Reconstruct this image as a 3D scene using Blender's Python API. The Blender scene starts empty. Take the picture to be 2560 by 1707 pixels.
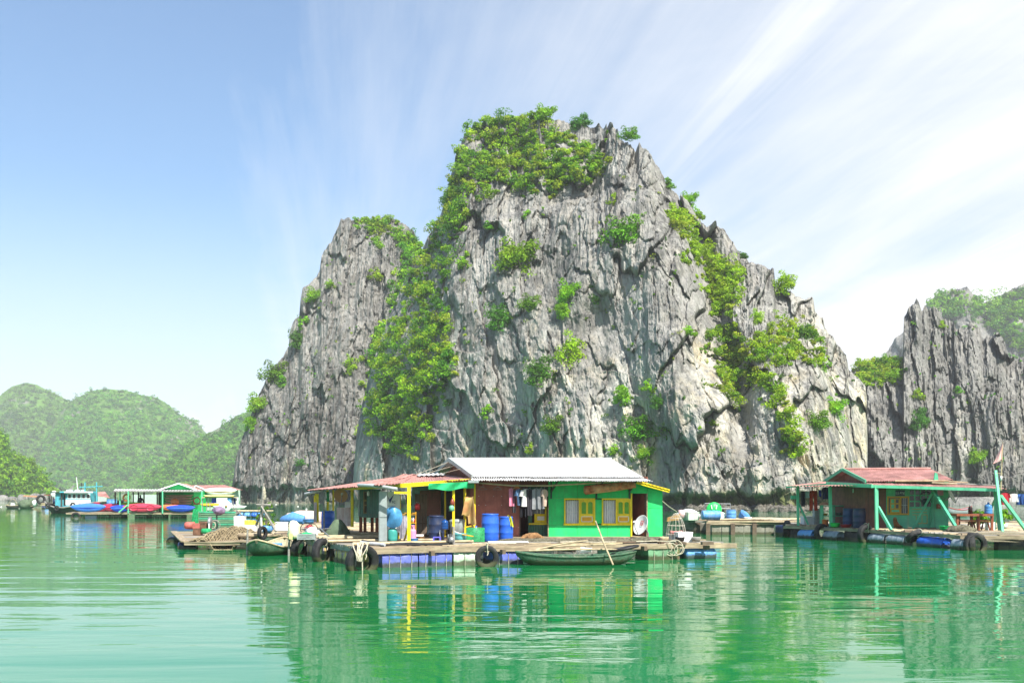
import bpy, bmesh, math, random
import numpy as np
from mathutils import Vector, Matrix, Euler

# ------------------------------------------------------------------ scene, camera, sky, sun
SC = bpy.context.scene
COL = SC.collection
F, HOR, CX, CH = 2489.0, 1234.0, 1280.0, 2.2      # focal length / horizon row / centre column in photo pixels, eye height
cam_data = bpy.data.cameras.new('camera')
cam_data.sensor_width = 36.0
cam_data.lens = 35.0
cam_data.shift_y = (HOR - 853.5) / 2560.0
cam_data.clip_start = 0.1
cam_data.clip_end = 20000
cam = bpy.data.objects.new('camera', cam_data)
cam.location = (0, 0, CH)
cam.rotation_euler = (math.radians(90), 0, 0)
COL.objects.link(cam)
SC.camera = cam

SUN_EL, SUN_AZ = math.radians(50), math.radians(152)   # azimuth clockwise from +Y (away from the camera)
world = bpy.data.worlds.new('World')
SC.world = world
world.use_nodes = True
wn = world.node_tree
for n in list(wn.nodes):
    wn.nodes.remove(n)

class NT:
    """small helper to write node trees"""
    def __init__(s, tree):
        s.t = tree
    def n(s, typ, **kw):
        nd = s.t.nodes.new(typ)
        for k, v in kw.items():
            if k.startswith('i_'):
                key = k[2:]
                key = int(key) if key.isdigit() else key.replace('_', ' ')
                nd.inputs[key].default_value = v
            else:
                setattr(nd, k, v)
        return nd
    def l(s, a, b):
        s.t.links.new(a, b)
    def math(s, op, a, b=None, clamp=False):
        nd = s.t.nodes.new('ShaderNodeMath'); nd.operation = op; nd.use_clamp = clamp
        for i, v in enumerate((a, b)):
            if v is None: continue
            if isinstance(v, (int, float)): nd.inputs[i].default_value = v
            else: s.l(v, nd.inputs[i])
        return nd.outputs[0]
    def ramp(s, fac, stops, interp='LINEAR'):
        nd = s.t.nodes.new('ShaderNodeValToRGB'); nd.color_ramp.interpolation = interp
        els = nd.color_ramp.elements
        while len(els) < len(stops): els.new(0.5)
        for e, (p, c) in zip(els, stops):
            e.position = p
            e.color = c if len(c) == 4 else (c[0], c[1], c[2], 1)
        s.l(fac, nd.inputs[0])
        return nd.outputs[0]
    def mix(s, fac, a, b, blend='MIX'):
        nd = s.t.nodes.new('ShaderNodeMix'); nd.data_type = 'RGBA'; nd.blend_type = blend
        for i, v in ((0, fac), (6, a), (7, b)):
            if isinstance(v, (int, float)): nd.inputs[i].default_value = v
            elif isinstance(v, (tuple, list)): nd.inputs[i].default_value = (v[0], v[1], v[2], 1)
            else: s.l(v, nd.inputs[i])
        return nd.outputs[2]
    def noise(s, vec, scale, detail=4, rough=0.55, dist=0.0):
        nd = s.t.nodes.new('ShaderNodeTexNoise')
        nd.inputs['Scale'].default_value = scale; nd.inputs['Detail'].default_value = detail
        nd.inputs['Roughness'].default_value = rough; nd.inputs['Distortion'].default_value = dist
        if vec is not None: s.l(vec, nd.inputs['Vector'])
        return nd.outputs[0]
    def mapping(s, vec, scale=(1, 1, 1), rot=(0, 0, 0), loc=(0, 0, 0)):
        nd = s.t.nodes.new('ShaderNodeMapping')
        nd.inputs['Scale'].default_value = scale; nd.inputs['Rotation'].default_value = rot
        nd.inputs['Location'].default_value = loc
        s.l(vec, nd.inputs['Vector'])
        return nd.outputs[0]

w = NT(wn)
sky = w.n('ShaderNodeTexSky', sky_type='NISHITA', sun_disc=False, sun_elevation=SUN_EL, sun_rotation=SUN_AZ,
          air_density=1.15, dust_density=1.2, ozone_density=2.2, altitude=0)
tc = w.n('ShaderNodeTexCoord')
sep = w.n('ShaderNodeSeparateXYZ'); w.l(tc.outputs['Generated'], sep.inputs[0])
dz = w.math('MAXIMUM', sep.outputs[2], 0.0)
den = w.math('ADD', dz, 0.12)
comb = w.n('ShaderNodeCombineXYZ')
w.l(w.math('DIVIDE', sep.outputs[0], den), comb.inputs[0])
w.l(w.math('DIVIDE', sep.outputs[1], den), comb.inputs[1])
rotp = w.mapping(comb.outputs[0], rot=(0, 0, math.radians(-13)))
# long cirrus streaks lying on a high plane, drawn out along the viewing direction
st1 = w.noise(w.mapping(rotp, scale=(1.5, 0.13, 1), loc=(3.1, 0.4, 0)), 1.0, 8, 0.6, 0.9)
st2 = w.noise(w.mapping(rotp, scale=(0.55, 0.14, 1), loc=(2.3, 6.3, 0)), 1.0, 4, 0.5, 0.8)
veil = w.noise(w.mapping(rotp, scale=(0.9, 0.8, 1), loc=(7.7, 2.2, 0)), 1.0, 8, 0.62, 0.8)
right = w.math('MULTIPLY', sep.outputs[0], 0.50)      # thicker cloud to the right of the bay
a = w.math('ADD', w.math('MULTIPLY', st1, 0.85), w.math('MULTIPLY', st2, 0.55))
a = w.math('ADD', a, w.math('MULTIPLY', veil, 0.40))
a = w.math('ADD', a, right)
cl = w.ramp(w.math('MULTIPLY', a, 0.6), [(0.485, (0, 0, 0)), (0.58, (.34, .34, .34)), (0.72, (.97, .97, .97))])
low = w.ramp(dz, [(0.0, (1, 1, 1)), (0.07, (.66, .66, .66)), (0.30, (0.0, 0.0, 0.0))], 'EASE')   # milky air near the horizon
cov = w.math('ADD', w.math('ADD', w.math('MULTIPLY', cl, 0.90), 0.07), w.math('MULTIPLY', low, 0.70), True)
wisp = w.noise(w.mapping(rotp, scale=(2.4, 0.10, 1), loc=(-0.72, 3.3, 0)), 1.0, 6, 0.55, 1.2)
cov = w.math('ADD', cov, w.math('MULTIPLY', w.math('MULTIPLY', w.ramp(wisp, [(0.58, (0, 0, 0)), (0.82, (1, 1, 1))]), w.ramp(sep.outputs[0], [(0.0, (0, 0, 0)), (0.2, (1, 1, 1))])), 0.7), True)
skyc = w.mix(1.0, sky.outputs[0], (0.84, 1.04, 1.16), 'MULTIPLY')
skyn = w.mix(cov, skyc, (6.35, 6.5, 6.65))
bg = w.n('ShaderNodeBackground'); bg.inputs['Strength'].default_value = 0.088
w.l(skyn, bg.inputs['Color'])
wo = w.n('ShaderNodeOutputWorld'); w.l(bg.outputs[0], wo.inputs['Surface'])

sl = bpy.data.lights.new('sun', 'SUN')
sl.energy = 4.8; sl.angle = math.radians(0.53); sl.color = (1.0, 0.955, 0.88)
sun = bpy.data.objects.new('sun', sl); COL.objects.link(sun)
sd = Vector((math.sin(SUN_AZ) * math.cos(SUN_EL), math.cos(SUN_AZ) * math.cos(SUN_EL), math.sin(SUN_EL)))
sun.rotation_euler = sd.to_track_quat('Z', 'Y').to_euler()
sun.location = (60, -60, 120)

vs = SC.view_settings
vs.view_transform = 'Standard'; vs.look = 'None'; vs.exposure = 0.95; vs.gamma = 1.0; vs.use_curve_mapping = False
SC.render.engine = 'CYCLES'
SC.cycles.use_denoising = True
SC.cycles.max_bounces = 6
SC.cycles.diffuse_bounces = 2
SC.cycles.glossy_bounces = 3
SC.cycles.transmission_bounces = 4
SC.cycles.transparent_max_bounces = 8
SC.cycles.volume_bounces = 0
SC.cycles.caustics_reflective = False
SC.cycles.caustics_refractive = False
SC.cycles.sample_clamp_indirect = 6.0

R = random.Random(7)
NR = np.random.default_rng(11)

def at(px, py, d):
    """point at depth d seen in that direction"""
    return Vector(((px - CX) * d / F, d, CH - (py - HOR) * d / F))
def X(px, d): return (px - CX) * d / F
def Z(py, d): return CH - (py - HOR) * d / F
# ------------------------------------------------------------------ materials
MATS = {}
def mat(name, col, rough=0.7, metal=0.0, vary=0.12, scale=6.0, bump=0.0, bscale=40.0, dirt=0.0, dirtcol=(0.12, 0.10, 0.07), streak=False, spec=0.35, trans=0.0, alpha=1.0, stretch=(1, 1, 1), tide=False):
    if name in MATS: return MATS[name]
    m = bpy.data.materials.new(name); m.use_nodes = True
    t = NT(m.node_tree); b = m.node_tree.nodes['Principled BSDF']
    tcn = t.n('ShaderNodeTexCoord'); geo = t.n('ShaderNodeNewGeometry')
    oi = t.n('ShaderNodeObjectInfo')
    vec = t.n('ShaderNodeVectorMath', operation='ADD')
    t.l(tcn.outputs['Object'], vec.inputs[0])
    rr = t.math('MULTIPLY', oi.outputs['Random'], 37.0)
    t.l(rr, vec.inputs[1])
    v = t.mapping(vec.outputs[0], scale=stretch)
    n1 = t.noise(v, scale, 6, 0.6)
    lo = tuple(max(0.0, c * (1 - vary * 1.6)) for c in col); hi = tuple(min(1.0, c * (1 + vary)) for c in col)
    c = t.ramp(n1, [(0.3, lo), (0.7, hi)])
    if dirt > 0:
        vd = t.mapping(vec.outputs[0], scale=(3.0, 3.0, 0.35) if streak else (1, 1, 1))
        n2 = t.noise(vd, 2.2 if streak else 1.7, 8, 0.68)
        k = t.ramp(n2, [(0.60 - 0.25 * dirt, (0, 0, 0)), (0.74, (1, 1, 1))])
        k2 = t.math('MULTIPLY', k, min(1.0, 0.45 + dirt * 0.5))
        c = t.mix(k2, c, dirtcol)
    if tide:      # weed and slime left along the waterline
        sz = t.n('ShaderNodeSeparateXYZ'); t.l(geo.outputs['Position'], sz.inputs[0])
        lvl = t.math('ADD', sz.outputs[2], t.math('MULTIPLY', t.noise(geo.outputs['Position'], 5.0, 5, 0.65), -0.22))
        c = t.mix(t.ramp(lvl, [(0.0, (.9, .9, .9)), (0.07, (0, 0, 0))]), c, (0.055, 0.06, 0.025))
    t.l(c, b.inputs['Base Color'])
    b.inputs['Roughness'].default_value = rough
    b.inputs['Metallic'].default_value = metal
    b.inputs['Specular IOR Level'].default_value = spec
    b.inputs['Transmission Weight'].default_value = trans
    b.inputs['Alpha'].default_value = alpha
    if bump > 0:
        n3 = t.noise(v, bscale, 5, 0.6)
        bn = t.n('ShaderNodeBump'); bn.inputs['Strength'].default_value = bump; bn.inputs['Distance'].default_value = 0.02
        t.l(n3, bn.inputs['Height']); t.l(bn.outputs[0], b.inputs['Normal'])
    MATS[name] = m
    return m

# ------------------------------------------------------------------ mesh builder
class MB:
    def __init__(s): s.v, s.f, s.sm = [], [], []
    def add(s, verts, faces, smooth=False):
        o = len(s.v); s.v += [tuple(p) for p in verts]; s.f += [tuple(i + o for i in f) for f in faces]
        s.sm += [smooth] * len(faces); return s
    def box(s, c, d, rot=None, taper=1.0):
        hx, hy, hz = d[0] / 2, d[1] / 2, d[2] / 2
        P = [Vector((x * (taper if z > 0 else 1), y * (taper if z > 0 else 1), z)) for z in (-hz, hz) for x, y in ((-hx, -hy), (hx, -hy), (hx, hy), (-hx, hy))]
        if rot is not None:
            M = Euler(rot).to_matrix(); P = [M @ p for p in P]
        c = Vector(c)
        return s.add([p + c for p in P], [(3, 2, 1, 0), (4, 5, 6, 7), (0, 1, 5, 4), (1, 2, 6, 5), (2, 3, 7, 6), (3, 0, 4, 7)])
    def span(s, a, b):
        """box from corner a to corner b"""
        return s.box([(a[i] + b[i]) / 2 for i in range(3)], [abs(b[i] - a[i]) for i in range(3)])
    def tube(s, pts, r, n=8, cap=True, smooth=True):
        pts = [Vector(p) for p in pts]; m = len(pts)
        rr = r if isinstance(r, (list, tuple)) else [r] * m
        rings = []
        up = Vector((0.123, 0.217, 1)).normalized()
        for i, p in enumerate(pts):
            d = (pts[min(i + 1, m - 1)] - pts[max(i - 1, 0)]).normalized()
            u = d.cross(up)
            if u.length < 0.05: u = d.cross(Vector((1, 0, 0)))
            u.normalize(); v = d.cross(u).normalized()
            rings.append([p + (u * math.cos(2 * math.pi * k / n) + v * math.sin(2 * math.pi * k / n)) * rr[i] for k in range(n)])
        V = [q for ring in rings for q in ring]
        Fc = [(i * n + k, i * n + (k + 1) % n, (i + 1) * n + (k + 1) % n, (i + 1) * n + k) for i in range(m - 1) for k in range(n)]
        s.add(V, Fc, smooth)
        if cap:
            s.add(rings[0], [tuple(range(n))]); s.add(rings[-1], [tuple(reversed(range(n)))])
        return s
    def lathe(s, prof, c=(0, 0, 0), n=20, axis='Z', smooth=True, sx=1.0, sy=1.0):
        V = []
        for (r, h) in prof:
            for k in range(n):
                a = 2 * math.pi * k / n; x, y = r * math.cos(a) * sx, r * math.sin(a) * sy
                p = (x, y, h) if axis == 'Z' else ((h, x, y) if axis == 'X' else (x, h, y))
                V.append((p[0] + c[0], p[1] + c[1], p[2] + c[2]))
        m = len(prof)
        Fc = [(i * n + k, i * n + (k + 1) % n, (i + 1) * n + (k + 1) % n, (i + 1) * n + k) for i in range(m - 1) for k in range(n)]
        return s.add(V, Fc, smooth)
    def torus(s, c, Rr, r, axis='Y', n=26, m=10, sy=1.0, ridge=0.0):
        V = []
        for i in range(n):
            a = 2 * math.pi * i / n
            for j in range(m):
                b = 2 * math.pi * j / m
                rad = Rr + r * math.cos(b) * (1 + ridge * (i % 2)); h = r * math.sin(b) * sy
                x, y = rad * math.cos(a), rad * math.sin(a)
                p = {'Z': (x, y, h), 'Y': (x, h, y), 'X': (h, x, y)}[axis]
                V.append((p[0] + c[0], p[1] + c[1], p[2] + c[2]))
        Fc = [(i * m + j, i * m + (j + 1) % m, ((i + 1) % n) * m + (j + 1) % m, ((i + 1) % n) * m + j) for i in range(n) for j in range(m)]
        return s.add(V, Fc, True)
    def prism(s, poly, y0, y1, axis='Y'):
        """polygon of (a, b) points swept along an axis"""
        n = len(poly)
        def P(a, b, h): return {'Y': (a, h, b), 'X': (h, a, b), 'Z': (a, b, h)}[axis]
        V = [P(a, b, y0) for a, b in poly] + [P(a, b, y1) for a, b in poly]
        Fc = [tuple(range(n)), tuple(reversed(range(n, 2 * n)))] + [(i, i + n, (i + 1) % n + n, (i + 1) % n) for i in range(n)]
        return s.add(V, Fc)
    def grid(s, P, smooth=True, closed=False):
        """P[i][j] points"""
        m, n = len(P), len(P[0]); V = [p for row in P for p in row]
        jn = n if closed else n - 1
        return s.add(V, [(i * n + j, i * n + (j + 1) % n, (i + 1) * n + (j + 1) % n, (i + 1) * n + j) for i in range(m - 1) for j in range(jn)], smooth)
    def corr(s, A, B, C, D, n, amp=0.018, rows=4, thick=0.0, sag=0.0, jit=0.0):
        """corrugated sheet: A-B is the edge crossing n waves, A-D runs along the waves"""
        A, B, C, D = Vector(A), Vector(B), Vector(C), Vector(D)
        nrm = (B - A).cross(D - A).normalized()
        if nrm.z < 0: nrm = -nrm
        P = []
        for j in range(rows + 1):
            v = j / rows; row = []
            for i in range(n * 6 + 1):
                u = i / (n * 6)
                p = (A * (1 - u) + B * u) * (1 - v) + (D * (1 - u) + C * u) * v
                row.append(p + nrm * (amp * math.sin(2 * math.pi * u * n) + jit * math.sin(u * 9.1 + v * 3) * math.sin(u * 23 + v * 5)) - Vector((0, 0, sag * math.sin(math.pi * u) * v)))
            P.append(row)
        s.grid(P)
        Q = [[p - nrm * 0.012 for p in row] for row in P]
        s.grid(Q)
        return s
    def xf(s, M):
        s.v = [tuple(M @ Vector(p)) for p in s.v]; return s
    def rotz(s, a, c=(0, 0, 0)):
        return s.xf(Matrix.Translation(Vector(c)) @ Matrix.Rotation(a, 4, 'Z') @ Matrix.Translation(-Vector(c)))
    def move(s, c): return s.xf(Matrix.Translation(Vector(c)))
    def shear(s, k, y0): s.v = [(x + k * (y - y0), y, z) for x, y, z in s.v]; return s
    def wob(s, amp, fr=2.0, seed=0.0):
        out = []
        for x, y, z in s.v:
            out.append((x + amp * math.sin(fr * (1.3 * y + 1.7 * z) + seed), y + amp * math.sin(fr * (1.9 * x + 1.1 * z) + 1.3 + seed), z + amp * math.sin(fr * (1.4 * x + 1.6 * y) + 2.1 + seed)))
        s.v = out; return s
    def build(s, name, m, parent=None, smooth=None):
        me = bpy.data.meshes.new(name); me.from_pydata(s.v, [], s.f)
        sm = s.sm if smooth is None else [smooth] * len(s.f)
        me.polygons.foreach_set('use_smooth', sm)
        if m is not None: me.materials.append(m)
        me.update()
        o = bpy.data.objects.new(name, me); COL.objects.link(o)
        if parent is not None: o.parent = parent
        return o

def tag(o, label=None, cat=None, group=None, kind=None):
    if label: o['label'] = label
    if cat: o['category'] = cat
    if group: o['group'] = group
    if kind: o['kind'] = kind
    return o
def thing(name, label, cat, loc=(0, 0, 0), rz=0.0, group=None):
    o = bpy.data.objects.new(name, None); o.empty_display_size = 0.1; COL.objects.link(o)
    o.location = loc; o.rotation_euler = (0, 0, rz)
    return tag(o, label, cat, group)
def one(name, mb, m, label, cat, loc=None, rz=0.0, group=None, kind=None):
    """a thing that is a single mesh"""
    o = mb.build(name, m)
    if loc is not None: o.location = loc
    o.rotation_euler = (0, 0, rz)
    return tag(o, label, cat, group, kind)
def copy_tree(o, parent=None):
    c = o.copy(); COL.objects.link(c); c.parent = parent
    for ch in [q for q in bpy.data.objects if q.parent == o] if o.type == 'EMPTY' or o.children else []:
        copy_tree(ch, c)
    return c

def np_mesh(name, V, Q, m, smooth=True, attrs=None, parent=None):
    """big quad mesh from numpy arrays"""
    me = bpy.data.meshes.new(name)
    k = Q.shape[1]
    me.vertices.add(len(V)); me.vertices.foreach_set('co', np.ascontiguousarray(V, np.float32).ravel())
    me.loops.add(Q.size); me.loops.foreach_set('vertex_index', np.ascontiguousarray(Q, np.int32).ravel())
    me.polygons.add(len(Q)); me.polygons.foreach_set('loop_start', np.arange(0, Q.size, k, dtype=np.int32))
    me.polygons.foreach_set('use_smooth', np.full(len(Q), smooth, bool))
    me.update(calc_edges=True); me.validate()
    for an, arr in (attrs or {}).items():
        at_ = me.attributes.new(an, 'FLOAT_COLOR', 'POINT')
        c4 = np.ones((len(V), 4), np.float32); c4[:, :arr.shape[1]] = arr
        at_.data.foreach_set('color', c4.ravel())
    me.materials.append(m)
    o = bpy.data.objects.new(name, me); COL.objects.link(o)
    if parent is not None: o.parent = parent
    return o

# ------------------------------------------------------------------ numpy noise
def _h(ix, iy, seed):
    h = (ix.astype(np.int64) * 374761393 + iy.astype(np.int64) * 668265263 + seed * 1274126177) & 0xFFFFFFFF
    h = ((h ^ (h >> 13)) * 1274126177) & 0xFFFFFFFF
    h = h ^ (h >> 16)
    return (h & 0xFFFFFF) / float(0x1000000)
def pn(x, y, seed=0):
    """gradient noise, about -1..1"""
    x0, y0 = np.floor(x), np.floor(y); fx, fy = x - x0, y - y0
    u, v = fx * fx * fx * (fx * (fx * 6 - 15) + 10), fy * fy * fy * (fy * (fy * 6 - 15) + 10)
    def g(dx, dy):
        a = _h(x0 + dx, y0 + dy, seed) * 2 * np.pi
        return np.cos(a) * (fx - dx) + np.sin(a) * (fy - dy)
    return 1.5 * ((g(0, 0) * (1 - u) + g(1, 0) * u) * (1 - v) + (g(0, 1) * (1 - u) + g(1, 1) * u) * v)
def fbm(x, y, seed=0, o=4, g=0.5):
    s = 0; a = 1.0
    for i in range(o):
        s = s + a * pn(x * 2 ** i + 17.3 * i, y * 2 ** i + 9.1 * i, seed + i); a *= g
    return s
def ridged(x, y, seed=0, o=3, g=0.5):
    s = 0; a = 1.0
    for i in range(o):
        s = s + a * (1 - np.abs(pn(x * 2 ** i + 7.7 * i, y * 2 ** i, seed + i)) * 1.6); a *= g
    return s
def worley(x, y, seed=0):
    """returns F1, F2, random id of nearest cell, offset to its centre"""
    x0, y0 = np.floor(x), np.floor(y)
    f1 = np.full(x.shape, 9.0); f2 = np.full(x.shape, 9.0); idr = np.zeros(x.shape); ox = np.zeros(x.shape); oy = np.zeros(x.shape); id2 = np.zeros(x.shape)
    for i in (-1, 0, 1):
        for j in (-1, 0, 1):
            cx, cy = x0 + i, y0 + j
            px, py = cx + _h(cx, cy, seed), cy + _h(cx, cy, seed + 5)
            d = np.hypot(px - x, py - y); r = _h(cx, cy, seed + 9); r2 = _h(cx, cy, seed + 13)
            closer = d < f1
            f2 = np.where(closer, f1, np.minimum(f2, d))
            idr = np.where(closer, r, idr); id2 = np.where(closer, r2, id2)
            ox = np.where(closer, x - px, ox); oy = np.where(closer, y - py, oy)
            f1 = np.where(closer, d, f1)
    return f1, f2, idr, id2, ox, oy
def smooth01(a, b, x):
    t = np.clip((x - a) / (b - a), 0, 1); return t * t * (3 - 2 * t)
# ------------------------------------------------------------------ water
def water_material():
    m = bpy.data.materials.new('bay_water'); m.use_nodes = True
    t = NT(m.node_tree); b = m.node_tree.nodes['Principled BSDF']
    geo = t.n('ShaderNodeNewGeometry'); P = geo.outputs['Position']
    patch = t.noise(t.mapping(P, scale=(0.05, 0.03, 1)), 1.0, 3, 0.5)
    c = t.ramp(patch, [(0.3, (0.003, 0.150, 0.041)), (0.7, (0.005, 0.190, 0.053))])
    t.l(c, b.inputs['Base Color'])
    b.inputs['Roughness'].default_value = 0.02
    b.inputs['IOR'].default_value = 1.45
    b.inputs['Specular IOR Level'].default_value = 0.5
    swell = t.noise(t.mapping(P, scale=(0.14, 0.72, 1), rot=(0, 0, math.radians(5))), 1.0, 2, 0.45, 0.3)
    mid = t.noise(t.mapping(P, scale=(0.55, 1.5, 1), rot=(0, 0, math.radians(-8))), 1.0, 3, 0.5, 0.5)
    fine = t.noise(t.mapping(P, scale=(2.2, 5.5, 1), rot=(0, 0, math.radians(12))), 1.0, 3, 0.5)
    wind = t.ramp(t.noise(t.mapping(P, scale=(0.035, 0.09, 1)), 1.0, 4, 0.55), [(0.38, (0.25, 0.25, 0.25)), (0.66, (1, 1, 1))])
    h = t.math('ADD', t.math('MULTIPLY', swell, 0.030), t.math('MULTIPLY', t.math('MULTIPLY', mid, 0.015), wind))
    h = t.math('ADD', h, t.math('MULTIPLY', t.math('MULTIPLY', fine, 0.0017), wind))
    bn = t.n('ShaderNodeBump'); bn.inputs['Strength'].default_value = 1.0; bn.inputs['Distance'].default_value = 1.0
    t.l(h, bn.inputs['Height']); t.l(bn.outputs[0], b.inputs['Normal'])
    return m
wm = MB()
xs = [-4000, -600, -150, 0, 150, 600, 4000]; ys = [-200, 0, 60, 200, 600, 2000, 6000]
wm.grid([[(x, y, 0) for x in xs] for y in ys], smooth=False)
o = wm.build('water', water_material()); tag(o, kind='structure')
# sea bed under the sheet of water
sb = MB(); sb.grid([[(-4000, -200, -3), (4000, -200, -3)], [(-4000, 6000, -3), (4000, 6000, -3)]], smooth=False)
o = sb.build('seabed', mat('seabed', (0.05, 0.07, 0.05), 0.9)); tag(o, kind='structure')

# ------------------------------------------------------------------ limestone
def rock_material(name, light=1.0):
    m = bpy.data.materials.new(name); m.use_nodes = True
    t = NT(m.node_tree); b = m.node_tree.nodes['Principled BSDF']
    geo = t.n('ShaderNodeNewGeometry'); P = geo.outputs['Position']
    at_ = t.n('ShaderNodeAttribute', attribute_name='stain')
    sp = t.n('ShaderNodeSeparateColor'); t.l(at_.outputs['Color'], sp.inputs[0])
    v1 = t.noise(t.mapping(P, scale=(1.2, 1.2, 0.10)), 1.0, 7, 0.62, 0.6)      # vertical wash marks
    v2 = t.noise(t.mapping(P, scale=(0.22, 0.22, 0.13)), 1.0, 6, 0.6, 0.4)
    v3 = t.noise(t.mapping(P, scale=(3.5, 3.5, 1.4)), 1.0, 6, 0.7)
    g = t.math('ADD', t.math('MULTIPLY', v1, 0.45), t.math('MULTIPLY', v2, 0.58))
    g = t.math('ADD', g, t.math('MULTIPLY', v3, 0.14))
    L = light
    c = t.ramp(g, [(0.38, (0.085 * L, 0.083 * L, 0.080 * L)), (0.52, (0.225 * L, 0.221 * L, 0.210 * L)), (0.66, (0.375 * L, 0.365 * L, 0.338 * L)), (0.80, (0.56 * L, 0.54 * L, 0.49 * L))])
    # pale calcite faces, with ochre in them
    ki = t.math('MULTIPLY', sp.outputs[0], t.ramp(t.noise(t.mapping(P, scale=(0.5, 0.5, 0.16)), 1.0, 7, 0.65, 0.8), [(0.36, (0, 0, 0)), (0.60, (1, 1, 1))]))
    och = t.ramp(t.noise(t.mapping(P, scale=(0.25, 0.25, 0.12)), 1.0, 5, 0.6), [(0.45, (0.62, 0.60, 0.53)), (0.66, (0.60, 0.50, 0.31))])
    c = t.mix(ki, c, och)
    dk = t.math('MULTIPLY', sp.outputs[1], t.ramp(t.noise(t.mapping(P, scale=(0.9, 0.9, 0.05)), 1.0, 6, 0.6), [(0.42, (0, 0, 0)), (0.58, (1, 1, 1))]))
    c = t.mix(t.math('MULTIPLY', dk, 0.8), c, (0.072, 0.072, 0.070))
    ms = t.ramp(t.noise(P, 0.8, 5, 0.6), [(0.34, (0.05, 0.048, 0.035)), (0.52, (0.12, 0.145, 0.04)), (0.70, (0.26, 0.23, 0.15))])
    c = t.mix(sp.outputs[2], c, ms)
    t.l(c, b.inputs['Base Color'])
    b.inputs['Roughness'].default_value = 0.92; b.inputs['Specular IOR Level'].default_value = 0.15
    def cracks(sc, vs_):
        vo = t.n('ShaderNodeTexVoronoi', feature='DISTANCE_TO_EDGE')
        vo.inputs['Scale'].default_value = sc
        wv = t.n('ShaderNodeVectorMath', operation='ADD'); nz = t.n('ShaderNodeTexNoise'); nz.inputs['Scale'].default_value = 1.1; nz.inputs['Detail'].default_value = 3
        t.l(P, nz.inputs['Vector']); t.l(P, wv.inputs[0]); t.l(nz.outputs['Color'], wv.inputs[1])
        t.l(t.mapping(wv.outputs[0], scale=vs_), vo.inputs['Vector'])
        return t.ramp(vo.outputs['Distance'], [(0.0, (0, 0, 0)), (0.09, (1, 1, 1))])
    c1 = cracks(0.55, (1, 1, 0.26)); c2 = cracks(1.5, (1, 1, 0.32))
    bn = t.n('ShaderNodeBump'); bn.inputs['Strength'].default_value = 1.0; bn.inputs['Distance'].default_value = 0.34
    hb = t.math('ADD', t.math('MULTIPLY', t.noise(t.mapping(P, scale=(2.6, 2.6, 0.32)), 1.0, 6, 0.65, 0.5), 0.6), t.math('MULTIPLY', v3, 0.75))
    hb = t.math('ADD', hb, t.math('ADD', t.math('MULTIPLY', c1, 0.35), t.math('MULTIPLY', c2, 0.18)))
    t.l(hb, bn.inputs['Height']); t.l(bn.outputs[0], b.inputs['Normal'])
    return m
ROCK = rock_material('limestone', 0.86); ROCKD = rock_material('limestone_dark', 0.76)

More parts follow.
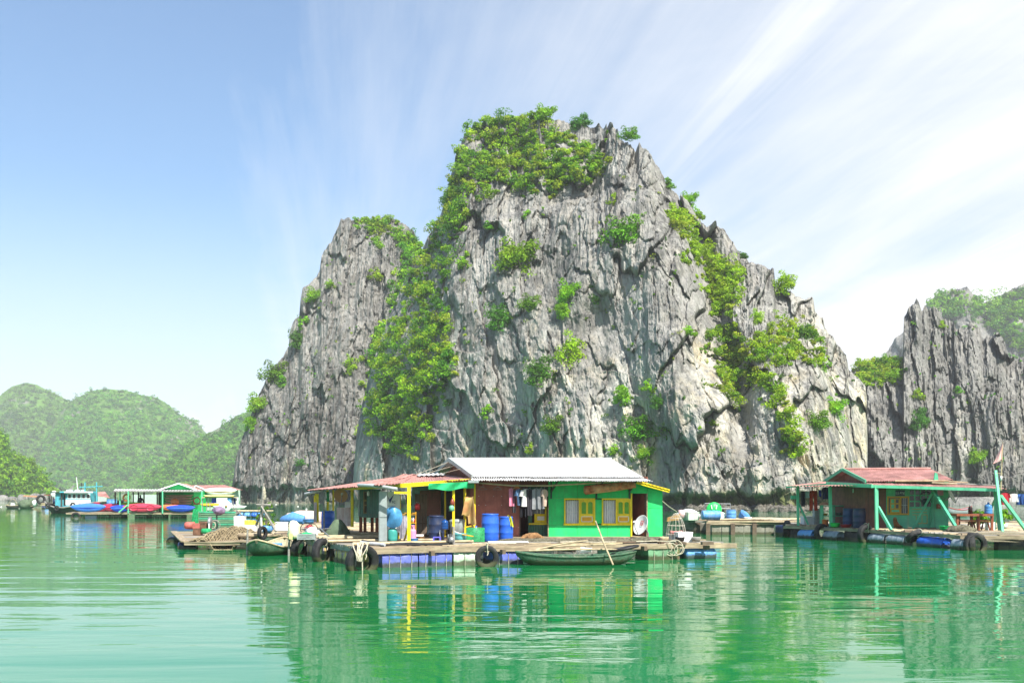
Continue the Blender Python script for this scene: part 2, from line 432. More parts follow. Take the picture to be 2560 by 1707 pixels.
class Mass:
    """a body of rock: ridge line, front face and back slope as one closed sheet"""
    def __init__(s, name, m, outline, crest, foot, step, rows, disp, stain, gamma=1.9, jag=0.0, jagl=30.0, seed=1, back=25.0):
        ox = np.array([p[0] for p in outline], float); oy = np.array([p[1] for p in outline], float)
        px = np.arange(ox[0], ox[-1] + 0.1, step)
        yt = np.interp(px, ox, oy)
        if jag:
            yt = yt - jag * (np.abs(pn(px / jagl, px * 0, seed)) * 1.2 - 0.35 + 0.55 * np.abs(pn(px / (jagl * .37), px * 0, seed + 3)) + 0.3 * pn(px / (jagl * 0.13), px * 0, seed + 4)) * np.clip((1234 - yt) / 60, 0, 1)
        Yt = np.interp(px, [c[0] for c in crest], [c[1] for c in crest])
        Yb = np.interp(px, [c[0] for c in foot], [c[1] for c in foot])
        zt = np.maximum(CH + (HOR - yt) * Yt / F, -0.8)
        zb = -1.5
        v = np.linspace(0, 1, rows)[:, None]
        PXg = np.repeat(px[None, :], rows, 0)
        z = zb + v * (zt - zb)[None, :]
        sx = (px - CX)[None, :] / F
        Y = Yb[None, :] + (Yt - Yb)[None, :] * (v ** gamma)
        xw = sx * Y
        xa = sx * ((Yt + Yb) / 2)[None, :] + 0 * z
        d = disp(xa, z, PXg, v + 0 * z)
        Y = Y - d * np.clip(smooth01(-2, 6, zt)[None, :], 0, 1)
        s.px, s.Y, s.z, s.rows = px, Y, z, rows
        s.PY = HOR - (z - CH) * F / Y
        Xf = sx * Y
        st = stain(xa, z, PXg, s.PY)
        # back slope
        Vf = np.stack([Xf, Y, z], -1)
        bk = []
        for k in (0.03, 0.25, 0.6, 1.0):
            Yk = Y[-1] + back * (0.15 + k); zk = zt * (1 - k ** 1.6) + zb * k ** 1.6
            bk.append(np.stack([sx[0] * Yk, Yk, zk], -1))
        V = np.concatenate([Vf, np.stack(bk)], 0)
        n_r, n_c = V.shape[:2]
        idx = np.arange(n_r * n_c).reshape(n_r, n_c)
        Q = np.stack([idx[:-1, :-1], idx[:-1, 1:], idx[1:, 1:], idx[1:, :-1]], -1).reshape(-1, 4)
        S = np.concatenate([st, np.repeat(st[-1:], 4, 0)], 0)
        s.V = Vf
        s.o = np_mesh(name, V.reshape(-1, 3), Q, m, True, {'stain': S.reshape(-1, 3)})
        s.o.data.set_sharp_from_angle(angle=math.radians(38))
        tag(s.o, kind='structure')
    def hit(s, px, py):
        """surface point and outward normal seen at a photo position"""
        c = int(np.clip(np.searchsorted(s.px, px), 1, len(s.px) - 2))
        col = s.PY[:, c]
        below = np.nonzero(col <= py)[0]
        r = int(below[0]) if len(below) else s.rows - 1
        r = min(max(r, 2), s.rows - 3)
        p = s.V[r, c]
        a, b_ = s.V[min(r + 5, s.rows - 1), c] - s.V[max(r - 5, 0), c], s.V[r, min(c + 5, len(s.px) - 1)] - s.V[r, max(c - 5, 0)]
        n = np.cross(b_, a); n = n / (np.linalg.norm(n) + 1e-9)
        if n[1] > 0: n = -n
        return p, n

def rock(x, z, seed, lean=0.0, A1=2.4, A2=1.0, A3=0.32, FL=0.5, big=3.0, w1=(5.0, 15.0), w2=(1.9, 6.5), flw=1.1):
    xw = x + 0.8 * fbm(x / 9, z / 16, seed + 40, 2); zw = z + 2.0 * fbm(x / 8, z / 9, seed + 50, 2)
    xl = xw + lean * z
    out = big * fbm(xl / 17, z / 45, seed, 3)
    cm = smooth01(-0.25, 0.35, fbm(x / 7, z / 7, seed + 80, 3))        # where joints are open
    f1, f2, i1, i2, ox, oy = worley(xl / w1[0] + 0.10 * pn(z / 3.0, x / 3.0, seed + 61), zw / w1[1] + 0.10 * pn(x / 1.5, z / 3.0, seed + 62), seed + 1)
    out = out + A1 * (i1 - 0.5) + A1 * 1.9 * ox * (i2 - 0.45) - A1 * 0.8 * oy * i1 - 0.20 * A1 * cm * np.exp(-((f2 - f1) / 0.035) ** 2)
    f1, f2, i1, i2, ox, oy = worley(xl / w2[0] + 0.14 * pn(z / 1.2, x, seed + 63), zw / w2[1] + 0.12 * pn(x / 0.7, z / 2, seed + 64), seed + 2)
    out = out + A2 * (i1 - 0.5) + A2 * 1.7 * ox * (i2 - 0.5) - A2 * 0.7 * oy * i1 - 0.22 * A2 * cm * np.exp(-((f2 - f1) / 0.05) ** 2)
    f1, f2, i1, i2, ox, oy = worley(xl / 0.75, zw / 2.0, seed + 3)
    out = out + A3 * (i1 - 0.5) + A3 * ox * 1.5 * (i2 - 0.3)
    # horizontal bedding breaks, short and stepped
    bm = smooth01(0.1, 0.5, fbm(x / 6, z / 3.5, seed + 90, 2))
    zb_ = z / 3.1 + 0.5 * pn(x / 5, z / 9, seed + 91); out = out + 0.7 * bm * ((zb_ - np.floor(zb_)) - 0.5)
    fm = 0.3 + 0.7 * smooth01(-0.3, 0.4, fbm(x / 10, z / 18, seed + 70, 2))
    xf = xl + 0.25 * pn(x / 1.7, z / 4, seed + 77)
    out = out + FL * fm * (ridged(xf / flw, zw / 20, seed + 4, 2) - 1.0) + 0.3 * FL * (ridged(xf / (flw * .45), zw / 9, seed + 14, 2) - 1.0)
    return out + 0.27 * fbm(x / 0.9, z / 1.7, seed + 5, 4, 0.62)

def notch(z, x, depth, top, seed):
    """wave-cut notch along the waterline"""
    h = top + 0.8 * fbm(x / 6, x * 0, seed, 3) + 0.7 * fbm(x / 1.8, x * 0 + 5.0, seed + 3, 2)
    depth = depth * (0.55 + 0.6 * smooth01(-0.5, 0.5, fbm(x / 4.0, x * 0 + 9.0, seed + 6, 2)))
    return -depth * smooth01(0.0, 1.0, np.clip((h - z) / 1.3, 0, 1)) * (1 - 0.35 * smooth01(0.6, -0.6, z))

sA = [(570, 1262), (578, 1225), (583, 1200), (590, 1142), (597, 1117), (615, 1067), (635, 1017), (650, 982), (662, 953), (684, 918), (709, 888), (722, 862), (724, 828), (732, 803), (748, 788), (751, 749), (757, 719), (779, 704), (799, 679), (804, 644), (811, 622), (829, 609), (834, 589), (846, 574), (852, 554), (878, 552), (918, 553), (978, 551), (998, 554), (1033, 575), (1060, 640), (1100, 760), (1130, 900), (1140, 1262)]
def dA(x, z, px, v):
    d = rock(x, z, 21, lean=-0.10, A1=1.7, A2=0.8, A3=0.30, FL=0.95, big=2.6, w1=(4.5, 16), w2=(1.7, 8), flw=1.25)
    return d + notch(z, x, 3.4, 4.0 + 1.2 * fbm(x / 3.0, x * 0 + 2.0, 95, 3), 91)
def stA(x, z, px, py):
    pale = 0.55 * smooth01(22, 4, z) * smooth01(0.0, 0.5, fbm(x / 7, z / 16, 31, 3)) + 0.12
    dark = smooth01(45, 12, z) * 0.9 + 0.1
    moss = 0.35 * smooth01(2.0, 0.3, z)
    return np.stack([pale, dark, moss], -1)
mA = Mass('cliff', ROCKD, sA, [(570, 236), (850, 246), (1140, 240)], [(570, 232), (650, 226), (850, 219), (1140, 226)], 2.0, 330, dA, stA, gamma=1.7, jag=7, jagl=22, seed=5)

sB = [(872, 1262), (884, 1190), (890, 1100), (905, 1010), (925, 935), (950, 850), (985, 760), (1010, 700), (1040, 640), (1062, 600), (1085, 556), (1100, 535), (1112, 500), (1120, 470), (1130, 425), (1145, 385), (1162, 345), (1178, 318), (1193, 300), (1230, 292), (1267, 283), (1304, 276), (1341, 272), (1404, 280), (1440, 290), (1460, 293), (1482, 305), (1492, 303), (1497, 299), (1508, 314), (1516, 306), (1524, 294), (1533, 302), (1545, 322), (1548, 346), (1578, 368), (1589, 380), (1594, 366), (1598, 357), (1604, 372), (1616, 381), (1622, 386), (1637, 412), (1659, 442), (1667, 468), (1696, 473), (1704, 490), (1720, 490), (1737, 516), (1752, 540), (1766, 560), (1778, 554), (1792, 548), (1811, 564), (1833, 601), (1844, 622), (1871, 656), (1904, 669), (1935, 672), (1938, 717), (1960, 730), (1986, 746), (2010, 758), (2030, 750), (2035, 756), (2037, 783), (2059, 803), (2062, 824), (2075, 840), (2092, 860), (2116, 885), (2122, 925), (2150, 950), (2163, 965), (2168, 1000), (2170, 1262)]
def dB(x, z, px, v):
    up = smooth01(24, 40, z) + smooth01(1560, 1640, px) * smooth01(12, 22, z); up = np.clip(up, 0, 1)
    lean = np.where(px < 1560, 0.30 * (1 - up), -0.12) * smooth01(1000, 1150, px)
    lean = 0.0
    a = rock(x, z, 3, lean=0, A1=3.0, A2=1.0, A3=0.32, FL=0.5, big=3.4, w1=(5.2, 15), w2=(1.9, 7.0), flw=0.85)
    b = rock(x + 0.16 * z, z, 8, lean=0, A1=2.8, A2=0.85, A3=0.26, FL=0.22, big=3.4, w1=(6.8, 17), w2=(2.5, 8.0), flw=1.1)
    d = a * up + b * (1 - up)
    # prominent buttresses, the hollow in the middle of the face and the gully on the right
    d = d + 4.0 * np.exp(-((px - 1640 - (z - 40) * -1.2) / 70.0) ** 2) * smooth01(8, 20, z)
    d = d + 3.0 * np.exp(-((px - 1440) / 55.0) ** 2) * smooth01(24, 32, z) * smooth01(52, 44, z)
    d = d - 2.4 * np.exp(-((px - 1500) / 45.0) ** 2 - ((z - 27) / 4.0) ** 2)
    d = d - 5.0 * np.exp(-((px - 1795 - (30 - z) * 3.2) / 34.0) ** 2) * smooth01(5, 12, z)
    d = d + 2.5 * np.exp(-((px - 2010) / 70.0) ** 2)
    # ledge under the summit scrub
    d = d - 2.2 * smooth01(0, 1, np.clip((z - 47 - 0.012 * (px - 1300)) / 2.0, 0, 1)) * smooth01(1560, 1480, px)
    return d + notch(z, x, 2.6, np.interp(px, [900, 1600, 1700, 2000, 2170], [1.6, 2.0, 2.5, 2.7, 2.2]), 92)
def stB(x, z, px, py):
    pale = 1.1 * smooth01(1340, 1600, px) * smooth01(28, 10, z) * smooth01(-0.35, 0.3, fbm(x / 9, z / 18, 33, 3))
    pale = pale + 0.55 * smooth01(-0.05, 0.45, fbm(x / 10, z / 22, 37, 3)) * smooth01(36, 18, z) + 0.16
    dark = 0.85 * smooth01(-0.15, 0.4, fbm(x / 5, z / 22, 38, 3)) + 0.3 * smooth01(40, 55, z)
    top = np.interp(px, [900, 1600, 1700, 2000, 2170], [1.4, 1.8, 2.3, 2.5, 2.0]) + 0.8 * fbm(x / 6, x * 0, 92, 3)
    moss = smooth01(0.6, -0.5, z - top) * 0.95
    return np.stack([np.clip(pale, 0, 1), dark, moss], -1)
mB = Mass('cliff', ROCK, sB, [(870, 196), (1000, 192), (1145, 184), (1350, 172), (1600, 162), (1766, 156), (1935, 152), (2116, 150), (2170, 149)],
          [(870, 188), (960, 168), (1100, 152), (1300, 143), (1500, 134), (1700, 124), (1900, 122), (2050, 127), (2170, 138)], 1.75, 410, dB, stB, gamma=1.55, jag=6, jagl=24, seed=9, back=35)

sD = [(2120, 1262), (2128, 930), (2150, 912), (2180, 908), (2210, 905), (2243, 902), (2256, 898), (2260, 815), (2260, 791), (2275, 760), (2284, 757), (2292, 744), (2300, 762), (2305, 776), (2312, 757), (2320, 768), (2341, 764), (2353, 791), (2369, 797), (2385, 803), (2390, 820), (2410, 822), (2426, 809), (2451, 820), (2455, 846), (2467, 840), (2500, 836), (2512, 862), (2524, 903), (2535, 900), (2549, 889), (2575, 880), (2620, 890), (2700, 870), (2760, 900), (2830, 1262)]
def dD(x, z, px, v):
    d = rock(x, z, 51, lean=0.06, A1=4.2, A2=1.1, A3=0.35, FL=0.8, big=2.5, w1=(4.4, 26), w2=(1.8, 9), flw=1.2)
    return d + notch(z, x, 3.0, 3.2, 93)
def stD(x, z, px, py):
    pale = 0.5 * smooth01(26, 6, z) * smooth01(0.0, 0.5, fbm(x / 8, z / 20, 35, 3)) + 0.08
    dark = 0.55 + 0 * z
    return np.stack([pale, dark, 0.7 * smooth01(2.6, 0.6, z)], -1)
mD = Mass('cliff', ROCKD, sD, [(2120, 212), (2830, 214)], [(2120, 198), (2830, 194)], 2.0, 280, dD, stD, gamma=2.2, jag=9, jagl=20, seed=17, back=20)

# far mountain on the right and wooded hills on the left
sE = [(2120, 1240), (2160, 1010), (2216, 880), (2243, 842), (2262, 828), (2316, 760), (2337, 746), (2361, 731), (2385, 722), (2418, 723), (2443, 743), (2450, 756), (2475, 754), (2500, 738), (2533, 722), (2560, 714), (2700, 690), (2850, 760), (3000, 1240)]
def dE(x, z, px, v): return rock(x, z, 61, A1=4.0, A2=2.0, A3=0.3, FL=0.6, big=7, w1=(9, 22), w2=(4, 9), flw=2.2)
def stE(x, z, px, py): return np.stack([0.1 + 0 * z, 0.6 + 0 * z, 0 * z], -1)
mE = Mass('mountain', ROCKD, sE, [(2120, 640), (3000, 640)], [(2120, 575), (3000, 565)], 3.5, 130, dE, stE, gamma=1.3, jag=5, jagl=30, seed=19, back=60)

def hill_material():
    m = bpy.data.materials.new('wooded_hillside'); m.use_nodes = True
    t = NT(m.node_tree); b = m.node_tree.nodes['Principled BSDF']
    geo = t.n('ShaderNodeNewGeometry'); P = geo.outputs['Position']
    n = t.noise(P, 0.12, 6, 0.6); n2 = t.noise(t.mapping(P, scale=(1, 1, 0.5)), 0.035, 5, 0.6)
    c = t.ramp(n, [(0.35, (0.05, 0.12, 0.02)), (0.65, (0.10, 0.21, 0.03))])
    c = t.mix(t.ramp(n2, [(0.58, (0, 0, 0)), (0.66, (1, 1, 1))]), c, (0.20, 0.19, 0.18))
    t.l(c, b.inputs['Base Color']); b.inputs['Roughness'].default_value = 0.95; b.inputs['Specular IOR Level'].default_value = 0.05
    return m
HILL = hill_material()
def dH(seed, amp=1.0):
    def f(x, z, px, v):
        f1, f2, i1, i2, ox, oy = worley(x / 9.0, z / 8.0, seed)
        return amp * (12 * fbm(x / 90, z / 90, seed, 4) + 2.6 * (1 - f1) + 2.0 * i1)
    return f
def st0(x, z, px, py): return np.zeros(z.shape + (3,))
h1 = [(-420, 1240), (-300, 1100), (-180, 1040), (-60, 1000), (0, 990), (16, 977), (30, 967), (65, 957), (92, 962), (117, 976), (141, 988), (174, 1004), (215, 1040), (260, 1120), (300, 1240)]
h2 = [(60, 1240), (110, 1100), (150, 1030), (174, 1004), (196, 992), (228, 977), (261, 972), (316, 976), (354, 988), (392, 995), (413, 1007), (441, 1032), (462, 1046), (490, 1054), (500, 1064), (517, 1084), (570, 1140), (640, 1240)]
h3 = [(330, 1240), (367, 1180), (435, 1136), (480, 1105), (517, 1086), (533, 1078), (571, 1056), (598, 1038), (615, 1032), (690, 1010), (760, 1040), (840, 1240)]
h0 = [(-400, 1245), (-330, 1130), (-150, 1060), (-40, 1062), (0, 1078), (11, 1092), (22, 1113), (30, 1133), (54, 1149), (82, 1165), (109, 1192), (131, 1211), (144, 1228), (152, 1245)]
mH1 = Mass('hill', HILL, h1, [(-420, 1250), (300, 1250)], [(-420, 1040), (300, 1060)], 4, 90, dH(71), st0, gamma=1.2, seed=71, back=120)
mH2 = Mass('hill', HILL, h2, [(60, 1150), (640, 1150)], [(60, 950), (640, 940)], 4, 90, dH(72), st0, gamma=1.2, seed=72, back=120)
mH3 = Mass('hill', HILL, h3, [(330, 800), (840, 780)], [(330, 710), (840, 670)], 4, 80, dH(73, 0.7), st0, gamma=1.2, seed=73, back=90)
mH0 = Mass('hill', HILL, h0, [(-400, 400), (152, 420)], [(-400, 340), (152, 405)], 3.5, 80, dH(74, 0.5), st0, gamma=1.2, seed=74, back=60)

# ------------------------------------------------------------------ foliage
def leaf_material():
    m = bpy.data.materials.new('foliage'); m.use_nodes = True
    t = NT(m.node_tree); b = m.node_tree.nodes['Principled BSDF']
    at_ = t.n('ShaderNodeAttribute', attribute_name='tint')
    oi = t.n('ShaderNodeObjectInfo')
    hs = t.n('ShaderNodeHueSaturation')
    t.l(t.math('ADD', t.math('MULTIPLY', oi.outputs['Random'], 0.024), 0.482), hs.inputs['Hue'])
    t.l(t.math('ADD', t.math('MULTIPLY', oi.outputs['Random'], 0.35), 0.85), hs.inputs['Value'])
    t.l(at_.outputs['Color'], hs.inputs['Color'])
    t.l(hs.outputs[0], b.inputs['Base Color'])
    b.inputs['Roughness'].default_value = 0.6; b.inputs['Specular IOR Level'].default_value = 0.2
    tr = t.n('ShaderNodeBsdfTranslucent'); t.l(hs.outputs[0], tr.inputs['Color'])
    mx = t.n('ShaderNodeMixShader'); mx.inputs[0].default_value = 0.40
    out = m.node_tree.nodes['Material Output']
    t.l(b.outputs[0], mx.inputs[1]); t.l(tr.outputs[0], mx.inputs[2]); t.l(mx.outputs[0], out.inputs['Surface'])
    return m
LEAF = leaf_material()
BARK = mat('bark', (0.16, 0.14, 0.11), 0.9, vary=0.3, scale=8)

PAL = np.array([(0.135, 0.36, 0.014), (0.215, 0.46, 0.016), (0.30, 0.54, 0.018), (0.070, 0.24, 0.020), (0.34, 0.48, 0.03)])
def leaves(centres, radii, per, size, rng, flat=0.75, tint=None, pal=PAL):
    """leaf-sized faces on the outside of many small clumps; returns verts, quads, tint"""
    n = len(centres)
    C = np.repeat(centres, per, 0); Rr = np.repeat(radii, per)[:, None]
    d = rng.normal(size=(n * per, 3)); d[:, 2] = d[:, 2] * 0.9 + 0.25
    d /= np.linalg.norm(d, axis=1)[:, None]
    rad = Rr * (0.55 + 0.5 * rng.random((n * per, 1)) ** 0.6)
    P = C + d * rad * np.array([1, 1, flat])
    nrm = d * 0.8 + rng.normal(size=d.shape) * 0.45 + np.array([0, 0, 0.35]); nrm /= np.linalg.norm(nrm, axis=1)[:, None]
    a = np.cross(nrm, rng.normal(size=d.shape)); a /= np.linalg.norm(a, axis=1)[:, None] + 1e-9
    b = np.cross(nrm, a)
    sz = size * (0.6 + 0.8 * rng.random((n * per, 1)))
    l, wd = a * sz, b * sz * 0.55
    droop = np.array([0, 0, -1.0]) * sz * 0.2
    V = np.stack([P - l, P + wd + droop * .3, P + l + droop, P - wd + droop * .3], 1).reshape(-1, 3)
    Q = np.arange(len(V)).reshape(-1, 4)
    if tint is None: tint = pal[rng.integers(0, len(pal), n)]
    T = np.repeat(tint, per, 0) * (0.75 + 0.5 * rng.random((n * per, 1)))
    return V, Q, np.repeat(T, 4, 0)

def poly_sample(poly, n, rng):
    P = np.array(poly, float); lo, hi = P.min(0), P.max(0); out = []
    while len(out) < n:
        q = lo + rng.random((n * 3, 2)) * (hi - lo)
        ins = np.zeros(len(q), bool); j = len(P) - 1
        for i in range(len(P)):
            c = ((P[i, 1] > q[:, 1]) != (P[j, 1] > q[:, 1])) & (q[:, 0] < (P[j, 0] - P[i, 0]) * (q[:, 1] - P[i, 1]) / (P[j, 1] - P[i, 1] + 1e-9) + P[i, 0])
            ins ^= c; j = i
        out += list(q[ins])
    return out[:n]

def cover(name, label, mass, poly, n, rad, size, per=26, seed=0, pal=PAL, lift=0.5, sub=5, cat='scrub', bare=9.0):
    rng = np.random.default_rng(seed); C = []; Rd = []; T = []; size *= 0.66; per = int(per * 1.75)
    for px, py in poly_sample(poly, n, rng):
        if float(fbm(np.array(px / 30.0), np.array(py / 24.0), seed, 3)) > bare: continue
        edge = rng.random() < 0.25
        if edge: px, py = px + rng.normal() * 14, py + rng.normal() * 12
        p, nr = mass.hit(px, py)
        r = rad * (0.45 + 1.0 * rng.random() ** 1.5) * (0.6 if edge else 1.0)
        base = p + nr * r * lift
        t0 = pal[rng.integers(0, len(pal))] * (0.7 + 0.45 * rng.random()); t0 = t0 * np.array([1 + .10 * rng.random(), 1, 1]) if rng.random() < .3 else t0
        for k in range(sub):
            off = rng.normal(size=3) * r * np.array([0.55, 0.45, 0.38]); 
            C.append(base + off); Rd.append(r * (0.42 + 0.25 * rng.random())); T.append(t0 * (0.8 + 0.4 * rng.random()))
    V, Q, Tt = leaves(np.array(C), np.array(Rd), per, size, rng, 0.7, np.array(T))
    o = np_mesh(name, V, Q, LEAF, False, {'tint': Tt})
    tag(o, label, cat, None, 'stuff'); return o

S = 1.0884
def sc_(pts): return [(x * S, y * S) for x, y in pts]
cover('gully_scrub', 'dense green scrub filling the steep gully left of the main peak', mB, sc_([(985, 545), (1040, 480), (1075, 470), (1060, 560), (1020, 640), (1035, 730), (1045, 800), (1040, 880), (1000, 960), (990, 1000), (950, 1040), (900, 1030), (840, 1000), (850, 900), (870, 800), (930, 680), (965, 600)]), 450, 1.25, 0.26, 24, 101)
cover('gully_scrub', 'green scrub behind the gully against the left rock tower', mA, sc_([(900, 520), (955, 540), (985, 530), (985, 610), (950, 680), (900, 770), (865, 850), (850, 920), (820, 1010), (840, 900), (845, 800), (900, 690), (930, 600)]), 200, 1.4, 0.32, 22, 102)
cover('summit_scrub', 'bright green scrub blanketing the summit of the main peak', mB, sc_([(1060, 335), (1085, 285), (1150, 262), (1250, 262), (1240, 300), (1300, 310), (1345, 330), (1395, 372), (1385, 415), (1330, 420), (1255, 450), (1150, 440), (1095, 462), (1040, 490), (1025, 470), (1050, 400)]), 480, 1.05, 0.24, 24, 103)
cover('ravine_scrub', 'yellow green creepers filling the ravine right of the main peak', mB, sc_([(1525, 490), (1560, 488), (1585, 520), (1600, 560), (1690, 610), (1700, 680), (1680, 720), (1640, 725), (1615, 660), (1585, 580)]), 190, 1.0, 0.22, 24, 104, PAL[[1, 2, 2, 4]])
cover('ravine_scrub', 'bright green scrub spilling down the right shoulder of the cliff', mB, sc_([(1625, 770), (1690, 745), (1710, 800), (1780, 740), (1830, 750), (1890, 790), (1890, 835), (1820, 835), (1770, 850), (1800, 890), (1815, 950), (1830, 1000), (1845, 1080), (1820, 1050), (1790, 950), (1755, 890), (1690, 850), (1685, 930), (1655, 910), (1640, 830)]), 310, 0.9, 0.20, 24, 105, PAL[[1, 2, 2, 4, 0]])
cover('saddle_scrub', 'leafy scrub on the saddle between the main cliff and dark pinnacles', mD, sc_([(1930, 890), (1945, 850), (2000, 822), (2045, 815), (2078, 835), (2050, 880), (1990, 880), (1950, 890)]), 120, 1.5, 0.28, 24, 106)
cover('hillside_trees', 'hazy green trees and scrub on the far mountain at right', mE, sc_([(2130, 720), (2170, 665), (2200, 700), (2240, 700), (2352, 670), (2400, 660), (2400, 830), (2352, 830), (2280, 760), (2240, 740), (2200, 740)]), 260, 4.6, 0.95, 18, 107, PAL[[0, 1, 3]])
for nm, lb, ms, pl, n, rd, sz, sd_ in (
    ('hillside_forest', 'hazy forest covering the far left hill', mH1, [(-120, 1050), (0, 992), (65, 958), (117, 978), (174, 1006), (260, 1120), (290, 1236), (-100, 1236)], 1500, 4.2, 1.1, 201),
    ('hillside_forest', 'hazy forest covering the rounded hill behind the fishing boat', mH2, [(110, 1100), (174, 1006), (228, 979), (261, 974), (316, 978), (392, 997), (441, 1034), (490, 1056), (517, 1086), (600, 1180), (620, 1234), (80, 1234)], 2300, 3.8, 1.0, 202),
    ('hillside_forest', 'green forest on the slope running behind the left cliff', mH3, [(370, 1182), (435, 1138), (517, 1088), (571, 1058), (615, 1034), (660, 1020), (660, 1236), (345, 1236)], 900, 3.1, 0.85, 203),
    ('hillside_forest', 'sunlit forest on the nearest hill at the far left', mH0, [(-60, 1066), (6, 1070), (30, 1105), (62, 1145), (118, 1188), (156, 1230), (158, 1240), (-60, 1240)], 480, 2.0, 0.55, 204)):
    cover(nm, lb, ms, pl, n, rd, sz * 1.2, 11, sd_, PAL[[0, 1, 1, 3]] * (np.array([1.0, 1.0, 1.0]) if sd_ == 204 else np.array([0.60, 0.78, 1.3])), 0.35, 4, 'forest', 0.85)  # cooler, bluer leaves on the farther hills put haze into their colour

rng = np.random.default_rng(808); Vs, Qs, Ss = [], [], []; nb = 0
for k in range(420):
    px = rng.uniform(1600, 2175); p, n = mB.hit(px, 1284); r = rng.uniform(.25, .8)
    c = np.array([p[0], p[1] - rng.uniform(-.6, 1.2), rng.uniform(-.1, .35)])
    ring = []
    for j, (q, hz_) in enumerate(((1.0, -.5), (1.05, .0), (.75, .55), (.25, .85))):
        for i in range(7):
            a = 2 * np.pi * i / 7 + rng.uniform(-.2, .2); rr = r * q * rng.uniform(.7, 1.25); ring.append(c + [rr * np.cos(a), rr * np.sin(a), hz_ * r * rng.uniform(.7, 1.1)])
    Vs.append(np.array(ring))
    for j in range(3):
        for i in range(7): Qs.append([nb + j * 7 + i, nb + j * 7 + (i + 1) % 7, nb + (j + 1) * 7 + (i + 1) % 7, nb + (j + 1) * 7 + i])
    nb += 28
V = np.concatenate(Vs); stn = np.tile([[0.25, 1.0, 0.25]], (len(V), 1))
o = np_mesh('oyster_rocks', V, np.array(Qs), mat('oyster_crust', (0.115, 0.105, 0.085), 0.9, vary=0.6, scale=5, dirt=0.4, dirtcol=(0.3, 0.28, 0.24), bump=0.8, bscale=20), False); tag(o, 'dark oyster covered rocks along the foot of the main cliff', 'rocks', None, 'stuff')

def tufts(label, mass, poly, n, seed, r0=.28):
    rng = np.random.default_rng(seed); C, Rd, T = [], [], []
    for px, py in poly_sample(poly, n, rng):
        if float(fbm(np.array(px / 60.0), np.array(py / 90.0), seed, 2)) < 0.0: continue
        p, nr = mass.hit(px, py); r = r0 * (.6 + 1.4 * rng.random() ** 3)
        t0 = PAL[[0, 1, 4, 3]][rng.integers(0, 4)] * (0.6 + .5 * rng.random())
        for k in range(3): C.append(p + nr * r * .4 + rng.normal(size=3) * r * .6); Rd.append(r * .7); T.append(t0)
    V, Q, Tt = leaves(np.array(C), np.array(Rd), 14, .13, rng, .9, np.array(T)); o = np_mesh('rock_tufts', V, Q, LEAF, False, {'tint': Tt}); tag(o, label, 'tufts', None, 'stuff')
tufts('tiny green tufts dotted over the main cliff face', mB, [(1100, 560), (1250, 480), (1600, 420), (1900, 700), (2140, 960), (2150, 1180), (1650, 1180), (960, 1180), (960, 950)], 420, 501)
tufts('tiny green tufts dotted over the left tower', mA, [(860, 570), (1010, 570), (960, 760), (900, 1180), (620, 1200), (620, 1080), (760, 760)], 180, 502, .34)
tufts('tiny green tufts dotted over the dark right pinnacles', mD, [(2180, 960), (2290, 780), (2560, 860), (2560, 1200), (2190, 1220)], 110, 503, .3)
# ------------------------------------------------------------------ paints and stuffs
GREEN = mat('green_paint', (0.02, 0.62, 0.16), 0.55, vary=0.16, scale=2.2, dirt=0.4, dirtcol=(0.05, 0.36, 0.12), streak=True, bump=0.15, bscale=9)
DKGREEN = mat('dark_green_paint', (0.02, 0.07, 0.05), 0.6, vary=0.3, dirt=0.3)
CORGREEN = mat('green_sheet_metal', (0.045, 0.16, 0.11), 0.5, vary=0.25, scale=4, dirt=0.5, streak=True)
YELLOW = mat('yellow_paint', (0.88, 0.67, 0.015), 0.5, vary=0.12, scale=5, dirt=0.35, dirtcol=(0.35, 0.2, 0.03), streak=True)
ORANGEY = mat('amber_paint', (0.72, 0.36, 0.015), 0.5, vary=0.12, scale=5, dirt=0.2)
BROWN = mat('oxide_red_sheet', (0.44, 0.15, 0.115), 0.6, vary=0.18, scale=3, dirt=0.5, dirtcol=(0.26, 0.09, 0.07), streak=True)
BROWN2 = mat('brown_sheet', (0.24, 0.088, 0.055), 0.65, vary=0.2, scale=3, dirt=0.5, dirtcol=(0.09, 0.04, 0.03), streak=True)
PINKR = mat('faded_red_roofing', (0.50, 0.255, 0.225), 0.65, vary=0.32, scale=0.9, dirt=0.75, dirtcol=(0.22, 0.10, 0.07), streak=False)
WHITER = mat('white_roofing', (0.60, 0.60, 0.59), 0.5, vary=0.10, scale=1.2, dirt=0.45, dirtcol=(0.42, 0.37, 0.30))
WHITE = mat('white_paint', (0.80, 0.80, 0.78), 0.5, vary=0.05, dirt=0.25, dirtcol=(0.45, 0.42, 0.36))
FOAM = mat('white_foam', (0.82, 0.82, 0.80), 0.8, vary=0.05, dirt=0.3, dirtcol=(0.5, 0.47, 0.4), bump=0.2)
MINT = mat('mint_paint', (0.14, 0.58, 0.33), 0.55, vary=0.10, scale=4, dirt=0.3, dirtcol=(0.06, 0.22, 0.13), streak=True)
MINTD = mat('deep_mint_paint', (0.08, 0.42, 0.24), 0.55, vary=0.12, scale=4, dirt=0.35, dirtcol=(0.04, 0.14, 0.09), streak=True)
WOOD = mat('weathered_plank', (0.36, 0.285, 0.19), 0.85, vary=0.35, scale=1.6, dirt=0.55, dirtcol=(0.13, 0.10, 0.07), bump=0.5, bscale=12, stretch=(1, 8, 8))
WOODG = mat('grey_plank', (0.30, 0.285, 0.255), 0.85, vary=0.3, scale=1.6, dirt=0.5, dirtcol=(0.12, 0.11, 0.09), bump=0.5, bscale=12, stretch=(1, 8, 8))
WOODD = mat('dark_plank', (0.14, 0.10, 0.07), 0.85, vary=0.3, scale=3, dirt=0.4)
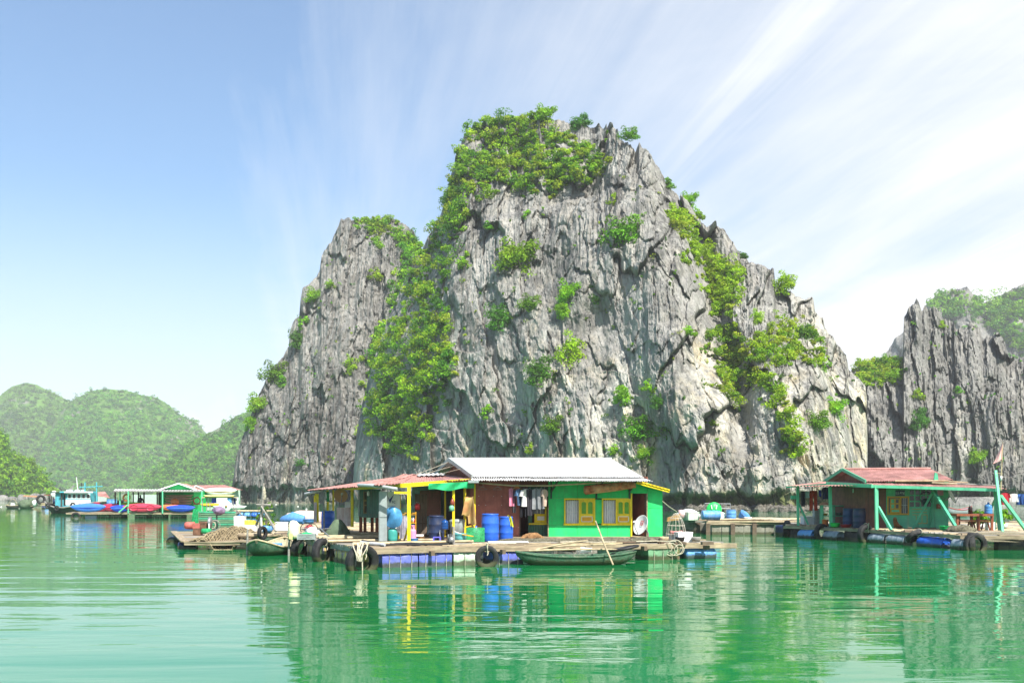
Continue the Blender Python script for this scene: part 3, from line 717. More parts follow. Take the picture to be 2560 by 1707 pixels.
BAMBOO = mat('bamboo', (0.48, 0.39, 0.24), 0.6, vary=0.25, scale=5, dirt=0.4, dirtcol=(0.2, 0.15, 0.09))
REDWOOD = mat('red_brown_wood', (0.25, 0.075, 0.035), 0.55, vary=0.2, dirt=0.2)
BLUEP = mat('blue_drum_plastic', (0.025, 0.12, 0.58), 0.38, vary=0.08, dirt=0.3, dirtcol=(0.10, 0.17, 0.40), streak=True, tide=True)
BLUEP2 = mat('faded_blue_plastic', (0.10, 0.30, 0.62), 0.45, vary=0.15, dirt=0.4, dirtcol=(0.3, 0.36, 0.42), streak=True, tide=True)
NAVYP = mat('navy_plastic', (0.02, 0.035, 0.09), 0.4, vary=0.2, dirt=0.3, tide=True)
GREYP = mat('grey_drum_plastic', (0.26, 0.31, 0.36), 0.5, vary=0.15, dirt=0.5, streak=True, dirtcol=(0.12, 0.13, 0.13), tide=True)
TARPB = mat('blue_tarpaulin', (0.12, 0.15, 0.56), 0.5, vary=0.15, scale=2.5, dirt=0.35, dirtcol=(0.22, 0.22, 0.30), bump=0.5, bscale=7, tide=True)
TARPG = mat('grey_green_tarpaulin', (0.15, 0.30, 0.17), 0.55, vary=0.2, scale=2.5, dirt=0.4, bump=0.5, bscale=7, tide=True)
TARPW = mat('white_green_tarpaulin', (0.62, 0.68, 0.56), 0.55, vary=0.2, scale=2.0, dirt=0.55, dirtcol=(0.10, 0.38, 0.16), bump=0.5, bscale=7, tide=True)
TARPK = mat('khaki_tarpaulin', (0.27, 0.255, 0.205), 0.65, vary=0.2, scale=2.5, dirt=0.5, bump=0.6, bscale=6, tide=True)
OLIVE = mat('olive_canvas', (0.10, 0.145, 0.085), 0.8, vary=0.25, scale=3, dirt=0.3, bump=0.4, bscale=9)
RUBBER = mat('tyre_rubber', (0.022, 0.022, 0.023), 0.75, vary=0.4, dirt=0.35, dirtcol=(0.12, 0.11, 0.09), bump=0.3, tide=True)
ROPE = mat('rope', (0.50, 0.45, 0.34), 0.9, vary=0.25, scale=20)
ROPED = mat('dark_rope', (0.05, 0.05, 0.05), 0.9, vary=0.25, scale=20)
HOSE = mat('black_hose', (0.03, 0.03, 0.03), 0.5)
PIPE = mat('grey_pipe', (0.42, 0.44, 0.45), 0.5, vary=0.1, dirt=0.3)
STEEL = mat('dull_steel', (0.32, 0.34, 0.35), 0.45, 0.6, vary=0.15, dirt=0.3)
SHEETG = mat('grey_sheet_metal', (0.30, 0.345, 0.34), 0.55, vary=0.1, dirt=0.25, streak=True)
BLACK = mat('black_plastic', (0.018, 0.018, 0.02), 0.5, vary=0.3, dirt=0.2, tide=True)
NET = mat('fishing_net', (0.20, 0.155, 0.09), 0.95, vary=0.6, scale=26, dirt=0.4, bump=1.0, bscale=26)
NETG = mat('green_net', (0.02, 0.36, 0.13), 0.8, vary=0.35, scale=12, bump=0.8, bscale=26)
TEALB = mat('teal_boat_paint', (0.09, 0.42, 0.50), 0.5, vary=0.15, scale=4, dirt=0.35, streak=True)
HULL = mat('tarred_hull', (0.045, 0.05, 0.045), 0.6, vary=0.3, dirt=0.5, dirtcol=(0.13, 0.12, 0.09))
BASKET = mat('tarred_basket_weave', (0.045, 0.125, 0.07), 0.75, vary=0.35, scale=14, dirt=0.5, dirtcol=(0.22, 0.21, 0.15), bump=0.8, bscale=30, tide=True)
GLASS = mat('dark_glass', (0.02, 0.022, 0.025), 0.15, spec=0.5)
GLASSG = mat('green_glass', (0.11, 0.34, 0.012), 0.25, vary=0.15)
CURTAIN = mat('white_curtain', (0.78, 0.78, 0.80), 0.85, vary=0.15, scale=12, stretch=(4, 1, 0.6))
def cloth(n, c, **k): return mat(n, c, 0.9, vary=0.15, scale=6, bump=0.3, bscale=18, **k)
def plast(n, c, r=0.42): return mat(n, c, r, vary=0.1, dirt=0.2)

# ------------------------------------------------------------------ thing builder in world coordinates
class T:
    def __init__(s, name, label, cat, base, group=None):
        s.b = Vector(base); s.o = thing(name, label, cat, s.b, 0.0, group)
    def p(s, name, mb, m, par=None, **kw):
        return mb.move(-s.b).build(name, m, par if par is not None else s.o, **kw)
def bx(px0, py0, px1, py1, d, dep=0.05, zadd=0.0):
    """box whose front face covers that window of the view at depth d"""
    return MB().span((X(px0, d), d, Z(py1, d) + zadd), (X(px1, d), d + dep, Z(py0, d) + zadd))
def bar(a, b, wd, ht=None):
    """square timber from a to b"""
    a, b = Vector(a), Vector(b); ht = ht or wd; d = (b - a); L = d.length
    mb = MB(); mb.box((0, 0, 0), (L, wd, ht))
    q = d.to_track_quat('X', 'Z')
    return mb.xf(Matrix.Translation((a + b) / 2) @ q.to_matrix().to_4x4())
def atl(pts): return [at(*p) for p in pts]
DZ = 0.60
def deckd(py, z=DZ): return (CH - z) * F / (py - HOR)
def on(px, d, z=DZ): return Vector((X(px, d), d, z))

def drum_mesh(r, h, axis='Z'):
    prof = [(0.0, 0.0), (r * 0.94, 0.0), (r, h * 0.03), (r * 0.985, h * 0.2), (r, h * 0.30), (r * 1.035, h * 0.325), (r, h * 0.35), (r, h * 0.63), (r * 1.035, h * 0.655), (r, h * 0.68), (r * 0.985, h * 0.86), (r * 0.93, h * 0.95), (r * 0.97, h * 0.965), (r * 0.97, h * 1.0), (r * 0.90, h * 1.0), (r * 0.89, h * 0.965), (0.0, h * 0.965)]
    return MB().lathe(prof, n=22, axis=axis)
def drum(label, base, r, h, m, axis='Z', rz=0.0, group=None, name='plastic_drum', cap=None):
    t = thing(name, label, 'drum', base, rz, group)
    drum_mesh(r, h, axis).build('body', m, t)
    for k in (-1, 1):
        c = (k * r * 0.5, 0, h * 0.972) if axis == 'Z' else (h * 0.972, k * r * 0.45, r * 0.2)
        MB().lathe([(0, 0.02), (r * .13, 0.02), (r * .13, -0.01)], c, 8, axis).build('bung', cap or m, t)
    return t
def rope_loop(c, r, th, axis='Y', m=ROPE, sy=1.0): return MB().torus(c, r, th, axis, 18, 5)
def tyre(label, c, Ro, ri, axis='Y', rot=(0, 0, 0), rope=True, group='tyre fenders hung on the rafts', tractor=False):
    t = thing('tyre', label, 'tyre', c, 0, group); t.rotation_euler = rot
    mb = MB(); n = 40
    prof = [(-0.55, 0.78), (-0.8, 1.0), (-0.95, 1.5), (-1.0, 1.9), (-0.82, 2.18), (-0.4, 2.26), (0, 2.28), (0.4, 2.26), (0.82, 2.18), (1.0, 1.9), (0.95, 1.5), (0.8, 1.0), (0.55, 0.78), (0.45, 0.85), (0.75, 1.3), (0.7, 1.9), (0, 2.05), (-0.7, 1.9), (-0.75, 1.3), (-0.45, 0.85)]
    P = []
    for i in range(n):
        a = 2 * math.pi * i / n; row = []
        for (h, q) in prof:
            rad = ri + (q - 0.78) / 1.5 * (Ro - ri)
            if q > 2.1: rad += (0.05 if tractor else 0.022) * Ro * (i % 2)
            hh = h * (Ro - ri) * 0.62
            row.append((rad * math.cos(a), hh, rad * math.sin(a)))
        P.append(row)
    P.append(P[0])
    mb.grid(P, True, True); mb.build('tread', RUBBER, t)
    if rope:
        MB().tube([(0.02 * math.sin(k), -0.28 * (Ro - ri) - 0.5 * (Ro - ri) * abs(math.cos(k * .52)), Ro * 0.2 + k * Ro * 0.17) for k in range(7)], 0.018, 6).build('rope', ROPE, t)
        MB().torus((0, 0, (Ro + ri) / 2), (Ro - ri) * 0.75, 0.018, 'X', 14, 5).build('rope', ROPE, t)
    return t
def basin(label, base, r, h, m, name='plastic_basin', cat='basin', tilt=None):
    o = one(name, MB().lathe([(0, 0), (r * 0.72, 0), (r * 0.9, h * 0.6), (r * 0.97, h * 0.95), (r * 1.04, h), (r * 1.04, h * 0.96), (r * 0.93, h * 0.93), (r * 0.85, h * .55), (r * 0.68, 0.03), (0, 0.03)], n=22), m, label, cat, base)
    if tilt: o.rotation_euler = tilt
    return o
def foam_box(label, base, w_, d_, h_, m=FOAM, rz=0.0, lid=True, name='foam_box'):
    t = thing(name, label, 'box', base, rz)
    mb = MB(); mb.box((0, 0, h_ * .44), (w_, d_, h_ * .88), taper=1.03); mb.build('body', m, t)
    if lid:
        mb = MB(); mb.box((0, 0, h_ * .94), (w_ * 1.06, d_ * 1.06, h_ * .11)); mb.build('lid', m, t)
    return t
def crate(label, base, w_, d_, h_, m, rz=0.0):
    t = thing('plastic_crate', label, 'crate', base, rz)
    MB().box((0, 0, 0.02), (w_, d_, 0.03)).build('bottom', m, t)
    for k in range(3):
        z = h_ * (0.2 + 0.36 * k)
        mb = MB(); 
        for sx, sy, dx, dy in ((0, -1, w_, .02), (0, 1, w_, .02), (-1, 0, .02, d_), (1, 0, .02, d_)):
            mb.box((sx * w_ / 2, sy * d_ / 2, z), (dx + .004, dy + .004, h_ * 0.24))
        mb.build('side_band', m, t)
    mb = MB()
    for sx in (-1, 1):
        for sy in (-1, 1): mb.box((sx * w_ / 2, sy * d_ / 2, h_ / 2), (.045, .045, h_ - .01))
    mb.build('corner_posts', m, t)
    return t
def dish(label, c, r, m, face, stand_z, logo=None):
    """satellite dish facing direction 'face', on a bent steel stand"""
    base = Vector((c[0], c[1], stand_z))
    t = T('satellite_dish', label, 'satellite dish', base)
    f = Vector(face).normalized(); q = f.to_track_quat('Z', 'Y').to_matrix().to_4x4()
    mb = MB().lathe([(r * k / 6, 0.22 * r * (k / 6) ** 2) for k in range(7)] + [(r * 1.02, 0.22 * r), (r * 1.0, 0.20 * r)] + [(r * k / 6, 0.22 * r * (k / 6) ** 2 - 0.02) for k in range(6, -1, -1)], n=28)
    M = Matrix.Translation(Vector(c)) @ q
    t.p('reflector', mb.xf(M), m)
    c = Vector(c)
    t.p('stand', MB().tube([c - f * 0.03, c - f * 0.22 - Vector((0, 0, .1)), Vector((c.x - f.x * .3, c.y - f.y * .3, (c.z + stand_z) / 2 - .05)), Vector((c.x - f.x * .3, c.y - f.y * .3, stand_z))], 0.03, 6), STEEL)
    mb = MB().tube([Vector((0, -r * 0.95, 0.2 * r)), Vector((0, -r * .5, r * 0.75)), Vector((0, 0.0, r * .95))], 0.018, 6)
    a = t.p('feed_arm', mb.xf(M), STEEL)
    t.p('feed_horn', MB().tube([(0, 0.02, r * 1.08), (0, -0.02, r * .86)], [0.05, 0.04], 8).xf(M), WHITE, a)
    if logo:
        mb = MB(); s_ = r * 0.3
        for (u0, v0, u1, v1) in ((-.3, .42, .3, .5), (.16, -.1, .3, .42), (-.3, -.1, -.2, .42), (-.3, -.18, .3, -.1)):
            mb.box(((u0 + u1) / 2 * r * .6, (v0 + v1) / 2 * r * .7 + .12 * r, 0.05 * r + 0.02), ((u1 - u0) * r * .6, (v1 - v0) * r * .7, 0.006))
        t.p('logo', mb.xf(M), logo)
    return t
def gas_bottle(label, base, r, h, m):
    t = thing('gas_cylinder', label, 'gas cylinder', base)
    MB().lathe([(0, 0.03), (r * .8, 0.03), (r * .98, 0.08), (r, 0.14), (r, h * .60), (r * .94, h * .70), (r * .6, h * .76), (0, h * .77)], n=20).build('body', m, t)
    MB().lathe([(r * .78, 0), (r * .8, 0.06), (r * .74, 0.06)], n=18).build('foot_ring', m, t)
    mb = MB()
    for k in range(18):
        if k % 6 in (0, 1): continue
        a0, a1 = 2 * math.pi * k / 18, 2 * math.pi * (k + 1) / 18
        mb.add([(r * .58 * math.cos(a), r * .58 * math.sin(a), z) for z in (h * .74, h) for a in (a0, a1)], [(0, 1, 3, 2)])
    mb.lathe([(r * .57, h * .93), (r * .60, h * .93), (r * .60, h), (r * .57, h), (r * .57, h * .93)], n=18)
    mb.build('guard_ring', m, t)
    MB().tube([(0, 0, h * .76), (0, 0, h * .9)], 0.02, 8).build('valve', STEEL, t)
    return t
def jug(label, base, r, h, m, cap):
    t = thing('water_jug', label, 'water jug', base)
    MB().lathe([(0, 0), (r * .9, 0), (r, h * .04), (r, h * .2), (r * .95, h * .23), (r, h * .26), (r, h * .45), (r * .95, h * .48), (r, h * .51), (r, h * .68), (r * .85, h * .78), (r * .35, h * .86), (r * .25, h * .9), (r * .25, h * .97)], n=20).build('bottle', m, t)
    MB().lathe([(r * .3, h * .93), (r * .3, h), (0, h)], n=12).build('cap', cap, t)
    return t
def garment(label, top, wd, ln, m, kind='shirt', rz=0.0, hanger=True, seed=0, group='washing hung up to dry'):
    """hanging clothing with folds; top is the hook on the line"""
    rr = random.Random(seed * 13 + 5)
    t = thing('hanging_garment', label, 'clothing', top, rz, group)
    ph = rr.random() * 6
    def fold(u, v): return 0.035 * math.sin(u * 9 + ph + v * 2) * (0.4 + v) + 0.02 * math.sin(u * 21 + ph * 2)
    z0 = -0.10
    def sheet(x0, x1, za, zb, tp=1.0, nm='cloth', sh=0.0):
        for sgn in (1,):
            P = []
            for j in range(9):
                v = j / 8; row = []
                for i in range(13):
                    u = i / 12; k = 1 + (tp - 1) * v
                    xm = (x0 + x1) / 2 + sh * v
                    drop = (0.10 * wd * (2 * u - 1) ** 2) if nm == 'body' and j == 0 else 0
                    row.append((xm + (u - .5) * (x1 - x0) * k, fold(u, v), z0 + za + (zb - za) * v - drop))
                P.append(row)
            Q = [[(x, y + 0.05, z) for x, y, z in row] for row in P]
            mb = MB(); mb.grid(P); mb.grid([r_[::-1] for r_ in Q])
            mb.grid([[P[j][0], Q[j][0]] for j in range(9)]); mb.grid([[P[j][-1], Q[j][-1]] for j in range(9)])
            mb.build(nm, m, t)
    if kind == 'shirt':
        sheet(-wd / 2, wd / 2, 0, -ln, 1.06, 'body')
        for k in (-1, 1):
            sheet(k * wd * 0.50 - wd * .13, k * wd * 0.50 + wd * .13, -0.04, -ln * 0.42, 0.9, 'sleeve', k * wd * .16)
    elif kind == 'trousers':
        sheet(-wd / 2, wd / 2, 0, -ln * .28, 1.0, 'waist')
        for k in (-1, 1): sheet(k * wd * .25 - wd * .23, k * wd * .25 + wd * .23, -ln * .26, -ln, 0.8, 'leg', k * wd * .06)
    else:
        sheet(-wd / 2, wd / 2, 0, -ln, 1.0, 'body')
    if hanger:
        MB().tube([(0, 0.02, 0.02), (0.02, 0.02, -0.03), (0, 0.02, -0.07), (-wd * .45, 0.02, -0.14), (wd * .45, 0.02, -0.14), (0, 0.02, -0.07)], 0.007, 5).build('hanger', STEEL, t)
    return t
def float_block(label, a, b, m, dep=0.9, z0=-0.25, z1=0.40, group='tarpaulin wrapped floats under the raft', ropes=3, rope_m=ROPE, seed=0):
    """wrapped foam block; a and b are the ends of its front face on the water (x, y)"""
    a, b = Vector((a[0], a[1], 0)), Vector((b[0], b[1], 0)); e = (b - a); L = e.length; e.normalize(); nb = Vector((-e.y, e.x, 0))
    if nb.y < 0: nb = -nb
    t = T('float_block', label, 'float', (a + b) / 2 + nb * dep / 2 + Vector((0, 0, z0)), group)
    P = []; nu, nv = 26, 9
    prof = [(0.0, z0), (0.0, z0 + .01)] + [(0.0, z0 + (z1 - z0) * k / 6) for k in range(1, 6)] + [(0.02, z1), (dep * .5, z1 + .015), (dep - .02, z1), (dep, z1 - .03), (dep, z0)]
    for i in range(nu + 1):
        u = i / nu; row = []
        for (q, z) in prof:
            wr = 0.020 * math.sin(u * 17 + z * 9 + seed) * math.sin(u * 5 + z * 13 + seed * 2) + 0.014 * math.sin(u * 41 + z * 21 + seed)
            pin = sum(-0.018 * math.exp(-((u - (k + .6) / (ropes + .2)) * L / 0.035) ** 2) for k in range(ropes))
            p = a + e * (u * L) + nb * (q - wr - pin * 1.0) + Vector((0, 0, z + wr * .5))
            row.append(p)
        P.append(row)
    mb = MB(); mb.grid(P); mb.add(P[0], [tuple(range(len(prof)))]); mb.add(P[-1], [tuple(reversed(range(len(prof))))])
    t.p('wrapping', mb, m)
    for k in range(ropes):
        u = (k + .6) / (ropes + .2); c = a + e * (u * L) - nb * 0.012
        t.p('rope', MB().tube([c + Vector((0, 0, z0)), c + e * .01 + Vector((0, 0, z0 * .3 + z1 * .7)), c + Vector((0, 0, z1 + .03)), c + nb * dep * .5 + Vector((0, 0, z1 + .045))], 0.011, 5), rope_m)
    return t
def plank(root, a, b, wd, th, m, name='plank'):
    """board lying from a to b (world), slightly uneven"""
    a, b = Vector(a), Vector(b); d = b - a; L = d.length
    mb = MB(); n = 4; P = []
    for k in range(n + 1):
        x = -L / 2 + L * k / n; j = R.uniform(-.012, .012); wq = wd * R.uniform(.94, 1.04)
        P.append([(x, -wq / 2, -th / 2 + j), (x, wq / 2, -th / 2 + j), (x, wq / 2, th / 2 + j), (x, -wq / 2, th / 2 + j)])
    mb.grid(P, False, True); mb.add(P[0], [(3, 2, 1, 0)]); mb.add(P[-1], [(0, 1, 2, 3)])
    o = mb.build(name, m, root)
    q = d.to_track_quat('X', 'Z'); o.rotation_mode = 'QUATERNION'; o.rotation_quaternion = q
    o.location = (a + b) / 2 - root.location
    return o
def pole(root, a, b, r, m, name='bamboo_pole', n=7, bend=0.03):
    a, b = Vector(a), Vector(b); pts = []; rr = []
    for k in range(9):
        u = k / 8; p = a * (1 - u) + b * u + Vector((0, 0, -bend * math.sin(math.pi * u) * (b - a).length * .3))
        pts.append(p - (root.location if root else Vector((0, 0, 0)))); rr.append(r * (1.0 - 0.35 * u))
    return MB().tube(pts, rr, n).build(name, m, root)
# ------------------------------------------------------------------ main raft
O_ = Vector((-4.25, 29.5, 0)); E_ = Vector((0.928, 0.372, 0)).normalized(); B_ = Vector((-0.43, 0.90, 0)).normalized()
def rp(s, t, z=DZ): return O_ + E_ * s + B_ * t + Vector((0, 0, z))
raft = thing('raft', 'weathered timber raft carrying the green house with the white roof', 'raft', rp(4, 4, 0))
plank(raft, rp(-0.35, 0, 0.50), rp(6.4, 0, 0.50), 0.12, 0.17, WOOD, 'beam')
plank(raft, rp(6.3, 0.02, 0.50), rp(12.9, 0.02, 0.42), 0.12, 0.16, WOOD, 'beam')
plank(raft, rp(-0.1, -0.1, 0.50), rp(-0.1, 9.4, 0.50), 0.12, 0.18, WOODG, 'beam')
for s in (1.9, 4.2, 6.6, 9.2, 11.6): plank(raft, rp(s, -0.25, 0.40), rp(s, 6.0, 0.40), 0.12, 0.14, WOODD, 'beam')
t_ = 0.22; k_ = 0
while t_ < 12.5:
    wd = R.uniform(0.15, 0.27); ends = [-0.2]
    smax = 12.7 if t_ < 3.2 else (6.0 if t_ > 5 else 9)
    while ends[-1] < smax: ends.append(min(smax, ends[-1] + R.uniform(2.4, 5.2)))
    for a_, b_ in zip(ends[:-1], ends[1:]):
        if R.random() < 0.06 or b_ - a_ < 0.5: continue
        z = DZ - 0.03 + R.uniform(-.02, .02) - (0.07 if a_ > 6 and t_ < 1.2 else 0)
        m_ = R.choice([WOOD, WOOD, WOODG, WOODD, BAMBOO])
        plank(raft, rp(a_ + .03, t_ + R.uniform(-.04, .04), z), rp(b_ - .03, t_ + R.uniform(-.05, .05), z), wd, 0.045, m_)
    t_ += wd + R.uniform(0.02, 0.16); k_ += 1
while t_ < 29:                      # open logs behind
    a_ = -1.2 + max(0, (t_ - 13) * .16) + R.uniform(-.5, .6)
    pole(raft, rp(a_, t_, 0.52), rp(a_ + R.uniform(5, 9), t_ + R.uniform(-.2, .2), 0.52), R.uniform(0.07, 0.11), R.choice([BAMBOO, WOOD, WOODG]), 'log')
    t_ += R.uniform(0.35, 0.75)
for s in (0.9, 3.4): pole(raft, rp(s, 11.5, 0.40), rp(s, 29, 0.40), 0.10, WOODD, 'log')
for a_, b_, z_ in ((rp(-.1, 1.3), rp(4.0, 1.7), .66), (rp(-.3, 3.4), rp(3.2, 3.2), .66), (rp(-.2, 6.6), rp(3.6, 7.0), .67), (rp(.4, 8.9), rp(4, 8.4), .68), (rp(-.2, 5.0), rp(2.6, 5.4), .68)):
    pole(raft, (a_.x, a_.y, z_), (b_.x, b_.y, z_), 0.06, BAMBOO, 'bamboo_pole', bend=0.0)

def rps(s, t=0.0): p = rp(s, t, 0); return (p.x, p.y)
float_block('blue tarpaulin float at the left corner of the main raft', rps(0.42), rps(1.52), TARPB, seed=1)
float_block('blue tarpaulin float second from the left corner of the main raft', rps(1.56), rps(2.60), TARPB, seed=2)
float_block('white and green tarpaulin float left of the round tyre', rps(2.66), rps(3.36), TARPW, seed=3, ropes=1)
float_block('blue tarpaulin float between the round tyre and the basket boat', rps(3.95), rps(4.95), TARPB, seed=4)
float_block('white tarpaulin float behind the stern of the basket boat', rps(8.15, .25), rps(8.75, .25), TARPW, seed=5, ropes=1)
float_block('grey green tarpaulin float under the right end of the main raft', rps(9.45), rps(10.55), TARPG, seed=6)
drum('white and blue drum lashed under the right tip of the main raft', rp(11.0, 0.3, 0.10), 0.27, 1.15, GREYP if False else BLUEP2, 'X', math.atan2(E_.y, E_.x))
STRIPE = mat('yellow_blue_striped_tarpaulin', (0.72, 0.50, 0.04), 0.55, vary=0.1, dirt=1.0, dirtcol=(0.16, 0.17, 0.52), streak=True, bump=0.5, bscale=7, tide=True)
def sps(t, s=-0.12): p = rp(s, t, 0); return (p.x, p.y)
float_block('yellow and blue striped float beside the rope wound tyre', sps(3.3), sps(0.9), STRIPE, seed=7, ropes=4, rope_m=ROPED)
float_block('yellow and blue striped float between the two left tyres', sps(7.0), sps(5.0), STRIPE, seed=8, ropes=3, rope_m=ROPED)
# tyres
tyre('truck tyre wound with rope at the front corner of the main raft', on(905, 28.75, 0.24), 0.50, 0.27, rot=(0.15, 0.1, math.radians(38)))
tyre('upright tyre tied on the left side of the main raft', on(808, 32.6, 0.27), 0.48, 0.27, rot=(0.0, 0.1, math.radians(62)))
tyre('tilted tyre beside the small basket boat', on(752, 35.8, 0.28), 0.50, 0.28, rot=(0.25, -0.2, math.radians(66)))
tyre('round tyre hanging flat on the front beam beside the blue barrels', on(1217, 30.15, 0.28), 0.36, 0.2, rot=(0.05, 0, math.radians(10)))
rc = T('rope_coil', 'heap of pale rope wound over the corner tyre', 'rope', on(903, 28.5, 0.45))
for k in range(9):
    a = R.uniform(-.25, .25)
    rc.p('strand', MB().tube([on(903, 28.45, 0) + Vector((a * (1 - .12 * q) + .02 * math.sin(q * 1.1 + k), .12 - 0.30 * math.sin(min(q, 5) / 5 * 1.7), 0.80 - q * 0.08 - .02 * (k % 3))) for q in range(7)], 0.018, 5), ROPE)
rc.p('loose_end', MB().tube([on(905, 28.6, 0.45), on(906, 28.55, 0.1), on(906, 28.55, -0.2)], 0.02, 5), ROPE)

# ------------------------------------------------------------------ the green house
HD = 36.2
hs = T('floating_house', 'bright green and brick red floating house with white corrugated roof', 'house', on(1410, HD, DZ))
def shr(mb): return mb.shear(-0.30, HD)
yb = 1344.0
# floor and closed shell behind the front wall
hs.p('floor', MB().span((X(1176, HD), HD - 0.55, DZ - .02), (X(1662, HD), HD + 4.6, DZ + 0.05)), WOOD)
hs.p('back_wall', shr(bx(1180, 1196, 1620, 1344, HD, 0.06).move((0, 4.4, 0))), BROWN)
for px_ in (1178, 1618): hs.p('side_wall', shr(MB().span((X(px_, HD), HD + .08, DZ), (X(px_, HD) + .05, HD + 4.4, Z(1192, HD)))), BROWN)
hs.p('ceiling', shr(MB().span((X(1180, HD), HD + .05, Z(1193, HD)), (X(1620, HD), HD + 4.4, Z(1193, HD) + .03))), BROWN2)
# oxide red sheets left of the doorway
for a_, b_ in ((1176, 1212), (1212.6, 1256), (1256.6, 1299)): hs.p('wall_sheet', bx(a_, 1198, b_, yb, HD, 0.04), BROWN)
for px_ in (1197, 1214, 1234, 1254, 1276, 1296):
    for py_ in (1240, 1262, 1290, 1318): hs.p('rivet', MB().lathe([(0.0, -.012), (0.012, -.006), (0.014, 0.0)], (X(px_, HD), HD - .001, Z(py_, HD)), 6, 'Y'), WHITE) if (px_ + py_) % 3 else None
hs.p('lintel', bx(1299, 1198, 1371, 1216, HD + .02, 0.04), BROWN2)
# recessed bay with the side window
RD = HD + 0.5
mb = MB().corr((X(1320, RD), RD, DZ), (X(1372, RD), RD, DZ), (X(1372, RD), RD, Z(1306, RD)), (X(1320, RD), RD, Z(1306, RD)), 8, 0.012, 1)
hs.p('corrugated_skirting', mb, CORGREEN)
hs.p('bay_wall', bx(1320, 1198, 1372, 1245, RD, 0.04), CORGREEN)
hs.p('bay_wall', bx(1320, 1245, 1330, 1306, RD, 0.04), CORGREEN)
hs.p('door_leaf', bx(1298.5, 1216, 1301, yb, HD - .02, 0.25), WOODD)
bw = hs.p('window', bx(1336, 1284, 1366, 1306, RD - .04, 0.03), YELLOW)
hs.p('sill', bx(1322, 1307, 1369, 1311, RD - .07, 0.1), YELLOW, bw)
hs.p('frame', bx(1362, 1244, 1366.5, 1311, RD - .16, 0.06), YELLOW, bw)
hs.p('pane', bx(1332, 1246, 1360, 1284, RD - .01, 0.01), GLASS, bw)
for px_ in (1342, 1351): hs.p('bar', bx(px_, 1246, px_ + 1.2, 1284, RD - .03, 0.015), WHITE, bw)
hs.p('trim', bx(1343, 1290, 1361, 1300, RD - .05, 0.012), WHITE, bw)
# green boards
G = lambda a, b, c, d: hs.p('wall_board', bx(a, b, c, d, HD, 0.045), GREEN)
for a_, b_ in ((1371, 1410), (1410.4, 1443.2), (1443.7, 1518.2), (1518.7, 1580)): G(a_, 1198, b_, 1245)
for a_, b_ in ((1371, 1443.2), (1443.7, 1518.2), (1518.7, 1578)): G(a_, 1311.4, b_, yb - .5)
G(1371, 1245.3, 1411, 1311); G(1488, 1248, 1506, 1309)
hs.p('corner_trim', bx(1369.5, 1262, 1371.8, yb, HD - .02, 0.05), WOOD)
hs.p('skirting', bx(1371, yb - 2.2, 1580, yb + 2.5, HD - .03, 0.03), YELLOW)
# front windows
def front_window(px0, px1):
    wn_ = hs.p('window', MB(), YELLOW) if False else None
    w0 = px0; ws = px0 + (px1 - px0) * 0.49
    f = bx(w0, 1245, px1, 1249.2, HD - .05, 0.09)
    fr = hs.p('window', f, YELLOW)
    hs.p('sill', bx(w0 - 1, 1307.6, px1 + 1, 1312.4, HD - .07, 0.11), YELLOW, fr)
    for a_ in (w0, ws - 1.5, px1 - 3.4): hs.p('jamb', bx(a_, 1249, a_ + 3.4, 1308, HD - .05, 0.09), YELLOW, fr)
    # curtain with folds behind white bars
    P = []
    for j in range(7):
        row = []
        for i in range(41):
            u = i / 40
            row.append((X(w0 + 3, HD) + u * (X(ws - 1, HD) - X(w0 + 3, HD)), HD + .10 + .022 * math.sin(u * 34 + j * .15), Z(1251, HD) + (Z(1308, HD) - Z(1251, HD)) * j / 6))
        P.append(row)
    hs.p('curtain', MB().grid(P), CURTAIN, fr)
    for k in range(1, 6): 
        q = w0 + 3 + (ws - w0 - 4) * k / 6; hs.p('bar', bx(q, 1249, q + .9, 1308, HD + .02, 0.012), WHITE, fr)
    hs.p('bar', bx(w0 + 3, 1278, ws - 1, 1279.4, HD + .008, 0.012), WHITE, fr)
    # shutter with two arched green panes and a trimmed lower panel
    sd0, sd1 = ws + 1.2, px1 - 3
    sh = hs.p('shutter', bx(sd0, 1249, sd1, 1308, HD - .015, 0.03), YELLOW)
    wq = (sd1 - sd0)
    for k in range(2):
        a_ = sd0 + wq * (0.10 + .46 * k); b_ = a_ + wq * .35
        xa, xb = X(a_, HD), X(b_, HD); zc = Z(1258, HD); rr = (xb - xa) / 2
        poly = [(xa, Z(1284, HD)), (xb, Z(1284, HD))] + [(xa + rr + rr * math.cos(math.pi * q / 10), zc + rr * .75 * math.sin(math.pi * q / 10)) for q in range(11)]
        hs.p('pane', MB().prism(poly, HD - .022, HD - .016), GLASSG, sh)
        hs.p('pane_trim', MB().tube([(x_, HD - .024, z_) for x_, z_ in poly + poly[:1]], 0.009, 4), YELLOW, sh)
    for (a_, b_, c_, d_) in ((.10, 1290, .90, 1291.5), (.10, 1302.5, .90, 1304), (.10, 1290, .15, 1304), (.85, 1290, .90, 1304)):
        hs.p('trim', bx(sd0 + wq * a_, b_, sd0 + wq * c_, d_, HD - .026 - .002 * (a_ == c_), 0.01), WHITE, sh)
    hs.p('panel', bx(sd0 + wq * .17, 1292, sd0 + wq * .83, 1302, HD - .02, 0.01), ORANGEY, sh)
front_window(1410.5, 1488); front_window(1505, 1578.5)
for a_, b_ in ((1412, 1440), (1508, 1540)): hs.p('room_dark_sheet', bx(a_, 1248, b_, 1309, HD + .3, 0.02), BLACK)  # black sheets painted as the unlit room behind the windows
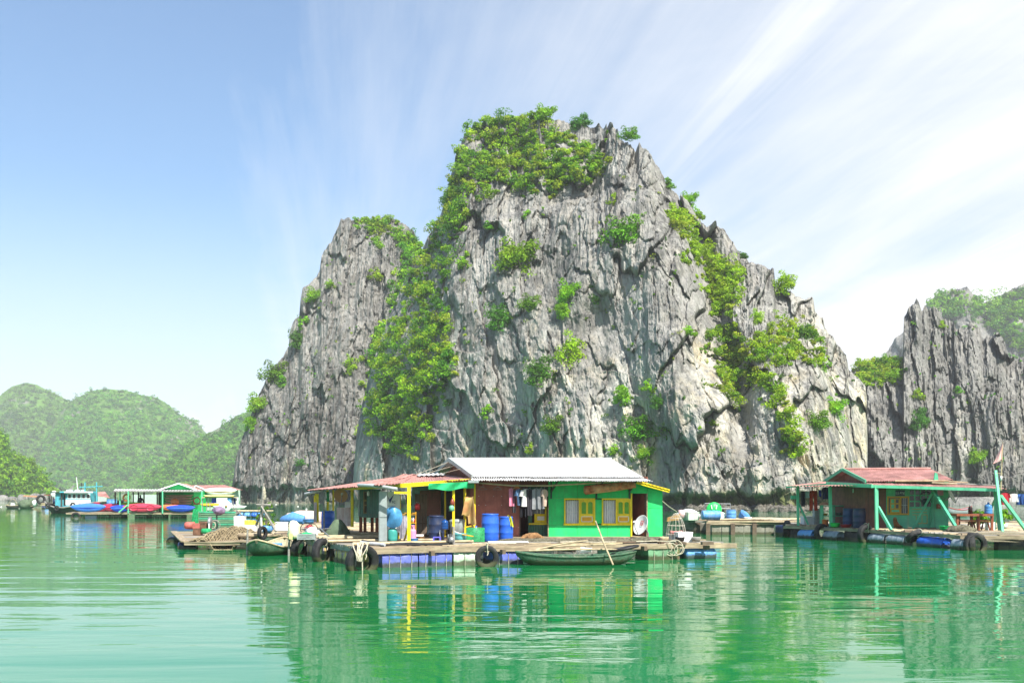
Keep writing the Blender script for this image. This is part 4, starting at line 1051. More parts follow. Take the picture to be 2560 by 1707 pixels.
# doorway and lean-to annex on the right
hs.p('door_frame', bx(1577, 1233, 1580.5, yb, HD - .04, 0.09), YELLOW)
hs.p('door_frame', bx(1616.5, 1234, 1619, yb, HD - .04, 0.09), WOOD)
hs.p('door_leaf', MB().span((X(1613, HD), HD + .05, DZ), (X(1615, HD), HD + .8, Z(1236, HD))), WOODD)
xa = X(1619, HD); xb = X(1656, HD)
def annex(za, zb, h): return MB().prism([(xa, za), (xb, za), (xb, zb[1]), (xa, zb[0])], HD - .012, HD + .03)
zt0, zt1 = Z(1206, HD), Z(1224.5, HD); zm = Z(1270, HD)
hs.p('annex_board', MB().prism([(xa, DZ), (xb, DZ), (xb, zm - .004), (xa, zm - .004)], HD - .012, HD + .03), GREEN)
hs.p('annex_board', MB().prism([(xa, zm + .004), (xb, zm + .004), (xb, zt1), (xa, zt0)], HD - .012, HD + .03), GREEN)
hs.p('wall_board', MB().prism([(X(1580.5, HD), Z(1233, HD)), (xa - .004, Z(1233, HD)), (xa - .004, zt0 - .01), (X(1580.5, HD), Z(1199, HD))], HD, HD + .04), GREEN)
hs.p('annex_side', shr(MB().span((xb - .04, HD + .035, DZ), (xb, HD + 4.0, zt1 - .02))), GREEN)
hs.p('fascia', bar(at(1590, 1204, HD - .35), at(1674, 1227, HD - .35), 0.04, 0.12), YELLOW)
hs.p('annex_roof', MB().corr(at(1592, 1202, HD - .4), at(1675, 1225.5, HD - .4), at(1640, 1220, HD + 3.6), at(1565, 1199, HD + 3.6), 9, 0.014, 3), PINKR)
# white roof in separate sheets
Rl, Rr_ = at(1124, 1148, 38.5), at(1529, 1148, 38.5); El, Er = at(1183, 1191.5, 35.55), at(1608, 1193, 35.55)
Fl, Fr = at(1178, 1200, 34.95), at(1630, 1202.5, 34.95)
Bl, Br = at(1090, 1186, 41.4), at(1450, 1186, 41.4)
NS = 6
for k in range(NS):
    u0, u1 = k / NS - .004, (k + 1) / NS + .004
    lift = Vector((0, 0, 0.006 * (k % 2)))
    hs.p('roof_sheet', MB().corr(El.lerp(Er, u0) + lift, El.lerp(Er, u1) + lift, Rl.lerp(Rr_, u1) + lift, Rl.lerp(Rr_, u0) + lift, 12, 0.019, 5, jit=.006), WHITER)
    hs.p('roof_sheet', MB().corr(Rl.lerp(Rr_, u0) + lift, Rl.lerp(Rr_, u1) + lift, Bl.lerp(Br, u1) + lift, Bl.lerp(Br, u0) + lift, 12, 0.019, 3), WHITER)
    El2, Er2 = El + Vector((0, .25, -.02)), Er + Vector((0, .25, -.02))
    hs.p('eave_sheet', MB().corr(Fl.lerp(Fr, u0) + lift, Fl.lerp(Fr, u1) + lift, El2.lerp(Er2, u1) + lift, El2.lerp(Er2, u0) + lift, 13, 0.019, 2, jit=.008), WHITER)
hs.p('ridge_cap', MB().tube([Rl + Vector((0, 0, .02)), Rr_ + Vector((0, 0, .02))], 0.05, 8), WHITER)
hs.p('bargeboard', bar(Rl + Vector((-.04, 0, 0)), El + Vector((-.04, 0, 0)), 0.05, 0.14), SHEETG)
hs.p('bargeboard', bar(Rl + Vector((-.04, 0, 0)), Bl + Vector((-.04, 0, 0)), 0.05, 0.14), SHEETG)
hs.p('gable', MB().add([Rl + Vector((.35, 0, -.06)), El + Vector((.3, .3, -.05)), Bl + Vector((.35, -.3, -.05)), Bl + Vector((.35, -.3, -.5)), El + Vector((.3, .3, -.3))], [(0, 1, 4, 3, 2)]), BROWN2)
hs.p('gutter_plate', MB().box(at(1184, 1203.5, 34.9), (0.36, 0.3, 0.09)), SHEETG)
for px_ in (1384, 1497, 1580):
    hs.p('bracket', bar(at(px_ - 6, 1246, HD - .04), at(px_ - 6, 1204, HD - .04), 0.06), DKGREEN)
    hs.p('bracket', bar(at(px_ - 6, 1228, HD - .04), at(px_ + 10, 1203, HD - .8), 0.055), DKGREEN)
for k, (a_, b_) in enumerate((((1040, 1186, 39), (1129, 1152, 38.4)), ((1055, 1186, 39), (1150, 1160, 37.8)), ((1095, 1186, 38.5), (1150, 1172, 36.8)))):
    one('guy_line', MB().tube([at(*a_), at(*b_)], 0.012, 5), ROPE, ['upper pale guy line from the red roof to the white ridge', 'lower pale guy line from the red roof to the white roof', 'short guy line across the red gable'][k], 'line', group='guy lines on the house roof')

# roll of carpet, washing line, dish and things along the front wall
cp = T('carpet_roll', 'rolled patterned carpet slung under the white eaves', 'carpet', at(1525, 1219, 35.6))
CARP = mat('patterned_carpet', (0.42, 0.13, 0.05), 0.95, vary=0.5, scale=9, dirt=0.8, dirtcol=(0.70, 0.52, 0.26), bump=.4)
cp.p('roll', MB().tube([at(1462, 1225, 35.6), at(1500, 1220.5, 35.6), at(1540, 1216.5, 35.6), at(1588, 1209.5, 35.6)], [.165, .165, .155, .14], 16), CARP)
cp.p('roll_end', MB().torus(at(1461, 1225.2, 35.6), .10, .02, 'X', 16, 5), CARP)
wl = T('washing_pole', 'long bamboo washing pole under the white eaves', 'pole', at(1360, 1212, 35.45))
wl.p('pole', MB().tube(atl([(1196, 1206.5, 35.3), (1280, 1213.5, 35.4), (1370, 1213.5, 35.4), (1450, 1209, 35.4), (1526, 1204.5, 35.5)]), [.028, .03, .03, .026, .02], 7), BAMBOO)
def hang(px, py, *a, **k): return garment(a[0], at(px, py, 35.42), *a[1:], **k)
hang(1279, 1214, 'pink shirt hanging leftmost on the washing pole', .20, .62, cloth('pink_cloth', (0.72, 0.25, 0.36)), 'towel', seed=1)
hang(1285, 1214, 'narrow dark grey garment beside the pink shirt', .12, .86, cloth('charcoal_cloth', (0.05, 0.05, 0.055)), 'towel', seed=2)
hang(1301, 1215, 'blue denim shirt on the washing pole', .34, .58, cloth('denim', (0.09, 0.17, 0.30)), 'shirt', rz=.9, seed=3)
hang(1309, 1215, 'black trousers hanging behind the white shirt', .26, 1.0, cloth('black_cloth', (0.02, 0.02, 0.025)), 'trousers', seed=4)
hang(1317, 1215, 'white shirt in the middle of the washing pole', .40, .62, cloth('white_cloth', (0.70, 0.69, 0.66)), 'shirt', rz=.8, seed=5)
hang(1325, 1215, 'dark long garment right of the white shirt', .24, .95, cloth('soot_cloth', (0.035, 0.033, 0.04)), 'towel', rz=.4, seed=6)
hang(1341, 1215, 'grey sleeveless shirt hanging before the side window', .30, .72, cloth('grey_cloth', (0.26, 0.27, 0.28)), 'towel', seed=7)
hang(1353, 1215, 'mid grey shirt with thin stripes beside the yellow window', .30, .70, cloth('slate_cloth', (0.20, 0.21, 0.22)), 'towel', rz=.5, seed=8)
hang(1362, 1216, 'checked beige shirt rightmost on the washing pole', .20, .60, cloth('check_cloth', (0.50, 0.38, 0.30)), 'shirt', rz=.9, seed=9)
for k, px_ in enumerate((1206, 1244, 1293)):
    one('clothes_hanger', MB().tube([(0, 0, 0.03), (.03, 0, .0), (0, 0, -.06), (-.17, 0, -.17), (.17, 0, -.17), (0, 0, -.06)], 0.009, 5), [STEEL, STEEL, ORANGEY][k], ['empty wire hanger nearest the left end of the washing pole', 'empty wire hanger above the tall blue barrel', 'empty yellow hanger beside the pink shirt'][k], 'hanger', at(px_, 1211.5, 35.4), group='empty hangers on the washing pole')
dish('white satellite dish standing on the deck by the black doorway', at(1605, 1313, 35.3), .36, WHITE, (-0.80, -0.50, 0.33), DZ, plast('red_print', (0.55, 0.04, 0.06)))
drum('tall blue barrel against the red wall', on(1225.5, 33.6), .292, .93, BLUEP)
drum('shorter blue barrel with a striped cloth on its lid', on(1265, 34.2), .245, .82, BLUEP)
P = [[(X(1268, 34) + .10 * u + .12 * v, 33.98 + .02 * math.sin(9 * u), DZ + .85 - .36 * v * v + .03 * math.sin(6 * u)) for u in np.linspace(0, 1, 7)] for v in np.linspace(0, 1, 9)]
one('striped_cloth', MB().grid(P), mat('yellow_black_cloth', (0.55, 0.58, 0.03), 0.9, vary=.3, scale=3, dirt=.7, dirtcol=(.03, .03, .03), stretch=(6, 1, 1)), 'yellow and black cloth hanging off the shorter blue barrel', 'cloth')
gc = T('mesh_crate', 'translucent green mesh box beside the tall blue barrel', 'box', on(1189, 33.0))
GMESH = mat('green_plastic_mesh', (0.04, 0.40, 0.14), 0.5, vary=.25, scale=10, alpha=0.62)
gc.p('side', bx(1166, 1319, 1211, 1354, 32.75, .012), GMESH); gc.p('side', bx(1170, 1318, 1210, 1352, 33.35, .012), GMESH)
for px_ in (1166, 1210): gc.p('side', MB().span((X(px_, 32.8), 32.77, DZ), (X(px_, 32.8) + .012, 33.34, DZ + .46)), GMESH)
jug('clear plastic water bottle standing in the green mesh box', on(1190, 33.05, DZ + .02), .13, .52, mat('clear_pale_plastic', (0.45, 0.68, 0.70), .25, alpha=.75), BLUEP)
TURQ = plast('turquoise_plastic', (0.13, 0.48, 0.50))
basin('turquoise washing tub under the porch', on(1150, 32.7), .24, .30, TURQ)
pd = T('paddle', 'wooden paddle lying across the turquoise tub', 'paddle', on(1160, 32.6, DZ + .33))
pd.p('shaft', MB().tube(atl([(1133, 1327, 32.7), (1158, 1336, 32.5)]), .018, 6), WHITE); pd.p('blade', bar(at(1156, 1335, 32.5), at(1183, 1340, 32.4), .10, .025), ORANGEY)
DOGB = mat('tan_dog_fur', (0.30, 0.165, 0.07), .9, vary=.35, scale=12, dirt=.4, dirtcol=(.09, .05, .025), bump=.6, bscale=50)
def skin_thing(name, label, cat, base, verts, edges, rad, m, lv=2, rz=0.0):
    me = bpy.data.meshes.new(name); me.from_pydata(verts, edges, []); o = bpy.data.objects.new(name, me); COL.objects.link(o)
    sk = o.modifiers.new('skin', 'SKIN')
    for i, r_ in enumerate(rad): me.skin_vertices[0].data[i].radius = (r_, r_) if not isinstance(r_, tuple) else r_
    me.skin_vertices[0].data[0].use_root = True
    sub = o.modifiers.new('sub', 'SUBSURF'); sub.levels = lv; sub.render_levels = lv
    me.materials.append(m); o.location = base; o.rotation_euler = (0, 0, rz)
    return tag(o, label, cat)
skin_thing('dog', 'tan dog asleep on the porch floor below the washing', 'dog', on(1330, 34.6),
    [(0, 0, .13), (.16, .02, .14), (.30, .03, .11), (-.16, -.02, .13), (-.27, -.06, .09), (-.35, -.12, .06), (-.41, -.17, .045), (-.27, -.10, .17), (-.25, .02, .17), (.36, -.06, .05), (.26, -.16, .035), (.12, -.19, .03), (-.12, -.14, .04), (-.24, -.20, .03), (-.34, -.23, .025), (.42, .02, .05), (.47, -.08, .03)],
    [(0, 1), (1, 2), (0, 3), (3, 4), (4, 5), (5, 6), (4, 7), (4, 8), (2, 9), (9, 10), (10, 11), (3, 12), (12, 13), (13, 14), (2, 15), (15, 16)],
    [.13, .14, .11, .13, .085, .06, .035, .02, .02, .055, .035, .025, .045, .03, .022, .03, .014], DOGB)

# ------------------------------------------------------------------ porch kitchen with the faded red roof
pk = T('porch_kitchen', 'open porch kitchen on yellow posts under a faded red roof', 'shelter', on(1060, 34, DZ))
def ypost(px, d, ytop, wd=.10, m=YELLOW, z0=DZ): pk.p('post', MB().span((X(px, d) - wd / 2, d - wd / 2, z0), (X(px, d) + wd / 2, d + wd / 2, Z(ytop, d))), m)
ypost(1022.5, 32.4, 1212, .10); ypost(999.5, 34.2, 1236, .07); ypost(1134, 34.6, 1212, .08); ypost(1162, 36.0, 1214, .09); ypost(1187, 35.6, 1210, .06); ypost(1113, 36.6, 1214, .06)
pk.p('beam', bar(at(1003, 1213.5, 32.4), at(1174, 1200.5, 35.6), .07, .13), YELLOW)
pk.p('beam', bar(at(1003, 1213.5, 32.45), at(877, 1221, 38.6), .07, .11), YELLOW)
pk.p('rail', bar(at(985, 1231, 32.3), at(1020, 1231.5, 32.4), .05, .07), YELLOW)
pk.p('brace', bar(at(1010, 1352, 33.4), at(1021, 1316, 32.6), .05), YELLOW)
pk.p('bench_frame', bar(at(1160, 1318, 35.2), at(1188, 1312, 35.2), .04), YELLOW)
pk.p('floor', MB().add([rp(2.2, 2.4, DZ + .03), rp(6.6, 2.4, DZ + .03), rp(6.6, 8, DZ + .03), rp(2.2, 8, DZ + .03)], [(0, 1, 2, 3)]), WOODD)
for k in range(4):
    u0, u1 = k / 4 - .01, (k + 1) / 4 + .01
    A, B, C, D = at(936, 1212.5, 31.8), at(1177, 1198.5, 35.3), at(1118, 1186.5, 40.5), at(1010, 1184.5, 39)
    pk.p('roof_sheet', MB().corr(A.lerp(B, u0), A.lerp(B, u1), D.lerp(C, u1), D.lerp(C, u0), 9, .018, 5, sag=.03, jit=.014), PINKR)
    A, B, C, D = at(768, 1225, 46), at(938, 1212.8, 32), at(1038, 1184.5, 39), at(850, 1213.5, 48.5)
    pk.p('roof_sheet', MB().corr(A.lerp(B, u0), A.lerp(B, u1), D.lerp(C, u1), D.lerp(C, u0), 12, .018, 5, jit=.014), PINKR)
pk.p('roof_sheet', MB().corr(at(1040, 1189, 37.5), at(1110, 1186.5, 37.8), at(1112, 1182, 39.5), at(1048, 1184, 39.2), 6, .018, 2), WHITER)
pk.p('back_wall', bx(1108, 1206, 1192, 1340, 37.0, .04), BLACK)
gp = T('gutter_pipe', 'grey plastic gutter pipe under the edge of the faded red roof', 'pipe', at(945, 1215, 32))
gp.p('pipe', MB().tube(atl([(896, 1212, 33.2), (925, 1213, 32.4), (960, 1216.5, 32.1), (993, 1222, 32)]), .055, 10), PIPE)
gp2 = T('gutter_pipe', 'grey pipe drooping from the far left corner of the red roof', 'pipe', at(785, 1229, 45))
gp2.p('pipe', MB().tube(atl([(763, 1234, 45.5), (785, 1229.5, 45), (804, 1225, 44.5)]), .06, 8), PIPE)
P = []
for j in range(9):
    v = j / 8; row = []
    for i in range(25):
        u = i / 24; A, B = at(1072, 1208.5, 33.4), at(1186, 1203.5, 35.3)
        row.append(A.lerp(B, u) + Vector((0, -.10 - .05 * math.sin(u * 15 + v * 3), -.20 * v - .05 * math.sin(u * 3.1) * v + .03 * math.sin(u * 11) * v)))
    P.append(row)
one('green_awning', MB().grid(P), mat('green_tarpaulin', (0.02, 0.42, 0.15), .5, vary=.2, bump=.4, bscale=8), 'green tarpaulin rolled up under the yellow porch beam', 'awning')
ct = T('cabinet', 'tall grey sheet metal locker beside the gas cylinders', 'locker', on(958, 32.6))
ct.p('body', MB().box(on(958, 32.75, 1.45), (.25, .30, 1.66)), SHEETG); ct.p('door', bx(948.6, 1228, 967, 1292, 32.58, .02), SHEETG); ct.p('door', bx(948.6, 1294, 967, 1352, 32.58, .02), SHEETG)
po = T('poster', 'white poster with a navy V logo behind the gas cylinders', 'poster', on(987, 34.0, 1.0))
po.p('sheet', bx(966, 1229, 1000, 1330, 34.0, .015), WHITE)
NAVY = plast('navy_print', (0.02, 0.03, 0.14))
def dd(a, b): return (X(a, 33.99), Z(b, 33.99))
po.p('letter', MB().prism([dd(968, 1237), dd(973.5, 1248), dd(984.5, 1236), dd(975, 1258)], 33.985, 33.992), NAVY)
po.p('letter', bx(980, 1251, 981.4, 1257, 33.985, .008), NAVY)
po.p('letter', MB().tube([(X(986.5, 34) + .035 * math.cos(a), 33.985, Z(1254, 34) + .04 * math.sin(a)) for a in np.linspace(.8, 5.5, 10)], .008, 4), NAVY)
for k, (a_, b_, y_) in enumerate(((970, 988, 1263.5), (976, 980, 1271), (986, 990, 1271), (969, 974, 1278))): po.p('print_line', bx(a_, y_, b_, y_ + 1.0, 33.99, .006), NAVY)
gas_bottle('teal gas cylinder beside the grey locker', on(981.5, 32.9), .16, .60, plast('teal_enamel', (0.05, 0.32, 0.28)))
gas_bottle('pink gas cylinder behind the bright yellow post', on(1032, 33.4), .115, .55, plast('pink_enamel', (0.75, 0.30, 0.48)))
P = [[(X(966, 33) + .5 * u + .06 * math.sin(v * 3), 32.75 - .18 * math.sin(math.pi * u) * math.sin(math.pi * (.15 + .8 * v)), Z(1275 + 36 * v - 10 * math.sin(math.pi * u) * (1 - v) + (8 * math.sin(math.pi * u) * v), 33)) for u in np.linspace(0, 1, 13)] for v in np.linspace(0, 1, 11)]
one('plastic_bag', MB().grid(P), mat('blue_bag_plastic', (0.07, 0.27, 0.52), .35, vary=.25, scale=5, bump=.5, bscale=8), 'big blue plastic bag hung above the teal gas cylinder', 'bag')
garment('black and white zebra cloth hanging behind the yellow post', at(1008, 1281, 33.3), .26, .80, mat('zebra_cloth', (0.55, 0.53, 0.62), .9, vary=.2, scale=4, dirt=1.0, dirtcol=(.03, .03, .05), stretch=(3, 1, 1)), 'towel', hanger=False, seed=21)
sf = T('shelf_rack', 'small orange wooden shelf behind the pink gas cylinder', 'shelf', on(1032, 33.9))
for px_ in (1026, 1039.5): sf.p('upright', bx(px_ - .8, 1279, px_ + .8, 1350, 33.9, .05), ORANGEY)
for py_ in (1281, 1285, 1306): sf.p('board', bx(1005 if py_ < 1300 else 1025, py_, 1040, py_ + 1.6, 33.88, .2), ORANGEY)
for k, (px_, h_, m_) in enumerate(((1029, .16, STEEL), (1033, .2, WHITE), (1036, .13, plast('red_plastic', (.5, .03, .03))))):
    one('jar', MB().lathe([(0, 0), (.03, 0), (.03, h_ * .7), (.02, h_ * .8), (.022, h_), (0, h_)], n=10), m_, ['steel', 'white', 'red'][k] + ' jar on the small orange shelf', 'jar', (X(px_, 33.95), 33.98, Z(1306, 33.9)))
kt = T('kettle', 'red kettle hanging beside the dark plank door', 'kettle', at(1043.5, 1266, 34.2))
RED = plast('red_enamel', (0.42, 0.025, 0.03))
kt.p('body', MB().lathe([(0, -.11), (.085, -.11), (.095, 0), (.07, .09), (.03, .11), (0, .12)], at(1043.5, 1266, 34.2), 16), RED)
kt.p('handle', MB().torus(at(1043.5, 1259.5, 34.2), .07, .01, 'Y', 16, 5), STEEL); kt.p('spout', MB().tube(atl([(1039, 1267, 34.2), (1036, 1262, 34.2)]), [.025, .015], 6), RED)
dr = T('plank_door', 'dark plank door standing open in the porch kitchen', 'door', on(1052, 35.2))
for k in range(4): dr.p('plank', bx(1037.5 + k * 7.6, 1234, 1044.6 + k * 7.6, 1343, 35.2 + .01 * (k % 2), .03), WOODD)
for py_ in (1272, 1306): dr.p('batten', bx(1037, py_, 1068, py_ + 3, 35.16, .03), WOODD)
SALM = mat('salmon_paint', (0.60, 0.25, 0.20), .6, vary=.1, dirt=.3, streak=True)
ls = T('louvre_shutters', 'salmon pink louvred shutters at the back of the porch', 'shutter', on(1086, 39, 1.1))
ls.p('frame', bx(1050, 1226, 1102, 1289, 39.02, .03), SALM)
for cx0, cx1 in ((1053, 1071), (1078, 1099)):
    for k in range(14):
        py_ = 1229 + k * 4.1
        if 5 < k < 7: continue
        ls.p('slat', bar(at(cx0, py_, 38.98), at(cx1, py_, 38.98), .05, .012).wob(0), SALM)
lw = T('wall_panel', 'pale blue wall panel behind the porch kitchen', 'panel', on(1075, 39.3, DZ)); lw.p('sheet', bx(1030, 1215, 1110, 1345, 39.3, .03), mat('pale_blue_paint', (.42, .62, .68), .6, dirt=.3, streak=True))
drum('big black water drum under the porch roof', on(1091, 34.0), .27, .86, NAVYP)
jug('dark blue water jug on the stand beside the black drum', at(1112, 1322.5, 33.4), .12, .36, mat('deep_blue_clear_plastic', (0.01, 0.06, 0.22), .15), NAVYP)
js = T('jug_stand', 'low dark wire stand under the dark blue jug', 'stand', on(1112, 33.4))
for px_ in (1105, 1119): js.p('leg', MB().tube([at(px_, 1323, 33.4), on(px_ - 1, 33.4)], .012, 5), BLACK)
js.p('ring', MB().torus(at(1112, 1323, 33.4), .12, .014, 'Z', 16, 5), BLACK); js.p('wheel_rim', MB().torus(on(1100, 33.2, DZ + .22), .17, .012, 'X', 18, 5), STEEL)
bn = T('bin', 'grey lidded bin in the shade of the porch', 'bin', on(1143, 35.4))
bn.p('body', MB().lathe([(0, 0), (.24, 0), (.275, .62), (.27, .63), (0, .63)], on(1143, 35.4), 20), SHEETG); bn.p('lid', MB().lathe([(.29, .60), (.29, .66), (.2, .70), (0, .71)], on(1143, 35.4), 20), SHEETG)
P = []
for j in range(15):
    v = j / 14; row = []
    for i in range(9):
        u = i / 8
        if v < .35: q = v / .35; c = at(1164 + 10 * q, 1288 - 48 * q, 34.9)
        else: q = (v - .35) / .65; c = at(1174 + 7 * q, 1240 + 70 * q, 35.1)
        row.append(c + Vector((.14 * (u - .5) * 2, .10 * math.sin(u * 4 + v), .03 * math.sin(u * 7))))
    P.append(row)
one('towel', MB().grid(P), mat('ochre_striped_towel', (.52, .36, .14), .95, vary=.15, dirt=.35, dirtcol=(.45, .09, .05), bump=.4), 'ochre towel with red border draped over the porch frame', 'towel')
hb = T('hanging_bottles', 'red and green plastic bottles strung on a yellow post', 'bottle', at(1131, 1262, 34.4))
hb.p('bottle', MB().lathe([(0, -.14), (.07, -.14), (.08, .02), (.05, .10), (.02, .13), (.02, .17)], at(1131, 1256, 34.4), 12), mat('brown_bottle', (.22, .05, .03), .3)); hb.p('bottle', MB().lathe([(0, -.10), (.10, -.10), (.09, .05), (.05, .1)], at(1129, 1270, 34.35), 12), mat('green_bag', (.15, .45, .28), .4))
basin('blue basin on the porch boards by the yellow post', on(1034, 32.9), .16, .13, BLUEP2)
basin('brown enamel bowl behind the blue basin', on(1052, 33.6), .14, .16, mat('brown_enamel', (.28, .16, .07), .4), 'bowl', 'bowl')
foam_box('small white tray stacked on the brown bowl', on(1050, 33.6, DZ + .17), .24, .18, .07, lid=False, name='tray')
st = T('stool', 'small violet plastic stool on the porch boards', 'stool', on(1092.5, 32.9))
VIOL = plast('violet_plastic', (0.13, 0.12, 0.58))
st.p('seat', MB().box(on(1092.5, 32.9, DZ + .17), (.25, .22, .03)), VIOL)
for sx in (-1, 1):
    for sy in (-1, 1): st.p('leg', MB().box(on(1092.5, 32.9, DZ + .08) + Vector((sx * .105, sy * .09, 0)), (.045, .045, .16)), VIOL)
en = T('engine_parts', 'small greasy engine lashed to a bollard at the porch edge', 'engine', on(1128, 32.0))
en.p('block', MB().box(on(1127, 32.0, DZ + .16), (.16, .16, .26)).wob(.02, 9), STEEL); en.p('flywheel', MB().lathe([(0, -.02), (.1, -.02), (.1, .02), (0, .02)], on(1128, 31.88, DZ + .12), 14, 'Y'), STEEL)
en.p('bollard', MB().tube([on(1135, 32.0), on(1133.5, 32.0, DZ + .55)], .035, 7), WOODG); en.p('cable', MB().tube([on(1120, 31.9, DZ + .02), on(1124, 31.8, DZ + .3), on(1130, 31.85, DZ + .42), on(1127, 31.9, DZ + .05)], .014, 5), HOSE)
for k, pts in enumerate(([(900, 1362, 31), (930, 1353, 31.5), (975, 1359, 31.2), (1030, 1357, 31.3), (1080, 1362, 31), (1120, 1359, 31)], [(905, 1350, 32), (945, 1357, 31.5), (1000, 1364, 30.9), (1060, 1360, 31), (1105, 1365, 30.8)], [(930, 1360, 31), (960, 1366, 30.6), (1010, 1360, 31), (1050, 1368, 30.5)])):
    one('hose', MB().tube([Vector((p.x, p.y, max(p.z, DZ + .03))) for p in atl(pts)], .03, 6), HOSE, ['long black hose lying along the porch edge', 'black hose looping past the grey locker foot', 'short black hose near the front beam'][k], 'hose', group='black hoses on the deck')
hp = T('drain_pipe', 'grey plastic pipe lying on the deck behind the corner tyre', 'pipe', on(930, 30.8)); hp.p('pipe', MB().tube([on(902, 31.2, .68), on(930, 30.8, .66), on(962, 30.5, .64)], .05, 9), PIPE)

# ------------------------------------------------------------------ long basket boat moored in front
def hull(t, L, W, H, m, rim, sheer=.22, nm='hull', thick=.03, zb=-.08, blunt=2.2, inner=None):
    P, Q = [], []; n = 27; k = 13
    for i in range(n):
        u = i / (n - 1); s_ = 2 * u - 1; w_ = W / 2 * max(0.02, (1 - abs(s_) ** blunt)) ** .62; zr = H + sheer * abs(s_) ** 2.4; keel = zb + (zr - zb) * abs(s_) ** 5 * .8
        P.append([(s_ * L / 2, -w_ * math.cos(math.pi * j / (k - 1)), zr - (zr - keel) * math.sin(math.pi * j / (k - 1)) ** .75) for j in range(k)])
    Q = [[(x * .985, y * .94, z + .035 if 0 < j < k - 1 else z) for j, (x, y, z) in enumerate(r_)] for r_ in P]
    MB().grid(P).build(nm, m, t); MB().grid([r_[::-1] for r_ in Q]).build('inner_lining', inner or m, t)
    g = [Vector(r_[0]) for r_ in P] + [Vector(r_[-1]) for r_ in P[::-1]]; MB().tube(g + [g[0]], .035, 7).build('gunwale', rim, t)
    return P
bt = thing('basket_boat', 'long green basket boat moored along the front of the raft', 'boat', (X(1440, 31.0), 31.0, 0), math.radians(4))
hull(bt, 3.75, .92, .26, BASKET, BASKET, .15)
RG = mat('boat_ribs', (.42, .38, .30), .9, vary=.3, dirt=.4)
for k in range(9):
    x = -1.45 + k * .36; wv = .5 * (1 - abs(x / 1.87) ** 2.2) ** .62
    MB().box((x, 0, .24), (.05, wv * 1.6, .03)).build('thwart', RG, bt)
lo = MB().torus((0, 0, 0), .34, .045, 'Z', 22, 7).xf(Matrix.Translation((1.52, 0, .50)) @ Matrix.Rotation(-.18, 4, 'Y') @ Matrix.Diagonal((1.25, .8, 1, 1))); lo.build('bow_ring', BLACK, bt)
one('foam_lump', MB().box((0, 0, .06), (.34, .2, .12)).wob(.02, 8), FOAM, 'white bundle lying in the long basket boat', 'bundle', (X(1465, 31), 31.0, .40))
for k, (a_, b_, r_) in enumerate((((1322, 1376, 30.7), (1560, 1373, 30.9), .034), ((1340, 1373, 31.2), (1470, 1350, 31.3), .03), ((1300, 1372, 31.6), (1540, 1360, 31.6), .028))):
    one('bamboo_pole', MB().tube([at(*a_), at(*a_).lerp(at(*b_), .5) + Vector((0, 0, .03)), at(*b_)], [r_, r_ * .9, r_ * .7], 7), BAMBOO, ['bamboo pole lying along the near gunwale of the basket boat', 'bamboo pole slanting from the basket boat to the deck', 'bamboo pole lying across the back of the basket boat'][k], 'pole', group='bamboo poles on the basket boat')
one('punting_pole', MB().tube(atl([(1489, 1302, 31.6), (1510, 1358, 30.7), (1533, 1412, 30.1)]), [.02, .028, .03], 7), BAMBOO, 'bamboo punting pole leaning upright into the water by the boat', 'pole')
# fish trap, boxes and ropes on the right tip
ft = T('fish_trap', 'round wire fish trap standing on the right tip of the raft', 'fish trap', on(1690, 34.6, .55))
WIRE = mat('pale_wire', (.50, .46, .38), .7)
pr = [(0, .98), (.07, .96), (.2, .80), (.3, .55), (.345, .25), (.35, 0)]
for k in range(14):
    a = 2 * math.pi * k / 14; ft.p('rib', MB().tube([on(1690, 34.6, .55) + Vector((r_ * math.cos(a), r_ * math.sin(a), h_)) for r_, h_ in pr], .006, 4), WIRE)
for r_, h_ in pr[2:]: ft.p('hoop', MB().torus(on(1690, 34.6, .55 + h_), r_, .008, 'Z', 22, 4), WIRE)
NETP = mat('pink_net', (.55, .22, .2), .9, vary=.3)
ft.p('bait_net', MB().lathe([(0, .32), (.18, .36), (.24, .3), (.2, .24), (0, .24)], on(1690, 34.6, .55), 12).wob(.03, 11), NETP)
foam_box('white foam box in front of the wire fish trap', on(1708, 34.3, .55), .52, .38, .34, rz=.25)
foam_box('white foam block behind the wire fish trap', on(1685, 34.9, .55), .4, .3, .26, lid=False)
rp2 = T('rope_coil', 'loops of pale rope on the right end of the front beam', 'rope', on(1685, 33.5, .5))
for k in range(4): rp2.p('loop', MB().torus(on(1668 + k * 10, 33.3, .40 - .06 * (k % 2)), .16 + .05 * (k % 3), .016, 'Y', 18, 5), ROPE)
for k, (px_, m_) in enumerate(((1660, WOODD), (1700, WOODD), (1768, WOODD))): plank(raft, on(px_ - 14, 33.4, .54), on(px_ + 14, 33.5, .54), .16, .10, m_, 'block')

